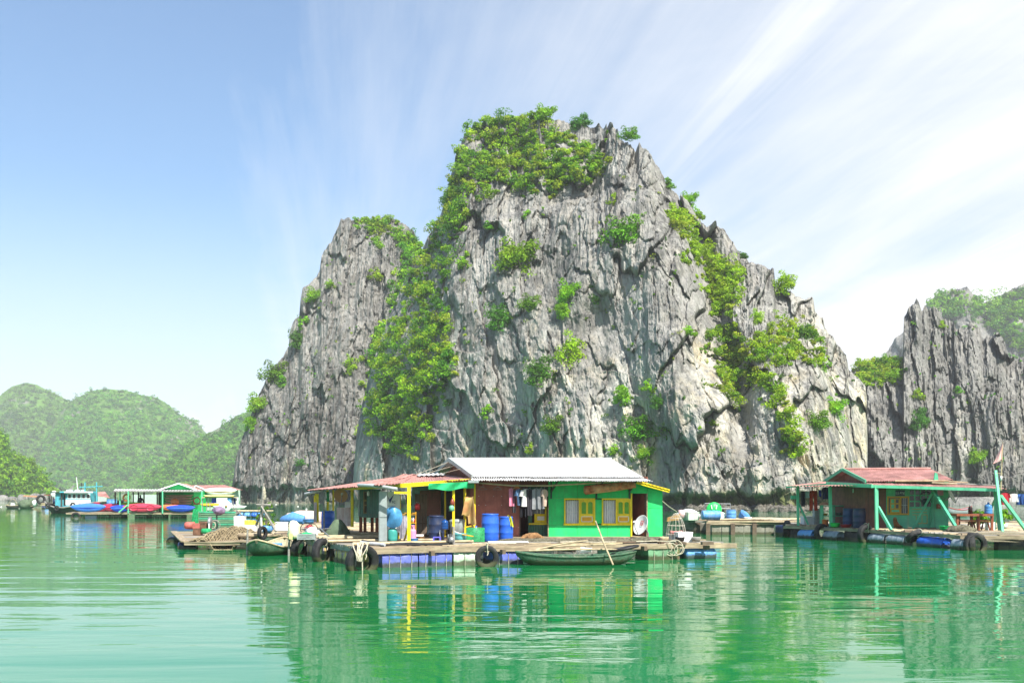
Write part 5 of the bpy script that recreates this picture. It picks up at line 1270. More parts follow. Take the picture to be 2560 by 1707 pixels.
# dark netting, ropes and odds and ends along the edge of the deck in front of the house
DN = mat('dark_net', (.13, .12, .08), .95, vary=.5, scale=12, bump=1, bscale=30)
def heap(name, label, c, r, m_, seed):
    rr = random.Random(seed); ph = [rr.uniform(0, 6.3) for _ in range(4)]; P = []
    for j in range(9):
        v = math.pi * .5 * j / 8; row = []
        for i in range(24):
            u = 2 * math.pi * i / 24; q = 1 + .18 * math.sin(3 * u + ph[0]) + .10 * math.sin(7 * u + ph[1] + 3 * v) + .07 * math.sin(11 * u + ph[2])
            row.append((r[0] * q * math.sin(v), 0, 0) if False else (r[0] * q * math.sin(v) * math.cos(u), r[1] * q * math.sin(v) * math.sin(u), r[2] * math.cos(v) * (1 + .25 * math.sin(5 * u + ph[3]) * math.sin(v))))
        P.append(row)
    one(name, MB().grid(P, True, True), m_, label, 'net', c)
for k, (px_, d_, w_, lb_) in enumerate(((1300, 33.2, .7, 'dark net heap on the deck in front of the sleeping dog'), (1365, 33.3, .8, 'dark net heap on the deck below the left front window'), (1450, 33.6, .9, 'dark net heap on the deck below the right front window'), (1535, 33.9, .8, 'dark net heap on the deck left of the white dish'), (1628, 34.4, .7, 'dark net heap on the deck below the annex wall'))):
    heap('net_heap', lb_, on(px_, d_, DZ - .02), (w_, .32, .14), DN, 600 + k)
one('white_board', MB().box((0, 0, 0), (1.3, .5, .03)), WHITE, 'white board lying on the deck below the blue barrels', 'board', on(1270, 32.6, DZ + .03), .1)
for k, pts in enumerate(([(1180, 1352, 31.8), (1215, 1349, 32), (1250, 1356, 31.6), (1290, 1352, 31.8)], [(1400, 1356, 32.6), (1440, 1350, 33), (1490, 1357, 32.5), (1540, 1352, 32.8)], [(1590, 1358, 33), (1640, 1352, 33.4), (1690, 1360, 33)])):
    one('loose_rope', MB().tube([Vector((p.x, p.y, DZ + .02)) for p in atl(pts)], .02, 5), ROPE, ['pale rope snaking on the deck below the blue barrels', 'pale rope snaking on the deck behind the basket boat', 'pale rope snaking on the deck near the fish trap'][k], 'rope', group='loose ropes on the deck')
for k, px_ in enumerate((1660, 1700, 1740)): one('wicker_basket', MB().lathe([(0, 0), (.13, 0), (.17, .14), (.16, .15), (.12, .02), (0, .02)], n=16), [BAMBOO, BLACK, WOODG][k], ['tan', 'black', 'grey'][k] + ' shallow basket on the right end of the raft', 'basket', on(px_, 34.0, DZ - .02))
# ------------------------------------------------------------------ back left wing of the main raft
wg = T('wing_shelter', 'low shelter on thin yellow posts at the back left of the raft', 'shelter', on(830, 44, DZ))
def wpost(px, d, ya, yb_, wd=.11, m=YELLOW): wg.p('post', MB().span((X(px, d) - wd / 2, d - wd / 2, Z(yb_, d)), (X(px, d) + wd / 2, d + wd / 2, Z(ya, d))), m)
wpost(793.5, 45, 1237, 1305); wpost(787, 45.2, 1238, 1300, .08); wpost(819.5, 45.5, 1225, 1300, .09); wpost(833, 46, 1224, 1300, .07); wpost(880.5, 40, 1219, 1316, .11)
wg.p('beam', bar(at(788, 1236.5, 45), at(796, 1236.5, 45), .1), YELLOW)
wg.p('beam', bar(at(845, 1221, 43), at(882, 1219.5, 39.8), .08, .12), YELLOW)
PEEL = mat('peeling_painted_board', (.66, .62, .58), .7, vary=.15, dirt=1.0, dirtcol=(.38, .13, .08), streak=True)
wg.p('panel', bx(784.5, 1255, 791.5, 1304, 44.8, .03), PEEL)
wp = T('painted_board', 'peeling white and red board standing below the orange dish', 'board', on(861, 41, .7)); wp.p('board', bx(841.5, 1268, 881, 1315, 41, .04), PEEL)
wp2 = T('wooden_board', 'small pale board behind the peeling red board', 'board', on(870, 41.6, 1.2)); wp2.p('board', bx(862, 1254, 876, 1300, 41.6, .03), FOAM)
dish('orange satellite dish on the back left wing', at(851, 1239.5, 41.4), .29, mat('orange_dish_paint', (.72, .42, .20), .5, vary=.06), (.38, -.88, .30), DZ)
drum('tall open blue barrel beneath the wing roof', on(820, 44.5), .30, .84, BLUEP)
po_ = T('pole', 'pale upright pole in front of the open blue barrel', 'pole', on(810, 44)); po_.p('shaft', MB().tube([on(810, 44), at(809.5, 1248, 44)], .035, 7), WOODG)
hc = T('green_cloth', 'green and white cloths hung on a thin yellow post', 'cloth', at(818, 1240, 45)); hc.p('cloth', bx(817, 1228, 823, 1253, 45.2, .04).wob(.02, 7), NETG); hc.p('cloth', bx(813, 1228, 816.5, 1244, 45.2, .04).wob(.02, 7), FOAM)
cb = T('stilt_cabin', 'small green corrugated cabin raised on short stilts', 'cabin', on(925, 41, DZ))
cb.p('front_wall', MB().corr(at(900, 1290, 41.2), at(951, 1291, 39.6), at(951, 1222, 39.6), at(900, 1222, 41.2), 12, .014, 1), CORGREEN)
cb.p('side_wall', MB().corr(at(900, 1290, 41.2), at(897, 1289, 43.6), at(897, 1222, 43.6), at(900, 1222, 41.2), 10, .014, 1), CORGREEN)
cb.p('skirting', MB().corr(at(900, 1292.5, 41.15), at(951, 1294, 39.55), at(951, 1284, 39.55), at(900, 1283, 41.15), 12, .014, 1), CORGREEN)
sh = cb.p('shutter', bx(908.5, 1228, 919, 1283, 40.7, .04), mat('tan_wood', (.36, .25, .10), .7, vary=.2))
for a_, b_ in ((1230, 1248), (1253, 1261), (1264, 1281)): cb.p('panel', bx(911, a_, 916.5, b_, 40.68, .02), WOODD, sh)
for px_, d_ in ((901.5, 41.2), (912, 42.5), (930, 41.8), (942, 39.9)): cb.p('stilt', MB().span((X(px_, d_) - .06, d_, DZ - .05), (X(px_, d_) + .06, d_ + .12, Z(1290, d_))), REDWOOD)
lb = T('lamp_bulb', 'white lamp bulb hanging under the wing roof', 'lamp', at(921, 1230, 37.5)); lb.p('bulb', MB().lathe([(0, -.1), (.05, -.08), (.055, 0), (.03, .07), (.02, .1)], at(921, 1233, 37.5), 12), WHITE); lb.p('cord', MB().tube(atl([(921, 1228, 37.5), (921, 1215, 37.5)]), .006, 4), BLACK)
# canvas covered engine
def lumpy(name, label, cat, c, r, m, seed=0, n=18, k=12, amp=.16, flat=1.0):
    rr = random.Random(seed); ph = [rr.uniform(0, 6.3) for _ in range(6)]; P = []
    for j in range(k + 1):
        v = math.pi * j / k; row = []
        for i in range(n):
            u = 2 * math.pi * i / n
            q = 1 + amp * (math.sin(3 * u + ph[0] + 2 * v) + .6 * math.sin(5 * u + ph[1] - 3 * v) + .5 * math.sin(9 * u + ph[2]) * math.sin(4 * v + ph[3])) * math.sin(v)
            row.append((r[0] * q * math.sin(v) * math.cos(u), r[1] * q * math.sin(v) * math.sin(u), r[2] * (1 if math.cos(v) > 0 else flat) * math.cos(v) * (1 + .1 * math.sin(4 * u + ph[4]))))
        P.append(row)
    return one(name, MB().grid(P, True, True), m, label, cat, c)
ce = T('covered_engine', 'engine covered with a dark green canvas on the raft', 'engine', on(844, 37.5))
P = []
for j in range(12):
    v = j / 11; row = []
    for i in range(28):
        a = 2 * math.pi * i / 28; w_ = (.10 + .34 * v ** .8) * (1 + .16 * math.sin(5 * a + 2 * v) * v + .08 * math.sin(9 * a))
        row.append(on(844, 37.5) + Vector((w_ * 1.05 * math.cos(a), w_ * .7 * math.sin(a), .62 * (1 - v) + .02 + .07 * math.sin(4 * a) * v)))
    P.append(row)
ce.p('canvas', MB().grid(P, True, True), OLIVE); ce.p('top', MB().add(P[0], [tuple(range(28))]), OLIVE)
ce.p('shaft', MB().tube([on(826, 37.0, DZ + .32), on(800, 36.4, DZ + .30), on(792, 36.2, DZ + .32)], .025, 6), STEEL); ce.p('outrigger', MB().tube([on(800, 36.4, DZ + .35), on(832, 35.2, DZ - .02)], .025, 6), STEEL)
# clutter on the open logs
crate('grey crate of green netting at the left edge of the raft', on(767, 34.8), .58, .4, .2, SHEETG, .1)
lumpy('netting_heap', 'small heap of bright green netting in the grey crate', 'net', on(767, 34.8, DZ + .16), (.24, .16, .1), NETG, 3)
YELP = plast('pale_yellow_plastic', (.72, .72, .25))
ys_ = T('sack', 'pale yellow plastic sack standing on the raft edge', 'sack', on(735, 35.4)); ys_.p('body', MB().lathe([(0, 0), (.19, 0), (.22, .18), (.19, .40), (.2, .52), (.12, .60), (.05, .62), (0, .62)], on(735, 35.4), 14).wob(.035, 7), mat('cream_sack', (.78, .77, .52), .6, vary=.12, bump=.4, bscale=8)); ys_.p('patch', bx(722, 1333, 731, 1347, 35.1, .03), YELP)
fan = T('bicycle_wheel', 'wire wheel with white hub leaning among the ropes', 'wheel', on(768, 38))
fan.p('rim', MB().torus(on(767, 38, DZ + .26), .24, .016, 'Y', 24, 5), BLACK); fan.p('rim', MB().torus(on(780, 38.2, DZ + .24), .22, .014, 'Y', 24, 5), BLACK)
for k in range(8): a = math.pi * k / 8; fan.p('spoke', MB().tube([on(767, 38, DZ + .26) + Vector((.24 * math.cos(a), 0, .24 * math.sin(a))), on(767, 38, DZ + .26) - Vector((.24 * math.cos(a), 0, .24 * math.sin(a)))], .005, 4), STEEL)
lumpy('net_bundle', 'white net bundle beside the wire wheel', 'net', on(781, 37.8, DZ + .14), (.26, .2, .2), FOAM, 5)
lumpy('engine_lump', 'small red motor near the open blue barrel', 'motor', on(773, 41, DZ + .2), (.2, .15, .12), RED, 6)
foam_box('white foam box beside the potted plant', on(705, 43.5), .50, .40, .37, rz=.15)
one('tarpaulin_roll', MB().tube([on(712, 52, .85), on(735, 51, .95), on(760, 51, .9)], [.25, .3, .22], 12).wob(.04, 4), mat('sky_blue_tarpaulin', (.10, .28, .62), .5, vary=.2, bump=.4, bscale=8), 'bundle of blue tarpaulin on the back logs', 'tarpaulin')
one('boat_cover', MB().lathe([(0, -1.2), (.3, -1.0), (.46, -.3), (.48, .4), (.36, 1.0), (0, 1.3)], (0, 0, 0), 14, 'X').wob(.03, 4), mat('faded_pink_sheet', (.66, .48, .42), .7, vary=.2), 'faded pink sheet over a boat behind the raft', 'boat cover', (X(762, 56), 56, .80))
basin('blue tub on the back logs beside the pink sheet', on(772, 50, .70), .30, .24, BLUEP2)
# potted plant under a tripod of poles
tp = T('mooring_tripod', 'tripod of weathered poles with rags tied on top', 'mast', on(657, 39.5, .5))
for a_, b_, r_ in (((659, 1207, 39.5), (650, 1330, 39.5), .06), ((653, 1265, 39.4), (690, 1328, 38.6), .04), ((656, 1270, 39.6), (640, 1312, 41), .04), ((641, 1261, 39.5), (677, 1262, 39.5), .045)):
    tp.p('pole', MB().tube([at(*a_), at(*a_).lerp(at(*b_), .5) + Vector((.02, 0, 0)), at(*b_)], [r_ * .8, r_, r_], 7), WOODG)
tp.p('pvc_pipe', MB().tube(atl([(653, 1293, 39.2), (654, 1327, 39.2)]), .035, 7), WHITE)
for k in range(4): tp.p('rag', bx(656 + k * 1.2, 1218 + k * 6, 661 + k * 1.1, 1226 + k * 7, 39.45, .03).wob(.03, 9, k), ROPE)
pp = T('potted_plant', 'leafy plant growing in a blue bag under the pole tripod', 'plant', on(666, 41.5))
pp.p('bag', MB().lathe([(0, 0), (.22, 0), (.27, .12), (.24, .26), (.2, .27), (0, .22)], on(666, 41.5), 16).wob(.02, 8), BLUEP2)
rng = np.random.default_rng(77); cc = np.array(on(668, 41.5, 1.25)) + rng.normal(size=(14, 3)) * [.2, .14, .18]
V_, Q_, T_ = leaves(cc, np.full(14, .16), 22, .06, rng, .9, PAL[[0, 3, 4]][rng.integers(0, 3, 14)] * .8)
np_mesh('foliage', V_ - np.array(pp.b), Q_, LEAF, False, {'tint': T_}, pp.o)
for k in range(4): pp.p('stem', MB().tube([on(666, 41.5, .8), on(666 + k * 3 - 4, 41.5, 1.35)], .014, 5), BARK)
tyre('small wheelbarrow tyre standing behind the small basket boat', on(656, 37.8, .72), .26, .14, rot=(0, 0, 1.2), rope=False)
crate('yellow crate stacked on white boxes on the back logs', on(626, 43.5, .86), .38, .30, .18, plast('lemon_plastic', (.70, .62, .05)))
foam_box('white foam box under the yellow crate', on(628, 43.5, .52), .52, .4, .33)
foam_box('large white foam box standing beside the green slatted pen', on(600, 44.5, .78), .44, .36, .42)
foam_box('white foam box below the large white box', on(598, 43.2, .48), .44, .36, .30)
# ------------------------------------------------------------------ small work raft with engine, net and green pen
wr = thing('raft', 'small work raft with an engine and a brown net heap', 'raft', (X(520, 42.5), 42.5, 0))
for k in range(17):
    d = 39.4 + k * .62; x0 = np.interp(d, [39.4, 49.5], [462, 434])
    plank(wr, (X(x0 + R.uniform(-1, 3), d), d, .30), (X(640, d), d + R.uniform(-.1, .1), .30), .52, .045, R.choice([WOOD, WOOD, WOODG]))
plank(wr, (X(434, 49.2), 49.2, .34), (X(461, 39.2), 39.2, .34), .3, .05, WOOD); plank(wr, (X(461, 39.2), 39.2, .24), (X(600, 39.3), 39.3, .24), .08, .12, WOOD, 'beam')
drum('black float drum under the left end of the work raft', (X(436, 45.6), 45.6, .02), .27, .95, NAVYP, 'X', -1.35, 'drums under the work raft'); drum('dark drum under the front of the work raft', (X(447, 40.3), 40.3, .0), .26, .7, NAVYP, 'X', .1, 'drums under the work raft'); drum('pale green drum under the work raft below the net', (X(541, 40.2), 40.0, .02), .27, .58, mat('pale_green_plastic', (.25, .42, .28), .5, vary=.15, dirt=.3), 'X', .05, 'drums under the work raft')
wn2 = T('winch_engine', 'red diesel engine with a flywheel on the work raft', 'engine', on(492, 45.4, .34))
wn2.p('tank', MB().lathe([(0, -.22), (.15, -.22), (.17, -.1), (.17, .2), (0, .2)], at(475, 1313, 45.4), 14, 'X'), mat('worn_red_paint', (.48, .12, .10), .6, vary=.2, dirt=.4))
wn2.p('housing', bx(481, 1308, 499, 1320, 45.2, .4), mat('worn_red_paint', (.48, .12, .10))); wn2.p('block', bx(482, 1320, 500, 1337, 45.1, .4), mat('rusty_iron', (.16, .085, .05), .8, vary=.4))
wn2.p('crankcase', MB().box(at(510, 1318, 45.4), (.34, .3, .5)).wob(.03, 8), mat('rusty_iron', (.16, .085, .05))); wn2.p('motor', MB().lathe([(0, -.2), (.12, -.2), (.12, .2), (0, .2)], at(516, 1327, 45.0), 12, 'X'), NETG)
wn2.p('pulley', MB().lathe([(0, -.04), (.26, -.04), (.22, 0), (.26, .04), (0, .04)], at(525, 1305, 45.3), 20, 'X'), STEEL); wn2.p('plate', bx(521, 1308, 524, 1334, 45.0, .05), WHITE)
for k in range(3): wn2.p('belt', MB().torus(at(530 + k * 4, 1312, 45.5), .16 + .03 * k, .02, 'Y', 18, 5), [ROPE, BLACK, WOODG][k])
lumpy('canvas_bundle', 'dark teal bundle on the edge of the work raft', 'bundle', on(536, 43.6, .46), (.2, .14, .14), mat('teal_canvas', (.03, .12, .12), .8), 8)
gpn = T('slatted_pen', 'green slatted wooden pen standing on the work raft', 'pen', on(542, 51, .35))
for k in range(8): gpn.p('slat', bar(at(497, 1279.5 + k * 5.1, 51), at(589, 1280.5 + k * 5.0, 50.8), .05, .075).wob(.008, 5, k), TARPG if k % 3 else MINTD)
gpn.p('slab', bx(497, 1279, 589, 1318, 51.08, .03), DKGREEN)
for px_ in (498, 543, 587): gpn.p('post', bx(px_, 1277, px_ + 3, 1320, 51.04, .05), WOODG)
sm = T('seat_post', 'purple bag tied over a post on the work raft', 'post', on(543, 48, .34)); sm.p('post', MB().tube([on(542, 48, .34), at(542, 1284, 48)], .035, 7), DKGREEN)
lumpy('cloth_bag', 'purple cloth bag tied on top of the post', 'bag', at(547, 1276, 48), (.29, .22, .2), mat('mauve_cloth', (.24, .17, .27), .85, vary=.25), 9)
one('green_net', MB().grid([[at(483 + 14 * u - 3 * v, 1273 + 32 * v, 50.6) + Vector((0, -.08 * math.sin(u * 8 + v * 3), .05 * math.sin(u * 6))) for u in np.linspace(0, 1, 12)] for v in np.linspace(0, 1, 8)]), NETG, 'bright green net draped over the end of the slatted pen', 'net')
wh = T('life_float', 'round white float board leaning behind the slatted pen', 'float', at(563, 1266, 60)); wh.p('disc', MB().lathe([(0, -.05), (.36, -.05), (.38, 0), (.36, .05), (0, .05)], at(562, 1265, 60), 22, 'Y'), WHITE); wh.p('hub', MB().lathe([(0, -.08), (.07, -.08), (.07, 0)], at(566, 1265, 59.98), 12, 'Y'), mat('tan_wood', (.36, .25, .10)))
P = []
rr = random.Random(4)
for j in range(22):
    v = j / 21; row = []
    for i in range(40):
        u = i / 39; e_ = math.sin(math.pi * u) ** .6
        zz = .34 + .40 * e_ * math.sin(math.pi * min(1, v * 1.1)) ** .7 + .07 * math.sin((u * 1.0 + v * .55) * 34 + 2 * math.sin(v * 5)) * e_ + .03 * math.sin(u * 61 - v * 7)
        fall = max(0, (v - .55)) * 1.0 * smooth01(.35, .6, np.array(u)) * (1 if u < .97 else .5)
        p = Vector((X(542 + 104 * u + 6 * math.sin(v * 5), 42.5), 43.6 - 4.4 * v, zz - float(fall)))
        row.append((p.x, p.y, max(p.z, -.02)))
    P.append(row)
nh = thing('net_heap', 'heap of brown fishing net sliding off the work raft', 'net', (X(590, 42.5), 42.5, .3))
MB().grid(P).move((-X(590, 42.5), -42.5, -.3)).build('folded_net', mat('net_mass', (.105, .08, .045), .95, vary=.5, scale=14, bump=1, bscale=30), nh)
mb = MB(); off = Vector((X(590, 42.5), 42.5, .3 - .012))
for j in range(0, 22): mb.tube([Vector(q) - off + Vector((R.uniform(-.02, .02), 0, R.uniform(0, .03))) for q in P[j]], .017, 3, False)
for i in range(0, 40): mb.tube([Vector(P[j][i]) - off + Vector((R.uniform(-.03, .03), 0, R.uniform(0, .03))) for j in range(22)], .015, 3, False)
mb.build('netting', mat('net_cord', (.42, .34, .21), .95, vary=.3), nh)
pb = T('pole', 'bent bamboo pole dipping from the work raft into the water', 'pole', at(540, 1350, 41)); pb.p('shaft', MB().tube(atl([(520, 1365, 40.8), (536, 1347, 41), (565, 1342, 41.3)]), .03, 6), BAMBOO)
# small round basket boat seen end on
sbt = thing('basket_boat', 'small round basket boat moored between two poles', 'boat', (X(671, 35.9), 36.3, 0), math.radians(78))
hull(sbt, 2.3, 1.42, .27, BASKET, BAMBOO, .30, blunt=2.6, inner=mat('pale_weave', (.46, .41, .27), .85, vary=.3, scale=14, bump=.8, bscale=30))
for k in (-.25, .3): MB().box((k, 0, .29), (.09, 1.34, .035)).build('thwart', BAMBOO, sbt)
one('bundle', MB().box((0, 0, .05), (.5, .2, .1)).wob(.03, 9), BLUEP2, 'blue and white bundle lying in the small basket boat', 'bundle', (X(684, 35.6), 35.7, .33))
for k, (px_, d_) in enumerate(((618, 35.9), (722, 35.4))):
    one('mooring_pole', MB().tube([at(px_, 1395, d_), at(px_ + 1, 1322, d_)], [.045, .035], 7), WOODG, ['mooring pole left of the small basket boat', 'mooring pole right of the small basket boat'][k], 'pole', group='mooring poles by the small boat')
# ------------------------------------------------------------------ middle platform with drums and tubs
mp = thing('raft', 'plank platform on khaki wrapped floats between the two houses', 'raft', (X(1850, 55), 55, 0))
for k in range(10):
    d = 53.9 + k * .62
    plank(mp, (X(1690 if k > 3 else 1768, d), d, .70 + R.uniform(-.02, .03)), (X(2035 if k > 2 else 2000, d), d + R.uniform(-.1, .1), .70), .4, .06, R.choice([WOOD, WOOD, WOODG, BAMBOO]))
plank(mp, (X(1766, 53.7), 53.7, .62), (X(1960, 53.9), 53.9, .60), .1, .15, WOOD, 'beam'); plank(mp, (X(1690, 56.2), 56.2, .64), (X(1770, 55.6), 55.6, .64), .1, .1, WOODG, 'beam')
for k in range(5): pole(mp, (X(1800 + 9 * k, 54.4 + .5 * k), 54.4 + .5 * k, .80), (X(2040, 55 + .4 * k), 55 + .5 * k, .80), .05, BAMBOO, bend=0)
float_block('khaki wrapped float at the left corner of the plank platform', (X(1780, 53.8), 53.8), (X(1827, 53.8), 53.8), TARPK, 1.2, -.2, .55, 'khaki floats under the plank platform', 1, ROPED, 11)
float_block('khaki wrapped float in the middle of the plank platform', (X(1836, 53.8), 53.8), (X(1883, 53.8), 53.8), TARPK, 1.2, -.2, .55, 'khaki floats under the plank platform', 1, ROPE, 12)
float_block('khaki wrapped float at the right of the plank platform', (X(1890, 53.9), 53.9), (X(1935, 53.9), 53.9), TARPK, 1.2, -.2, .55, 'khaki floats under the plank platform', 1, ROPED, 13)
float_block('long khaki float set back at the left of the plank platform', (X(1702, 57), 57), (X(1768, 56), 56), TARPK, 1.0, -.2, .58, 'khaki floats under the plank platform', 1, ROPED, 14)
for px_ in (1770, 1832, 1886, 1745): plank(mp, (X(px_, 53.7 if px_ > 1760 else 56), 53.7 if px_ > 1760 else 56, .60), (X(px_, 53.7 if px_ > 1760 else 56), (53.7 if px_ > 1760 else 56) + .01, -.3), .22, .12, WOODD, 'leg')
float_block('dark navy float where the platform meets the mint house raft', (X(1938, 53.5), 53.5), (X(1978, 52.5), 52.5), NAVYP, 1.2, -.2, .52, 'khaki floats under the plank platform', 1, ROPED, 15)
foam_box('green and white foam box on the plank platform', on(1730, 55.5, .74), .62, .5, .46, TARPW, .2)
lumpy('plastic_sheet', 'clear white plastic sheet heaped behind the foam box', 'sheet', on(1722, 56.2, .98), (.62, .4, .34), mat('white_sheeting', (.68, .74, .74), .4, vary=.1, bump=.4, bscale=6), 12)
one('pink_roll', MB().lathe([(0, 0), (.16, 0), (.17, .48), (0, .5)], n=14).wob(.02, 7), mat('pale_pink_plastic', (.70, .45, .45), .5), 'pale pink bucket among the white sheeting', 'bucket', on(1704, 55.6, .80))
one('wooden_bow', MB().prism([(-.35, 0), (.3, .1), (.38, .42), (-.3, .2)], -.2, .2), mat('varnished_wood', (.42, .23, .07), .5, vary=.2), 'varnished boat bow poking out behind the green house', 'boat bow', on(1682, 54, .70))
one('mooring_rope', MB().tube(atl([(1655, 1252, 40), (1672, 1266, 46), (1692, 1279, 52)]), .025, 6), ROPE, 'taut mooring rope from the green house to the platform', 'rope')
drum('faded blue barrel lying on its side on the plank platform', on(1755, 55.0, 1.03), .255, 1.0, BLUEP2, 'X', .12)
drum('faded blue barrel standing on the plank platform', on(1828, 55.2, .76), .27, .56, BLUEP2)
basin('tilted blue tub on the plank platform', on(1853, 55.4, .82), .30, .38, BLUEP2, tilt=(.5, .6, 0))
gr = T('reel', 'bright green round reel behind the lying barrel', 'reel', on(1785, 56.4, .74)); GRN = plast('vivid_green_plastic', (.02, .55, .10))
gr.p('disc', MB().lathe([(0, -.1), (.42, -.1), (.44, 0), (.42, .1), (0, .1)], at(1785, 1274, 56.4), 24, 'Y'), GRN)
for k in (-1, 1): gr.p('spoke', bar(at(1785 - 7 * k, 1262, 56.28), at(1785 - 5 * k, 1272, 56.28), .08, .05), FOAM)
rk = T('wire_rack', 'pale wire rack standing behind the green reel', 'rack', on(1800, 57.2, .74))
for a_, b_ in (((1762, 1258, 57), (1826, 1259, 57)), ((1762, 1258, 57), (1763, 1290, 57)), ((1804, 1259, 57), (1804, 1290, 57)), ((1826, 1259, 57), (1826, 1290, 57)), ((1804, 1270, 57), (1826, 1270, 57)), ((1815, 1259, 57), (1815, 1290, 57))): rk.p('rod', MB().tube(atl([a_, b_]), .022, 5), STEEL)
lumpy('plastic_sheet', 'pale green plastic sheet crumpled beside the standing barrel', 'sheet', on(1802, 55.6, .92), (.28, .3, .26), mat('pale_green_sheeting', (.55, .72, .62), .4, bump=.4, bscale=6), 14)
for k in range(3): foam_box(['pile of plates', 'dark tray', 'small tray'][k] + ' on the platform below the tilted tub', on(1851 + 9 * k, 54.8, .75 + .05 * k), .4, .3, .09, [STEEL, BLACK, FOAM][k], lid=False, name='tray')
lumpy('net_heap', 'pale net heap along the platform planks', 'net', on(1905, 55, .78), (1.6, .6, .12), mat('pale_net', (.42, .37, .27), .95, vary=.35, bump=1, bscale=24), 15)

# ------------------------------------------------------------------ mint house raft on the right
def eR(px): return np.interp(px, [1960, 2100, 2200, 2300, 2400, 2620], [51, 47.6, 44.6, 42.0, 39.4, 38.6])
rr_ = thing('raft', 'bamboo raft on barrel floats carrying the mint green house', 'raft', (X(2300, 45), 45, 0))
d = 38.9
while d < 57:
    lo = float(np.interp(d, [38.6, 39.4, 42, 44.6, 47.6, 51, 60], [2560, 2400, 2300, 2200, 2100, 1960, 1960]))
    a_ = X(lo + R.uniform(-4, 10), d); xe = X(2640, d); wq = R.uniform(.14, .3)
    while a_ < xe - .3:
        b_ = min(xe, a_ + R.uniform(3, 6.5)); m_ = R.choice([WOOD, BAMBOO, BAMBOO, WOODG, WOODD])
        if R.random() < .45: pole(rr_, (a_, d, .57), (b_, d + R.uniform(-.06, .06), .57), wq * .35, m_, 'log', bend=0)
        else: plank(rr_, (a_, d, .57), (b_, d + R.uniform(-.06, .06), .57), wq, .05, m_)
        a_ = b_ + .04
    d += wq + R.uniform(.04, .22)
for a_, b_ in ((1960, 2100), (2100, 2200), (2200, 2300), (2300, 2405)):
    plank(rr_, (X(a_, eR(a_)), eR(a_) - .05, .50), (X(b_, eR(b_)), eR(b_) - .05, .50), .12, .13, WOOD, 'beam')
plank(rr_, (X(2400, 39.2), 39.2, .50), (X(2640, 38.4), 38.4, .50), .12, .13, WOOD, 'beam')
ang = math.atan2(39.4 - 51, X(2400, 39.4) - X(1960, 51))
def fdrum(label, px, m, L=1.0): d_ = float(eR(px)); drum(label, (X(px, d_), d_ + .12, .14), .28, L, m, 'X', ang, 'barrel floats under the mint house raft')
fdrum('pale blue barrel float beside the leftmost upright tyre', 2006, BLUEP2, 1.15); fdrum('grey barrel float left of the brown wall', 2070, GREYP, 1.1)
fdrum('grey barrel float below the front green post', 2182, GREYP, 1.1); fdrum('grey barrel float tied with a black rope', 2230, GREYP, 1.1)
fdrum('vivid blue barrel float under the mint house deck', 2306, BLUEP, 1.5); fdrum('grey barrel float beside the tractor tyre', 2392, GREYP, .8)
for k, (a_, b_) in enumerate(((1977, 2005), (2112, 2160), (2500, 2600))):
    float_block(['black wrapped float at the left end of the mint house raft', 'black wrapped float between the two grey barrels', 'dark float under the netted right end of the raft'][k], (X(a_, eR(a_)), float(eR(a_)) + .1), (X(b_, eR(b_)), float(eR(b_)) + .1), BLACK, .9, -.2, .44, 'dark wrapped floats under the mint house raft', 2, ROPED, 20 + k)
tyre('dark tyre at the left end of the mint house raft', on(1968, 51.4, .38), .45, .24, rot=(0, 0, 1.1), rope=False)
tyre('upright tyre beside the second green post', on(2054, 48.6, .32), .42, .22, rot=(0, .1, .5), rope=False)
tyre('tyre leaning on the raft edge by the brown wall', on(2163, 45.3, .36), .45, .24, rot=(.1, 0, .55))
tyre('tyre lying half over the raft edge by the blue float', on(2286, 42.0, .42), .38, .2, rot=(.9, 0, .6))
tyre('ribbed tractor tyre hanging in front of the table', on(2438, 38.7, .22), .46, .27, rot=(0, 0, .15), rope=False, tractor=True)
tyre('tractor tyre turned edge on beside its pair', on(2427, 38.9, .22), .46, .27, rot=(0, 0, 1.25), rope=False, tractor=True)
def dR(px): return 46.8 - (px - 2172) * .007
mh = T('floating_house', 'mint green floating house with faded red roof at the right', 'house', on(2270, 46, DZ))
def rb(a, b, c, e, m, nm='wall_board', off=0.0, dep=.045): 
    d0 = dR((a + c) / 2) - off
    return mh.p(nm, bar((X(a, dR(a) - off), dR(a) - off, (Z(b, d0) + Z(e, d0)) / 2), (X(c, dR(c) - off), dR(c) - off, (Z(b, d0) + Z(e, d0)) / 2), dep, abs(Z(b, d0) - Z(e, d0))), m)
rb(2215.5, 1204, 2270, 1240, MINT); rb(2215.5, 1286.5, 2270, 1319, MINT); rb(2215.5, 1240.3, 2219, 1286.2, MINT)
rb(2335.5, 1204, 2371, 1318, MINT); rb(2270.3, 1204, 2335, 1221, MINT)
rb(2163, 1212, 2188, 1319, BROWN2, 'wall_sheet', .02); rb(2188.6, 1212, 2215, 1319, BROWN2, 'wall_sheet', .01)
mh.p('side_wall', MB().add([at(2163, 1204, 46.9), at(2078, 1204, 50.6), Vector((X(2078, 50.6), 50.6, DZ)), Vector((X(2163, 46.9), 46.9, DZ))], [(0, 1, 2, 3)]), BROWN2)
mh.p('side_wall', MB().add([at(2371, 1201, 45.45), at(2350, 1204, 49), Vector((X(2350, 49), 49, DZ)), Vector((X(2371, 45.45), 45.45, DZ))], [(0, 1, 2, 3)]), MINT)
mh.p('back_wall', MB().add([at(2078, 1204, 50.6), at(2350, 1204, 49), Vector((X(2350, 49), 49, DZ)), Vector((X(2078, 50.6), 50.6, DZ))], [(0, 1, 2, 3)]), BROWN2)
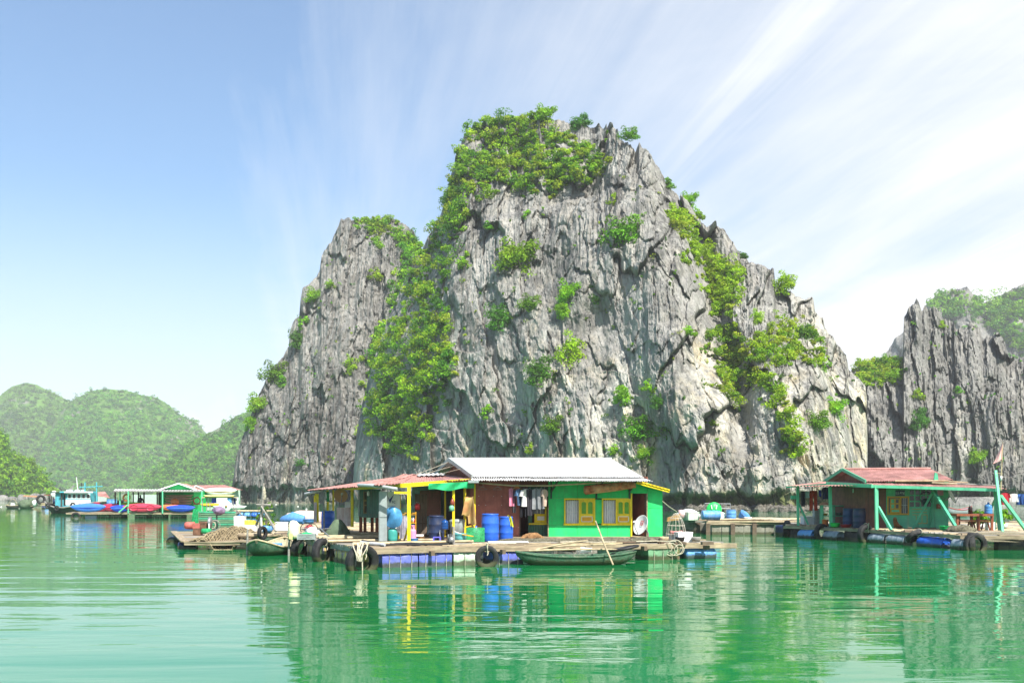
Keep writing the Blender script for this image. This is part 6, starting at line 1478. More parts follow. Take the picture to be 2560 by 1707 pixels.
# window with amber sash
fw = rb(2218, 1240, 2273, 1244, ORANGEY, 'window', .05, .06)
def sub(nm, a, b, c, e, m, par, off=.05, dep=.05): o_ = rb(a, b, c, e, m, nm, off, dep); o_.parent = par; return o_
for a_, b_, c_, e_ in ((2218, 1282.5, 2273, 1286.5), (2218, 1244, 2221.5, 1282.5), (2269.5, 1244, 2273, 1282.5), (2250, 1244, 2253.5, 1282.5)): sub('frame', a_, b_, c_, e_, ORANGEY, fw)
sub('pane', 2221.5, 1244, 2269.5, 1282.5, GLASS, fw, -.02, .01)
for px_ in (2257, 2261): sub('bar', px_ + 2, 1244, px_ + 2.8, 1282.5, WHITE, fw, .01, .01)
sub('bar', 2254, 1262, 2269, 1262.8, WHITE, fw, .012, .01)
ss = rb(2225, 1246, 2250, 1282, ORANGEY, 'shutter', .10, .03)
for a_, b_, c_, e_ in ((2228.5, 1247.5, 2235.5, 1257), (2239.5, 1247.5, 2246.5, 1257), (2228.5, 1260, 2235.5, 1270), (2239.5, 1260, 2246.5, 1270), (2229, 1274, 2248, 1279)): sub('pane', a_, b_, c_, e_, GLASS if a_ > 2239 else MINT, ss, .118, .012)
# sign above the window
sg = rb(2238.5, 1225, 2262, 1239, NAVYP, 'sign', .06, .02)
for k, (a_, w2, b_, e_) in enumerate(((2240, 1, 1229, 1235), (2241.8, 1.4, 1234, 1235.4), (2244.6, 1, 1228.6, 1235.4), (2246.4, 2, 1231.6, 1232.6), (2246.4, 2, 1234.4, 1235.4), (2250.4, 1, 1229, 1233.6), (2252.2, 1, 1229, 1235), (2254.6, 1, 1228.4, 1232), (2257, 1, 1229, 1235.4), (2258.6, .9, 1231, 1235.4), (2260, 1, 1229, 1235.4), (2250, 2.6, 1220, 1222.4), (2256.5, 2.2, 1221, 1223))): sub('lettering', a_, b_, a_ + w2, e_, WHITE, sg, .078, .01)
# panelled door
dl = rb(2270.5, 1221, 2335, 1318, MINT, 'door', .03, .04)
for r_ in range(3):
    for c_ in range(4): sub('pane', 2274.5 + c_ * 14.2, 1224.5 + r_ * 15, 2285 + c_ * 14.2, 1236 + r_ * 15, GLASS, dl, .052, .01)
for a_, b_, c_, e_ in ((2280, 1271.5, 2317, 1272.8), (2280, 1279, 2317, 1280.2), (2281, 1285.5, 2290, 1286.8), (2294, 1285.5, 2304, 1286.8), (2308, 1285.5, 2318, 1286.8), (2296, 1307, 2305, 1308.4), (2308, 1307, 2318, 1308.4), (2304.5, 1286, 2305.7, 1308), (2317, 1286, 2318.4, 1308), (2290, 1286, 2291, 1308)): sub('trim', a_, b_, c_, e_, ORANGEY, dl, .055, .012)
# roof, gable and porch
A, B, C, D = at(2165, 1203, 46.1), at(2382, 1199, 44.6), at(2327, 1172.5, 47.5), at(2107, 1173.5, 49.0)
for k in range(4):
    u0, u1 = k / 4 - .006, (k + 1) / 4 + .006
    mh.p('roof_sheet', MB().corr(A.lerp(B, u0), A.lerp(B, u1), D.lerp(C, u1), D.lerp(C, u0), 9, .02, 4, jit=.008), PINKR)
Bk, Bk2 = at(2061, 1204, 51.8), at(2280, 1203, 50.4)
mh.p('roof_sheet', MB().corr(D, C, Bk2, Bk, 30, .02, 3), PINKR); mh.p('ridge_cap', MB().tube([D + Vector((0, 0, .03)), C + Vector((0, 0, .03))], .06, 8), PINKR)
mh.p('gable', MB().add([D + Vector((.35, 0, -.06)), A + Vector((.3, .3, 0)), A + Vector((.3, .3, -.25)), Bk + Vector((.35, -.2, -.25)), Bk + Vector((.35, -.2, 0))], [(0, 1, 2, 3, 4)]), BROWN2)
mh.p('bargeboard', bar(D + Vector((-.03, -.05, 0)), A + Vector((-.03, -.05, 0)), .06, .15), MINTD); mh.p('bargeboard', bar(D + Vector((-.03, 0, 0)), Bk + Vector((-.03, 0, 0)), .06, .15), MINTD)
A, B, C, D = at(2178, 1212, 44.9), at(2515, 1221.5, 42.2), at(2480, 1213, 45.0), at(2168, 1204.5, 46.6)
for k in range(5):
    u0, u1 = k / 5 - .006, (k + 1) / 5 + .006
    mh.p('porch_sheet', MB().corr(A.lerp(B, u0), A.lerp(B, u1), D.lerp(C, u1), D.lerp(C, u0), 9, .02, 3, jit=.012), PINKR)
mh.p('porch_sheet', MB().corr(at(1964, 1215.5, 50.2), at(2179, 1212.5, 45.0), at(2168, 1204, 46.7), at(2062, 1203.5, 51.5), 26, .02, 3), PINKR)
mh.p('fascia', bar(at(1966, 1217, 50.1), at(2070, 1209.5, 48), .05, .08), MINTD); mh.p('fascia', bar(at(2066, 1208.5, 48.2), at(2180, 1214.5, 44.8), .05, .17), MINT)
mh.p('fascia', bar(at(2179, 1215, 44.85), at(2500, 1224.5, 42.2), .06, .13), MINT)
def mpost(a, b, wd=.11, m=MINT, nm='post'): mh.p(nm, bar(a, b, wd), m)
mpost(at(1994, 1217, 50.4), on(1995.5, 50.4)); mpost(at(1997, 1258, 50.4), on(2022, 50.2), .09, MINTD, 'brace')
mpost(at(2075, 1211, 48.3), on(2077.5, 48.3), .13); mpost(at(2190.5, 1214, 44.8), on(2192, 44.8), .14); mpost(at(2195, 1266, 44.8), on(2228, 44.2), .11, MINT, 'brace')
mpost(at(2339, 1219, 46.0), on(2344, 45.6), .12); mpost(at(2336, 1222, 44.8), on(2281, 45.2), .09, MINTD, 'brace'); mpost(at(2336, 1226, 45.3), on(2322, 45.6), .08, MINTD, 'brace'); mpost(at(2331, 1222, 44.4), on(2398, 41.4), .11, MINTD, 'brace')
mpost(at(2489, 1176, 42.2), on(2507, 41.3), .10); mpost(at(2490, 1227, 43.2), on(2502, 43.0), .16); mpost(at(2488, 1230, 44.4), on(2487, 45), .09, MINTD); mpost(at(2501, 1238, 42.8), on(2566, 43.2), .12, MINT, 'brace'); mpost(at(2488, 1247, 44.6), at(2478, 1270, 45.5), .08, MINTD, 'brace')
# poles and timber on the porch roof
for k, (a_, b_) in enumerate((((2238, 1202, 45.4), (2372, 1201.5, 44.5)), ((2310, 1199.5, 45.2), (2420, 1206, 44)), ((2372, 1208, 43.6), (2510, 1214, 42.4)), ((2330, 1206.5, 43.8), (2460, 1212, 43)))):
    one('bamboo_pole', MB().tube(atl([a_, b_]), [.04, .03], 6), [BAMBOO, BAMBOO, WOODG, BAMBOO][k], ['bamboo pole lying along the mint house eaves', 'short bamboo pole on the porch roof near the dish', 'grey pole at the far right of the porch roof', 'bamboo pole resting on the middle of the porch roof'][k], 'pole', group='poles lying on the porch roof')
one('roof_bracket', MB().prism([(-.1, 0), (.1, 0), (.06, .3), (-.06, .34)], -.03, .03), MINTD, 'small green plate standing on the faded red roof', 'bracket', at(2340, 1199.5, 44.9))
# flag
fl = T('flag', 'faded red triangular flag on a thin pole at the right', 'flag', on(2500, 42, DZ))
fl.p('staff', MB().tube(atl([(2502, 1225, 42), (2503, 1190, 42), (2507, 1104, 42)]), [.03, .026, .016], 6), BAMBOO)
P = []
for j in range(9):
    v = j / 8; row = []
    for i in range(9):
        u = i / 8
        tx, ty = 2508 - 2 * v, 1104 + 42 * v; ex, ey = 2481 , 1162
        row.append(at(tx + (ex - tx) * u * (.12 + .88 * v), ty + (ey - ty) * u * (.12 + .88 * v), 42) + Vector((0, .10 * math.sin(u * 7 + v * 2) * u, 0)))
    P.append(row)
fl.p('cloth', MB().grid(P), mat('faded_red_flag', (.85, .46, .42), .8, vary=.1)); fl.p('lamp', MB().lathe([(0, -.1), (.04, -.1), (.045, .08), (0, .1)], at(2503, 1195, 41.95), 10), WHITE); fl.p('cross_tie', MB().tube(atl([(2490, 1182, 42), (2508, 1184, 42)]), .012, 5), BAMBOO)
# furniture
tb = T('table', 'red brown wooden table on the open right deck', 'table', on(2440, 43.5))
tb.p('tabletop', bx(2392, 1284, 2485, 1289.5, 42.6, 1.0), REDWOOD)
for px_, d_ in ((2394.5, 42.7), (2447, 42.7), (2481, 42.7), (2430, 43.6), (2398, 43.6)): tb.p('leg', MB().span((X(px_, d_) - .05, d_, DZ - .02), (X(px_, d_) + .05, d_ + .08, Z(1288, d_))), REDWOOD)
tb.p('stretcher', bx(2394, 1299, 2482, 1302, 42.75, .05), REDWOOD)
for k, px_ in enumerate((2428, 2464)):
    s_ = T('stool', ['low wooden stool under the left half of the table', 'low wooden stool under the right half of the table'][k], 'stool', on(px_, 43.1)); s_.p('seat', MB().box(on(px_, 43.1, .98), (.36, .25, .04)), REDWOOD)
    for sx in (-1, 1): s_.p('leg', bar(on(px_, 43.1, .97) + Vector((sx * .1, 0, 0)), on(px_, 43.1, .6) + Vector((sx * .19, 0, 0)), .05), REDWOOD)
jug('clear blue water jug on the wooden table', at(2471, 1284, 42.9), .16, .50, mat('clear_blue_plastic', (.08, .25, .55), .2, vary=.1), BLUEP)
cbt = T('bottle', 'dark cola bottle on the wooden table', 'bottle', at(2426, 1284, 42.9)); cbt.p('body', MB().lathe([(0, 0), (.09, 0), (.09, .24), (.06, .31), (.025, .34), (.025, .37), (0, .37)], at(2426, 1284, 42.9), 14), mat('cola', (.03, .012, .01), .15)); cbt.p('cap', MB().lathe([(.03, .35), (.03, .39), (0, .39)], at(2426, 1284, 42.9), 10), STEEL)
rng = np.random.default_rng(5)
def pot_plant(label, px, d, z, r, pot=True):
    t = T('potted_plant', label, 'plant', on(px, d, z)); cc = np.array(on(px, d, z + r * 1.1)) + rng.normal(size=(12, 3)) * r * .4
    V_, Q_, T_ = leaves(cc, np.full(12, r * .35), 18, .09, rng, .9, PAL[[0, 1, 3]][rng.integers(0, 3, 12)])
    np_mesh('foliage', V_ - np.array(t.b), Q_, LEAF, False, {'tint': T_}, t.o)
    if pot: t.p('pot', MB().lathe([(0, 0), (.15, 0), (.2, .25), (.17, .25), (0, .22)], on(px, d, z), 14), WHITE)
    t.p('stem', MB().tube([on(px, d, z + .1), on(px, d, z + r)], .02, 5), BARK)
pot_plant('leafy potted plant behind the wooden table', 2452, 45.5, DZ, .55); pot_plant('small potted plant behind the green posts at the far right', 2508, 45.8, DZ, .4)
foam_box('white tub under the right end of the table', on(2475, 44.2), .3, .3, .4, lid=False, name='tub')
dish('white satellite dish on the right corner of the mint house', at(2376, 1240, 44.6), .36, WHITE, (.75, -.50, .42), 2.0)
basin('bright green basin on the mint house deck', on(2363, 43.0), .26, .22, plast('bright_green_plastic', (.02, .55, .14)))
lumpy('net_heap', 'coiled dark net heap below the wooden table', 'net', on(2404, 41.6, .68), (.5, .4, .22), mat('dark_net', (.13, .12, .08), .95, vary=.5, scale=12, bump=1, bscale=30), 31); lumpy('net_heap', 'small dark net bundle beside the bright green basin', 'net', on(2385, 41.8, .66), (.32, .3, .2), mat('dark_net', (.13, .12, .08)), 32)
one('fish_net', MB().grid([[Vector((X(2420 + 150 * u, 39.6), 40.6 - 1.9 * v, .66 + .04 * math.sin(u * 9 + v * 4) - max(0, v - .62) * .95 * math.sin(math.pi * min(1, u * 1.1)) ** .5)) for u in np.linspace(0, 1, 30)] for v in np.linspace(0, 1, 14)]), mat('olive_mesh', (.22, .20, .13), .95, vary=.4, scale=30, alpha=.7), 'olive net spread over the right edge of the bamboo deck', 'net')
DOGD = mat('dark_dog_fur', (.09, .045, .02), .9, vary=.4, scale=10, dirt=.6, dirtcol=(.35, .16, .04), bump=.6, bscale=50)
skin_thing('dog', 'dark brown dog sitting by the mint green wall', 'dog', on(2238, 45.3),
    [(.10, 0, .15), (.02, 0, .26), (-.02, -.02, .36), (-.03, -.04, .45), (-.03, -.12, .44), (-.03, -.18, .42), (-.075, -.03, .54), (.02, -.03, .54), (-.05, -.08, .16), (-.05, -.09, .03), (.04, -.08, .16), (.04, -.09, .03), (.22, -.06, .10), (.16, -.14, .035), (.30, .06, .06), (.40, .0, .04)],
    [(0, 1), (1, 2), (2, 3), (3, 4), (4, 5), (3, 6), (3, 7), (1, 8), (8, 9), (1, 10), (10, 11), (0, 12), (12, 13), (0, 14), (14, 15)],
    [.13, .11, .09, .085, .055, .03, .022, .022, .042, .03, .042, .03, .085, .04, .04, .02], DOGD)
cs = T('kitchen_cupboard', 'open mint shelf unit under the left awning', 'cupboard', on(2085, 49.4))
for py_ in (1263, 1288, 1310): cs.p('shelf', bx(2057, py_, 2110, py_ + 2.2, 49.2, .5), MINTD)
for px_ in (2057, 2086, 2109): cs.p('upright', bx(px_, 1262, px_ + 2, 1314, 49.18, .5), MINTD)
basin('red tub on the floor of the mint shelf unit', on(2115, 47.6), .28, .14, RED); basin('orange bucket under the left awning', on(2063, 48.9), .16, .34, plast('orange_plastic', (.62, .13, .02)), 'bucket', 'bucket'); basin('green tub at the foot of the second green post', on(2088, 48.0), .24, .2, GRN); basin('steel pot on the mint shelf', (X(2098, 49.3), 49.4, Z(1288, 49.2)), .16, .14, STEEL, 'cooking_pot', 'pot'); basin('amber bowl on the mint shelf', (X(2064, 49.3), 49.4, Z(1288, 49.2)), .14, .1, ORANGEY, 'bowl', 'bowl')
one('food_cover', MB().lathe([(.26, 0), (.22, .08), (.1, .13), (0, .14)], n=16), plast('coral_plastic', (.65, .28, .18)), 'coral food cover on top of the mint shelf unit', 'cover', (X(2063, 49.4), 49.5, Z(1262, 49.2)))
drum('dark navy barrel under the awning nearest the brown panel', on(2148, 46.9), .29, .92, NAVYP); drum('navy barrel behind the dark barrel under the awning', on(2122, 48.2), .28, .9, mat('deep_navy_plastic', (.02, .06, .16), .4))
foam_box('white polystyrene fridge box behind the leftmost post', on(2023, 51.6), .75, .5, .44, rz=.1); one('grey_cabinet', MB().box((0, 0, .42), (.44, .4, .84)), SHEETG, 'grey cabinet between the awning post and mint shelf', 'cabinet', on(2045, 51.4))
def hang2(px, py, d, lb_, wd, ln, m, kd, s): garment(lb_, at(px, py, d), wd, ln, m, kd, hanger=False, seed=s, group='washing under the mint house roof')
hang2(2008, 1222, 50, 'black leggings hung beside the leftmost post', .18, .78, cloth('black_cloth', (.02, .02, .025)), 'towel', 41); hang2(2018, 1222, 50.1, 'pale grey shirt hung under the left awning', .3, .34, cloth('pale_cloth', (.55, .56, .58)), 'shirt', 42)
hang2(2034, 1221, 50, 'red trousers hung under the left awning', .40, 1.0, cloth('scarlet_cloth', (.62, .05, .02)), 'trousers', 43); hang2(2050, 1219, 50, 'bright blue cloth strip under the left awning', .12, .35, cloth('blue_cloth', (.02, .05, .45)), 'towel', 44); hang2(2065, 1212, 49.6, 'navy shirt hung beside the second green post', .26, .6, cloth('navy_cloth', (.02, .03, .10)), 'shirt', 45)
one('washing_line', MB().tube(atl([(1996, 1219, 50.2), (2030, 1221, 50.1), (2072, 1209, 49.4)]), .01, 5), ROPED, 'dark washing line under the left awning', 'line')
hang2(2513, 1226, 46, 'red and navy shirt on the far right washing line', .3, .55, cloth('crimson_cloth', (.5, .03, .05)), 'shirt', 46); hang2(2536, 1228, 46, 'white towel on the far right washing line', .38, .38, cloth('white_cloth', (.7, .69, .66)), 'towel', 47); hang2(2551, 1229, 46, 'blue jeans on the far right washing line', .3, .5, cloth('jeans_cloth', (.03, .09, .28)), 'trousers', 48); hang2(2563, 1229, 46, 'blue jacket cut by the right edge of the view', .28, .5, cloth('jeans_cloth', (.03, .09, .28)), 'shirt', 49)
one('washing_line', MB().tube(atl([(2498, 1226, 46), (2530, 1229, 46), (2580, 1227, 46)]), .01, 5), ROPED, 'dark washing line at the far right of the deck', 'line')
one('hanging_hoop', MB().torus((0, 0, 0), .26, .022, 'Y', 24, 6), HOSE, 'black hose hoop hung on the mint door', 'hoop', at(2313, 1243, 45.4)); lumpy('dark_bag', 'dark bag hung on the mint door below the hoop', 'bag', at(2312, 1254, 45.4), (.17, .1, .14), mat('bottle_green_cloth', (.02, .06, .06), .8), 33)
one('pink_bag', bx(2344, 1222, 2358, 1238, 45.2, .06).move((0, 0, 0)).wob(.015, 9), mat('pink_plastic_bag', (.68, .28, .36), .5, vary=.2), 'pink plastic bag hanging beside the white dish', 'bag')
one('wall_box', bx(2343, 1259, 2352, 1271, 45.3, .1), REDWOOD, 'small red box fixed beside the slanted post', 'box')
one('hanging_lamp', MB().lathe([(0, -.1), (.03, -.1), (.03, .08), (0, .1)], n=10), WHITE, 'white lamp tube hanging against the brown wall', 'lamp', at(2133, 1226, 47.8)); one('lamp_bracket', bx(1979, 1238, 1993, 1247, 50.5, .2), MINTD, 'green box bracket on the leftmost post', 'bracket')
sb2 = thing('rowing_boat', 'small grey and red boat behind the white dish', 'boat', (X(2396, 100), 100, 0.1), .3); hull(sb2, 3.2, 1.1, .5, mat('grey_boat_paint', (.32, .34, .36), .6), RED, .35)
lumpy('rock_shelf', 'low barnacled rock shelf at the foot of the dark cliff', 'rock', (X(2440, 186), 186, .2), (16, 2.5, 1.3), ROCK, 51, 60, 14, .2)
# ------------------------------------------------------------------ far left kayak platform
KD = 90.0
kr = thing('raft', 'kayak platform floating in front of the fishing boat', 'raft', (X(340, KD), KD, 0))
for k in range(7): plank(kr, (X(168 + 3 * k, KD + k * .7), KD + k * .7, .46), (X(600, KD + k * .7), KD + k * .7, .46), .6, .08, R.choice([WOOD, WOODG]))
plank(kr, (X(166, KD - .4), KD - .4, .44), (X(495, KD - .4), KD - .4, .44), .12, .16, WOOD, 'beam')
for k, (a_, b_) in enumerate(((243, 272), (276, 303), (337, 366), (379, 407), (426, 453))):
    float_block(['first', 'second', 'third', 'fourth', 'fifth'][k] + ' grey green float from the left under the kayak platform', (X(a_, KD), KD), (X(b_, KD), KD), TARPG if k != 1 else TARPK, 1.5, -.2, .30, 'floats under the kayak platform', 2, ROPE, 60 + k)
drum('pale lilac drum under the left of the kayak platform', (X(212, KD), KD + .3, .08), .30, 1.05, mat('lilac_plastic', (.45, .50, .72), .5, dirt=.3), 'X', 0)
tyre('dark weedy tyre hanging under the left end of the kayak platform', on(190, 89.6, .1), .45, .25, rope=False)
def kayak(label, px, py, d, L, m, m2, tilt=0.0, rz=0.0, H=.72, deck=True):
    """sit-on-top kayak lying on its side, deck towards the water"""
    t = thing('kayak', label, 'kayak', at(px, py, d), rz, 'kayaks on the platform')
    P = []
    for i in range(25):
        s_ = -1 + 2 * i / 24; w_ = H / 2 * max(.02, 1 - abs(s_) ** 2.5) ** .75; dp = .17 * max(.06, 1 - abs(s_) ** 3) ** .5
        rk_ = .12 * abs(s_) ** 3
        P.append([(s_ * L / 2, dp * math.cos(a) * (1.0 if math.cos(a) < 0 else .75) - rk_ * .4, w_ * math.sin(a) + rk_) for a in [2 * math.pi * j / 14 for j in range(14)]])
    MB().grid(P, True, True).build('hull', m, t)
    if deck:
        for c_ in (-.45, .5): MB().lathe([(0, .03), (.17, .03), (.24, 0), (.26, -.03)], (c_ * L * .45, -.17, 0), 16, 'Y', sx=1.5).build('cockpit', m2, t)
        MB().tube([(-L * .42, -.13, .02), (0, -.19, .03), (L * .42, -.13, .02)], .035, 6).build('deck_rib', m2, t)
    else: MB().tube([(-L * .44, -.10, 0), (0, -.20, 0), (L * .44, -.10, 0)], .04, 6).build('keel', m2, t)
    return t
KB = plast('kayak_blue', (.06, .20, .68)); KB2 = plast('kayak_deep_blue', (.02, .07, .52)); KR = plast('kayak_red', (.62, .05, .10)); KR2 = plast('kayak_dark_red', (.40, .03, .07)); KO = plast('kayak_orange', (.72, .20, .07)); KG = plast('kayak_lime', (.22, .58, .05)); KP = mat('kayak_faded_pink', (.60, .36, .28), .55, vary=.15); KY = plast('kayak_yellow', (.66, .42, .02)); KW = plast('kayak_white', (.78, .79, .76))
kayak('light blue kayak at the left end of the platform', 221, 1269, 89.6, 3.2, KB, KB2, H=.8, deck=False)
kayak('dark red kayak behind the light blue kayak', 282, 1268.5, 90.4, 2.2, KR2, KR, H=.75, deck=False)
kayak('blue kayak half hidden behind the lime kayak', 302, 1271, 90.0, 1.9, KB2, KB, H=.66, deck=False)
kayak('lime green kayak peeping out above the red kayak', 330, 1264, 90.7, 2.4, KG, KY, H=.7)
kayak('bright red kayak showing its cockpit in the middle of the platform', 356, 1269, 89.5, 3.5, KR, KR2, H=.82)
kayak('orange kayak behind the deep blue kayak', 425, 1268, 90.3, 2.0, KO, KO, H=.6, deck=False)
kayak('deep blue kayak at the right end of the platform', 452, 1271, 89.5, 2.65, KB2, KB, H=.66, deck=False)
for k in range(4): kayak(['lowest faded kayak of the stack under the green gable', 'second faded kayak from the bottom of the stack', 'third faded kayak from the bottom of the stack', 'topmost faded kayak of the stack under the green gable'][k], 446 + (k % 2) * 2, 1259 - 6.4 * k, 92, 2.65, KP, KP, H=.26, deck=False)
kayak('big white kayak resting on top of the rack', 551, 1228.5, 86, 2.85, KW, ORANGEY, H=.68, deck=False)
kayak('pale yellow kayak on the rack below the white one', 549, 1240.5, 86, 2.8, mat('kayak_cream', (.72, .66, .38), .5), KY, H=.20, deck=False)
kayak('yellow kayak on the platform right of the pale posts', 528, 1262.5, 88, 1.9, KY, KY, H=.34, deck=False)
kayak('white kayak lying low behind the green slatted pen', 575, 1268.5, 87.5, 3.0, KW, KW, H=.42, deck=False)
lr = T('life_ring', 'orange life ring hanging on the kayak shelter', 'life ring', at(316, 1243.5, 90)); lr.p('ring', MB().torus(at(316, 1243.5, 90), .28, .08, 'Y', 24, 8), KO)
for k in range(4): a = math.pi / 4 + k * math.pi / 2; lr.p('band', MB().torus(at(316, 1243.5, 90) + Vector((.28 * math.cos(a), 0, .28 * math.sin(a))), .085, .012, 'Y', 10, 5), WHITE)
ks = T('kayak_shelter', 'low open shelter on thin pale green posts over the kayaks', 'shelter', on(390, 91, .46))
ks.p('roof', MB().corr(at(283, 1226.5, 89.4), at(508, 1226.5, 89.4), at(500, 1223.5, 95), at(288, 1222, 95), 30, .03, 3), WHITER); ks.p('fascia', bar(at(283, 1228, 89.4), at(508, 1228, 89.4), .06, .09), WOODG)
for px_, d_, m_ in ((321, 89.4, MINT), (406.5, 89.4, MINT), (505, 89.4, MINT), (300, 90, MINT), (288, 94, WOODD), (333, 94, WOODD), (346, 94, WOODD), (360, 94, WOODD), (398, 94, WOODD), (393, 93, WOODD)): ks.p('post', bar(at(px_, 1227, d_), Vector((X(px_, d_), d_, .45)), .10), m_)
ks.p('brace', bar(at(319, 1262, 89.3), at(297, 1280, 89.3), .1), MINT); ks.p('back_wall', bx(330, 1236, 395, 1262, 97, .05), mat('pale_mint_paint', (.45, .62, .50), .6, vary=.1))
gh = T('boat_house', 'green gabled boat house with a pink roof behind the kayaks', 'house', on(440, 94, .46))
gh.p('wall', bx(396, 1226, 484, 1281, 94, .06), GREEN); gh.p('side_wall', MB().span((X(484, 94) - .06, 94.07, .46), (X(484, 94), 99, Z(1226, 94))), GREEN)
gh.p('gable', MB().prism([(X(408, 92.5), Z(1223, 92.5)), (X(490, 92.5), Z(1223, 92.5)), (X(447, 92.5), Z(1210, 92.5))], 92.5, 92.56), GREEN)
ap = at(447, 1208, 92.2); e1 = at(398, 1224, 92.2); e2 = at(492, 1224, 92.2); sh_ = Vector((-1.2, 6, .0))
gh.p('roof_sheet', MB().corr(ap, ap + sh_, e1 + sh_, e1, 16, .03, 3), PINKR); gh.p('roof_sheet', MB().corr(ap, ap + sh_, e2 + sh_, e2, 16, .03, 3), PINKR)
for q in (e1, e2): gh.p('bargeboard', bar(ap + Vector((0, -.06, 0)), q + Vector((0, -.06, 0)), .06, .12), WHITE)
ph_ = T('boat_house', 'pale mint boat house with a long pink roof at the cliff foot', 'house', on(530, 98, .46)); PM = mat('pale_mint_paint', (.45, .62, .50))
ph_.p('wall', bx(484.5, 1222, 600, 1275, 98, .06), PM); ph_.p('roof_sheet', MB().corr(at(470, 1224, 97), at(606, 1224, 97), at(562, 1212, 101), at(455, 1213, 101), 26, .03, 3), PINKR)
ph_.p('gable', MB().prism([(X(474, 96.5), Z(1225, 96.5)), (X(514, 96.5), Z(1225, 96.5)), (X(490, 96.5), Z(1214, 96.5))], 96.5, 96.56), PM)
for q in ((476, 1226), (516, 1225)): ph_.p('bargeboard', bar(at(490, 1213.5, 96.4), at(q[0], q[1], 96.4), .06, .1), WHITE)
ph_.p('door', bx(492, 1228, 505, 1248, 97.9, .05), WHITE); ph_.p('opening_dark_panel', bx(496, 1230, 502, 1258, 97.8, .04), BLACK)  # solid black panel painted as the shade inside an opening
ph_.p('panel', bx(536, 1242, 596, 1262, 97.5, .05), WHITE)
rk2 = T('kayak_rack', 'weathered pole rack carrying the white kayak', 'rack', on(550, 86, .45))
for px_ in (506, 517, 525, 583, 590): rk2.p('post', bar(at(px_, 1242, 86.2), Vector((X(px_, 86.2), 86.2, .46)), .07), WOODG)
rk2.p('rail', bar(at(504, 1243, 86), at(594, 1242.5, 86), .08), BAMBOO)
garment('blue cloth hanging from the kayak rack', at(535, 1240, 86.2), .4, .5, cloth('royal_blue_cloth', (.05, .07, .42)), 'towel', hanger=False, seed=61, group=None); garment('navy jacket hanging at the right end of the kayak rack', at(585, 1240, 86.2), .35, .6, cloth('navy_cloth', (.02, .03, .10)), 'shirt', hanger=False, seed=62, group=None)
jug('blue water jug on the rack below the white kayak', at(574, 1256, 86.2), .2, .55, BLUEP2, BLUEP)
one('deck_chair', MB().torus((0, 0, 0), .3, .05, 'Y', 16, 6).tube([(-.3, 0, -.3), (.3, 0, -.3)], .05, 6), RED, 'red plastic chair beside the pale mint boat house', 'chair', at(492, 1251, 91)); lumpy('orange_basket', 'orange basket standing in front of the faded kayaks', 'basket', at(437, 1254, 90.6), (.36, .3, .3), KO, 63)
# a person standing in the shade of the kayak shelter
pz = Vector((X(351, 91.5), 91.5, .46))
sk_v = [(0, 0, .86), (0, 0, 1.05), (0, 0, 1.28), (0, 0, 1.40), (0, -.02, 1.56), (-.09, 0, .82), (-.11, -.03, .45), (-.12, 0, .06), (-.12, -.12, .03), (.09, 0, .82), (.11, .02, .45), (.11, .04, .06), (.11, -.09, .03), (-.19, 0, 1.30), (-.24, -.02, 1.04), (-.18, -.16, .86), (-.15, -.22, .80), (.19, 0, 1.30), (.24, .02, 1.04), (.22, -.10, .83), (.21, -.15, .77), (0, -.03, 1.66)]
skin_thing('person', 'person in dark clothes standing under the kayak shelter', 'person', pz, sk_v, [(0, 1), (1, 2), (2, 3), (3, 4), (0, 5), (5, 6), (6, 7), (7, 8), (0, 9), (9, 10), (10, 11), (11, 12), (2, 13), (13, 14), (14, 15), (15, 16), (2, 17), (17, 18), (18, 19), (19, 20), (4, 21)], [.14, .13, .15, .055, .10, .085, .06, .045, .04, .085, .06, .045, .04, .06, .045, .035, .03, .06, .045, .035, .03, .08], cloth('dark_clothes', (.025, .025, .03)))
# ------------------------------------------------------------------ fishing boat
FB = 113.0
fb = T('fishing_boat', 'teal fishing boat with a dark tarred hull behind the kayaks', 'boat', (X(200, FB), FB, 0))
def sx_(px, py, d=FB): return at(px, py, d)
P = []
prof = [(112, 1254, .02), (122, 1259, .5), (132, 1263.5, .9), (150, 1267.5, 1.3), (175, 1268, 1.5), (200, 1264, 1.6), (230, 1258, 1.55), (270, 1253, 1.4), (300, 1251, 1.1)]
for (px_, py_, hw) in prof:
    r_ = at(px_, py_, FB); x0 = r_.x; zt_ = r_.z; kx = x0 + (.9 if px_ < 130 else .2)
    P.append([(x0, FB - hw, zt_), (x0 + .1, FB - hw * .92, zt_ * .6), (kx, FB - hw * .6, -.1), (kx, FB, -.5), (kx, FB + hw * .6, -.1), (x0 + .1, FB + hw * .92, zt_ * .6), (x0, FB + hw, zt_)])
fb.p('hull', MB().grid(P), HULL); fb.p('deck', MB().grid([[Vector(r_[0]) - Vector((0, -.05, .12)), Vector(r_[-1]) - Vector((0, .05, .12))] for r_ in P]), WOODD)
fb.p('gunwale', MB().tube([Vector(r_[0]) for r_ in P], .09, 6), WOODG); fb.p('gunwale', MB().tube([Vector(r_[-1]) for r_ in P], .09, 6), HULL)
fb.p('cabin', bx(164, 1231, 226, 1266, FB - .9, 2.0), TEALB); fb.p('cabin_band', bx(164, 1248, 226, 1262, FB - .93, .03), WHITE); fb.p('cabin_roof', MB().box(at(196, 1229.5, FB), (3.1, 2.6, .16)), TEALB); fb.p('roof_edge', bx(160, 1228, 232, 1231.5, FB - 1.32, .06), WHITE)
fb.p('wheelhouse', bx(138, 1232, 164, 1266, FB - .7, 1.5), TEALB); fb.p('wheelhouse_roof', MB().box(at(152, 1230.5, FB), (1.5, 2.0, .14)), DKGREEN)
for k in range(7): fb.p('plank', bx(139 + k * 3.4, 1234, 141.6 + k * 3.4, 1265, FB - .72, .02), TEALB)
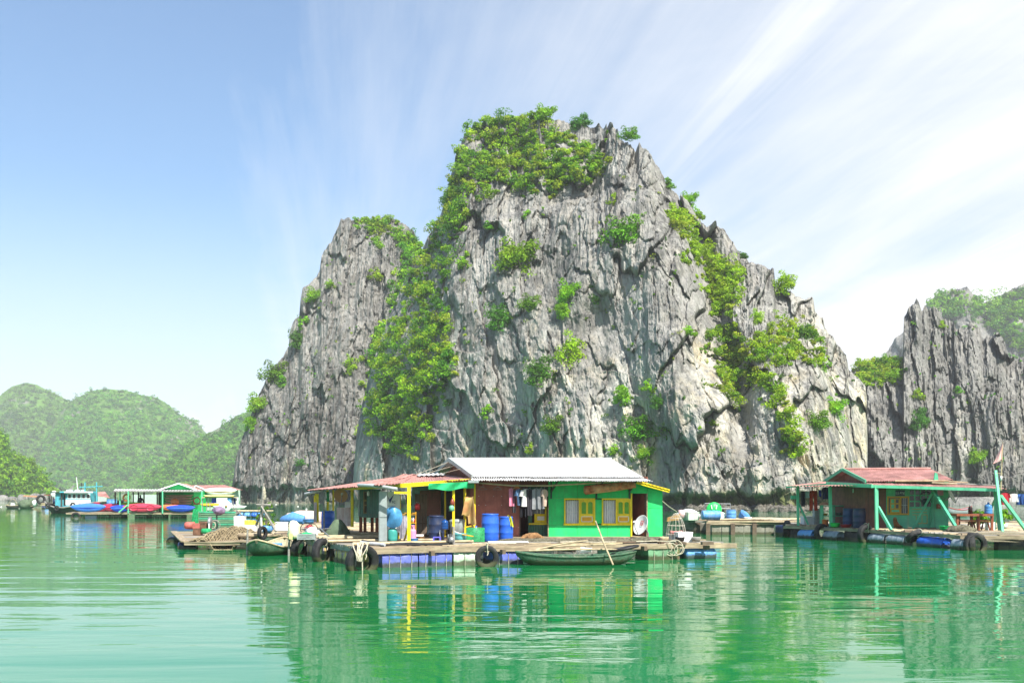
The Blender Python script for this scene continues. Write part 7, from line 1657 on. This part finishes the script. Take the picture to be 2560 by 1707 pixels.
fb.p('door', bx(159, 1236, 163.5, 1263, FB - .74, .03), BLACK)
for k, px_ in enumerate((169, 180.5, 192, 204, 215.5)):
    w_ = fb.p('window', bx(px_, 1233.5, px_ + 9.6, 1246, FB - .94, .04), WHITE); fb.p('pane', bx(px_ + 1.3, 1235, px_ + 8.2, 1244.5, FB - .955, .02), GLASS, w_)
fb.p('exhaust', MB().tube(atl([(154, 1264, FB - .9), (154, 1225, FB - .9), (149, 1219, FB - .9)]), .09, 7), HULL)
for px_ in (212.5, 241.5): fb.p('mast', bar(at(px_, 1205, FB - .6), at(px_, 1258, FB - .6), .11), TEALB)
fb.p('yard', bar(at(199, 1217.5, FB - .65), at(257, 1215, FB - .65), .10), TEALB); fb.p('aerial', MB().tube(atl([(191, 1192, FB), (194, 1222, FB), (195, 1229, FB)]), [.03, .06, .06], 6), WHITE); fb.p('aerial', MB().tube(atl([(203, 1206, FB), (203, 1229, FB)]), .03, 5), BLACK)
for a_, b_ in ((166, 177), (187, 197), (203, 209)): fb.p('roof_box', bx(a_, 1223.5, b_, 1227.5, FB, .5), WHITE)
fb.p('drum', MB().lathe([(0, 0), (.17, 0), (.17, .55), (0, .55)], at(136, 1259, FB - .3), 12), NAVYP)
for k, (px_, py_) in enumerate(((119, 1264), (142, 1270), (182, 1262))): fb.p('fender', MB().torus(at(px_, py_, FB - 1.4), .22, .1, 'Y', 16, 7), RUBBER)
red = thing('rowing_boat', 'red boat moored behind the light blue kayak', 'boat', (X(236, 98), 98, .35), .05); hull(red, 2.9, 1.0, .62, KR2, KR, .25); MB().box((.25, 0, .85), (.5, .4, .4)).build('engine_box', KR2, red)
for k, px_ in enumerate((275, 284)): drum(['blue water barrel behind the red boat', 'second blue barrel beside the kayak shelter'][k], on(px_, 101, .7), .33, .95, BLUEP2)
sh2 = T('shanty', 'small shanty with a sagging pink roof behind the fishing boat', 'hut', on(255, 122, .5)); sh2.p('wall', bx(234, 1234, 266, 1262, 122, .1), PM); sh2.p('roof', MB().corr(at(232, 1231, 121), at(262, 1228, 121), at(275, 1244, 119), at(246, 1240, 119), 10, .03, 2), PINKR)
sh3 = T('shanty', 'dark hut with a white dish behind the bow of the fishing boat', 'hut', on(130, 126, .5)); sh3.p('roof', MB().box(at(128, 1237, 126), (1.2, 1.4, .12)), BROWN2)
for px_ in (123, 128, 133): sh3.p('post', bar(at(px_, 1238, 126), Vector((X(px_, 126), 126, 0)), .1), WOODD)
sh3.p('dish', MB().lathe([(0, 0), (.25, .03), (.4, .1)], at(134, 1234, 124), 14, 'Y'), WHITE)
# floating walkway towards the cliff
wk = thing('walkway', 'log walkway on blue barrels reaching towards the cliff', 'walkway', (X(640, 92), 92, 0))
for k in range(3): pole(wk, (X(586, 92), 92 + .4 * k, .62), (X(678, 93), 93 + .4 * k, .60), .10, BAMBOO, 'log', bend=0)
pole(wk, (X(592, 91), 91, .7), (X(616, 86), 86, -.05), .07, WOODG, 'log', bend=0)
for k, px_ in enumerate((594, 611, 629, 645)): drum(['first', 'second', 'third', 'fourth'][k] + ' blue barrel from the left under the log walkway', (X(px_, 92), 92.2, .20), .28, .5, [BLUEP2, BLUEP2, BLUEP, BLUEP2][k], 'X', 0, 'barrels under the log walkway')
# little boats and rafts far left
lbt = thing('sampan', 'little black boat with a hoop over it at the far left', 'boat', (X(32, 150), 150, 0), 0); hull(lbt, 2.1, .9, .42, HULL, BAMBOO, .12)
MB().tube([(-.8 + .16 * k, 0, .45 + .95 * math.sin(math.pi * k / 10)) for k in range(11)], .03, 5).build('hoop', BAMBOO, lbt); MB().box((0, 0, .62), (.5, .3, .3)).wob(.05, 8).build('bundle', FOAM, lbt)
fr2 = thing('raft', 'cluttered little raft right of the black boat', 'raft', (X(85, 150), 150, 0)); 
for k in range(4): plank(fr2, (X(66, 150), 150 + .5 * k, .38), (X(118, 150), 150 + .5 * k, .38), .45, .1, WOOD)
lumpy('net_heap', 'dark weedy net heap on the far left raft', 'net', (X(64, 150), 150, .55), (1.1, .8, .75), OLIVE, 71); lumpy('net_heap', 'olive heap on the far left raft', 'net', (X(78, 150), 150.3, .85), (.7, .6, .65), OLIVE, 72); lumpy('sack', 'pale sack slumped on the far left raft', 'sack', (X(88, 150), 150, .75), (.5, .4, .5), FOAM, 73)
tyre('big black tyre propped on the far left raft', (X(102, 149.5), 149.5, 1.35), .7, .38, rot=(0, 0, .9), rope=False)
drum('dark blue barrel under the far left raft', (X(106, 148), 148, .15), .3, .5, NAVYP, 'X'); drum('sky blue barrel under the far left raft', (X(114, 148), 148, .15), .3, .6, BLUEP2, 'X'); one('yellow_bundle', MB().box((0, 0, .15), (1.1, .5, .3)).wob(.08, 5), BAMBOO, 'tan bundle on the far left raft', 'bundle', (X(110, 149.6), 149.6, .45))
rsh = T('shanty', 'long low hut with an orange roof at the hill foot', 'hut', (X(80, 260), 260, 0)); rsh.p('roof', MB().box(at(80, 1240, 260), (3.6, 2, .35), (0, .06, 0)), mat('rusty_orange_roof', (.55, .27, .15), .7, vary=.3)); 
for px_ in (63, 70, 90, 97): rsh.p('post', bar(at(px_, 1240, 260), Vector((X(px_, 260), 260, 0)), .12), WOODG)
for k in range(16):
    px_ = -30 + k * 11.5; lumpy('shore_rock', 'grey boulder in the row along the foot of the nearest left hill', 'rock', (X(px_, 318 + R.uniform(-6, 6)), 300 + R.uniform(-4, 14), .4), (R.uniform(1.2, 2.4), 1.5, R.uniform(.9, 1.9)), ROCK, 300 + k, 12, 8, .2)['group'] = 'boulders along the left shore'
for k, (px_, py_) in enumerate(((3, 1267), (690, 1261), (745, 1266), (766, 1273), (1020, 1300))):
    d_ = CH * F / (py_ - HOR); one('buoy', MB().lathe([(0, -.1), (.1, -.05), (.13, .04), (.08, .12), (0, .14)], n=10), FOAM, 'small white buoy floating on the green water', 'buoy', (X(px_, d_), d_, 0), group='small white buoys')
# ------------------------------------------------------------------ single shrubs and trees on the rock
def bush_proto(seed, n, per, size, k):
    rng = np.random.default_rng(seed)
    d = rng.normal(size=(n, 3)); d[:, 2] = np.where(d[:, 2] < 0, d[:, 2] * .55, d[:, 2]); d /= np.linalg.norm(d, axis=1)[:, None]
    C = d * (0.30 + .55 * rng.random((n, 1))) * np.array([1, .8, 1.0])
    Rd = .20 + .16 * rng.random(n)
    base = PAL[[0, 1, 1, 2, 3]][k % 5]
    T0 = base * (0.6 + .6 * rng.random((n, 1))) * np.where(rng.random((n, 1)) < .2, np.array([[1.12, .92, 1.1]]), 1.0)
    V, Q, Tt = leaves(C, Rd, per, size, rng, .8, T0)
    me = np_mesh('crown', V, Q, LEAF, False, {'tint': Tt}); m1 = me.data
    bpy.data.objects.remove(me)
    mb = MB(); mb.tube([(0, .15, -.35), (.02, .05, -.05), (0, 0, .25)], [.06, .045, .02], 6)
    for q in range(6):
        c = C[q]; mb.tube([(0, .03, -.05), tuple(c * .5 + np.array([0, 0, -.06])), tuple(c)], [.03, .02, .01], 5)
    o2 = mb.build('trunk', BARK); m2 = o2.data; bpy.data.objects.remove(o2)
    return m1, m2
BIG = [bush_proto(400 + k, 38, 66, .06, k) for k in range(5)]
SMALL = [bush_proto(420 + k, 20, 40, .10, k) for k in range(5)]
def shrub(mass, vx, vy, vr, label, i, name='cliff_shrub', cat='shrub', lift=.12, group='shrubs growing on the rock faces'):
    p, n = mass.hit(vx * S, vy * S); r = vr * S * p[1] / F
    t = thing(name, label, cat, tuple(p + n * r * lift), R.uniform(-.6, .6), group)
    t.scale = (r * R.uniform(1.0, 1.3), r * 1.0, r * R.uniform(.95, 1.3))
    for nm, me in zip(('crown', 'trunk'), (BIG if vr > 21 else SMALL)[i % 5]):
        o = bpy.data.objects.new(nm, me); COL.objects.link(o); o.parent = t
LIST = [
 (mB, 1430, 545, 50, 'large round tree halfway up the main cliff, under its right buttress'), (mB, 1190, 592, 50, 'broad shrub on the upper left of the main cliff face'), (mB, 1065, 612, 19, 'small yellow green shrub at the left rim of the main face'),
 (mB, 1410, 467, 19, 'small bright shrub in the cleft below the summit spires'), (mB, 1150, 735, 38, 'shrub clump low on the left of the main face'), (mB, 1218, 702, 28, 'sparse shrub right of the low left clump'),
 (mB, 1310, 675, 33, 'shrub under the dark hollow of the main face'), (mB, 1295, 718, 25, 'yellowish shrub just below the hollow'), (mB, 1308, 812, 42, 'bright spreading tree in the middle of the lower face'), (mB, 1240, 862, 40, 'dark leafy shrub down left of the spreading tree'),
 (mB, 1275, 980, 31, 'tall shrub low on the face above the white roof'), (mB, 1118, 950, 19, 'lone small shrub on the smooth slab at lower left'), (mB, 1432, 912, 28, 'sparse shrub beside the pale rock nose'), (mB, 1490, 890, 19, 'dark shrub right of the pale rock nose'),
 (mB, 1512, 925, 22, 'yellow topped shrub below the pale rock nose'), (mB, 1460, 990, 38, 'wide shrub above the right end of the white roof'), (mB, 1482, 1042, 27, 'brownish shrub just above the annex roof'), (mB, 1412, 1042, 19, 'shrub peeking over the white roof near its right end'), (mB, 1218, 1036, 17, 'shrub peeking over the middle of the white roof'),
 (mB, 1330, 290, 27, 'bright shrub on the summit ridge left of the spires'), (mB, 1532, 402, 17, 'small shrub on the upper right skyline'), (mB, 1580, 446, 22, 'leafy shrub on the right skyline below the spires'), (mB, 1602, 482, 17, 'shrub hanging from the right skyline notch'),
 (mB, 1547, 505, 32, 'rounded shrub at the head of the right ravine'), (mB, 1700, 592, 16, 'tiny shrub on the skyline right of the ravine'), (mB, 1870, 972, 34, 'bright shrub low on the right shoulder'), (mB, 1915, 938, 34, 'bright shrub near the right corner of the main cliff'),
 (mB, 1580, 772, 18, 'thin shrub on the grey wall left of the right ravine'), (mB, 1565, 597, 16, 'pale tuft on the fluted buttress'), (mB, 1365, 690, 15, 'tuft right of the dark hollow'), (mB, 1120, 525, 12, 'tuft on the ledge under the summit scrub'), (mB, 1210, 497, 13, 'tuft hanging in the gash under the summit scrub'),
 (mB, 1640, 975, 13, 'yellow tuft on the pale wall below the right ravine'), (mB, 1735, 735, 22, 'shrub on the shoulder above the spilling scrub'), (mB, 1850, 770, 28, 'shrub at the right end of the shoulder scrub'), (mB, 1390, 320, 20, 'shrub between the summit scrub and the spires'),
 (mA, 728, 682, 28, 'shrub on the left skyline ledge of the left tower'), (mA, 868, 568, 18, 'small shrub below the top of the left tower'), (mA, 860, 636, 20, 'pale shrub in the middle of the left tower'), (mA, 688, 782, 26, 'shrub on the lower left skyline of the left tower'),
 (mA, 632, 858, 36, 'bushy shrub on the left edge of the left tower'), (mA, 602, 930, 34, 'dark shrub low on the left edge of the left tower'), (mA, 580, 978, 24, 'lowest shrub on the left edge of the left tower'), (mA, 800, 838, 24, 'sparse shrub on the face of the left tower'), (mA, 688, 1066, 14, 'tuft near the waterline of the left tower'),
 (mA, 650, 882, 18, 'small bright shrub right of the bushy left edge shrub'), (mA, 700, 745, 18, 'small shrub on the grey ledge of the left tower'), (mA, 760, 660, 16, 'tuft high on the left shoulder of the left tower'),
 (mD, 2105, 908, 16, 'tuft in the cleft left of the dark pinnacles'), (mD, 2108, 970, 28, 'leafy shrub at the foot of the cleft by the pinnacles'), (mD, 2200, 900, 12, 'pale tuft on the dark pinnacle wall'), (mD, 2250, 1050, 27, 'hanging shrub left of the red flag'), (mD, 2225, 930, 11, 'tiny tuft between the dark columns'), (mD, 2160, 750, 14, 'shrub in the gap of the pinnacle crest'),
]
for i, (ms, a_, b_, c_, lb_) in enumerate(LIST): shrub(ms, a_, b_, c_, lb_, i)
shrub(mB, 1806, 672, 30, 'dark wind bent tree on the right skyline of the cliff', 3, 'cliff_tree', 'tree', .8); shrub(mB, 1437, 330, 24, 'thin tree on the skyline right of the summit spires', 0, 'cliff_tree', 'tree', .8); shrub(mB, 1255, 255, 26, 'tree crowning the very top of the main peak', 1, 'cliff_tree', 'tree', .6)
cover('summit_scrub', 'green creepers over the top of the left rock tower', mA, sc_([(815, 495), (900, 490), (935, 530), (940, 560), (900, 550), (870, 540), (870, 600), (850, 560), (820, 520)]), 45, 1.0, .3, 20, 120, PAL[[1, 2, 4]])
# ------------------------------------------------------------------ the air over the bay
hz = MB(); hz.span((-1800, -120, -5), (1900, 1800, 140))
hm = bpy.data.materials.new('haze'); hm.use_nodes = True
nt = hm.node_tree
for n in list(nt.nodes):
    if n.type != 'OUTPUT_MATERIAL': nt.nodes.remove(n)
pv = nt.nodes.new('ShaderNodeVolumePrincipled')
pv.inputs['Color'].default_value = (0.93, 0.96, 1.0, 1); pv.inputs['Density'].default_value = 0.00028; pv.inputs['Anisotropy'].default_value = 0.0
nt.links.new(pv.outputs[0], nt.nodes['Material Output'].inputs['Volume'])
o = hz.build('haze', hm); tag(o, 'thin pale haze lying over the whole bay', 'haze', None, 'stuff')
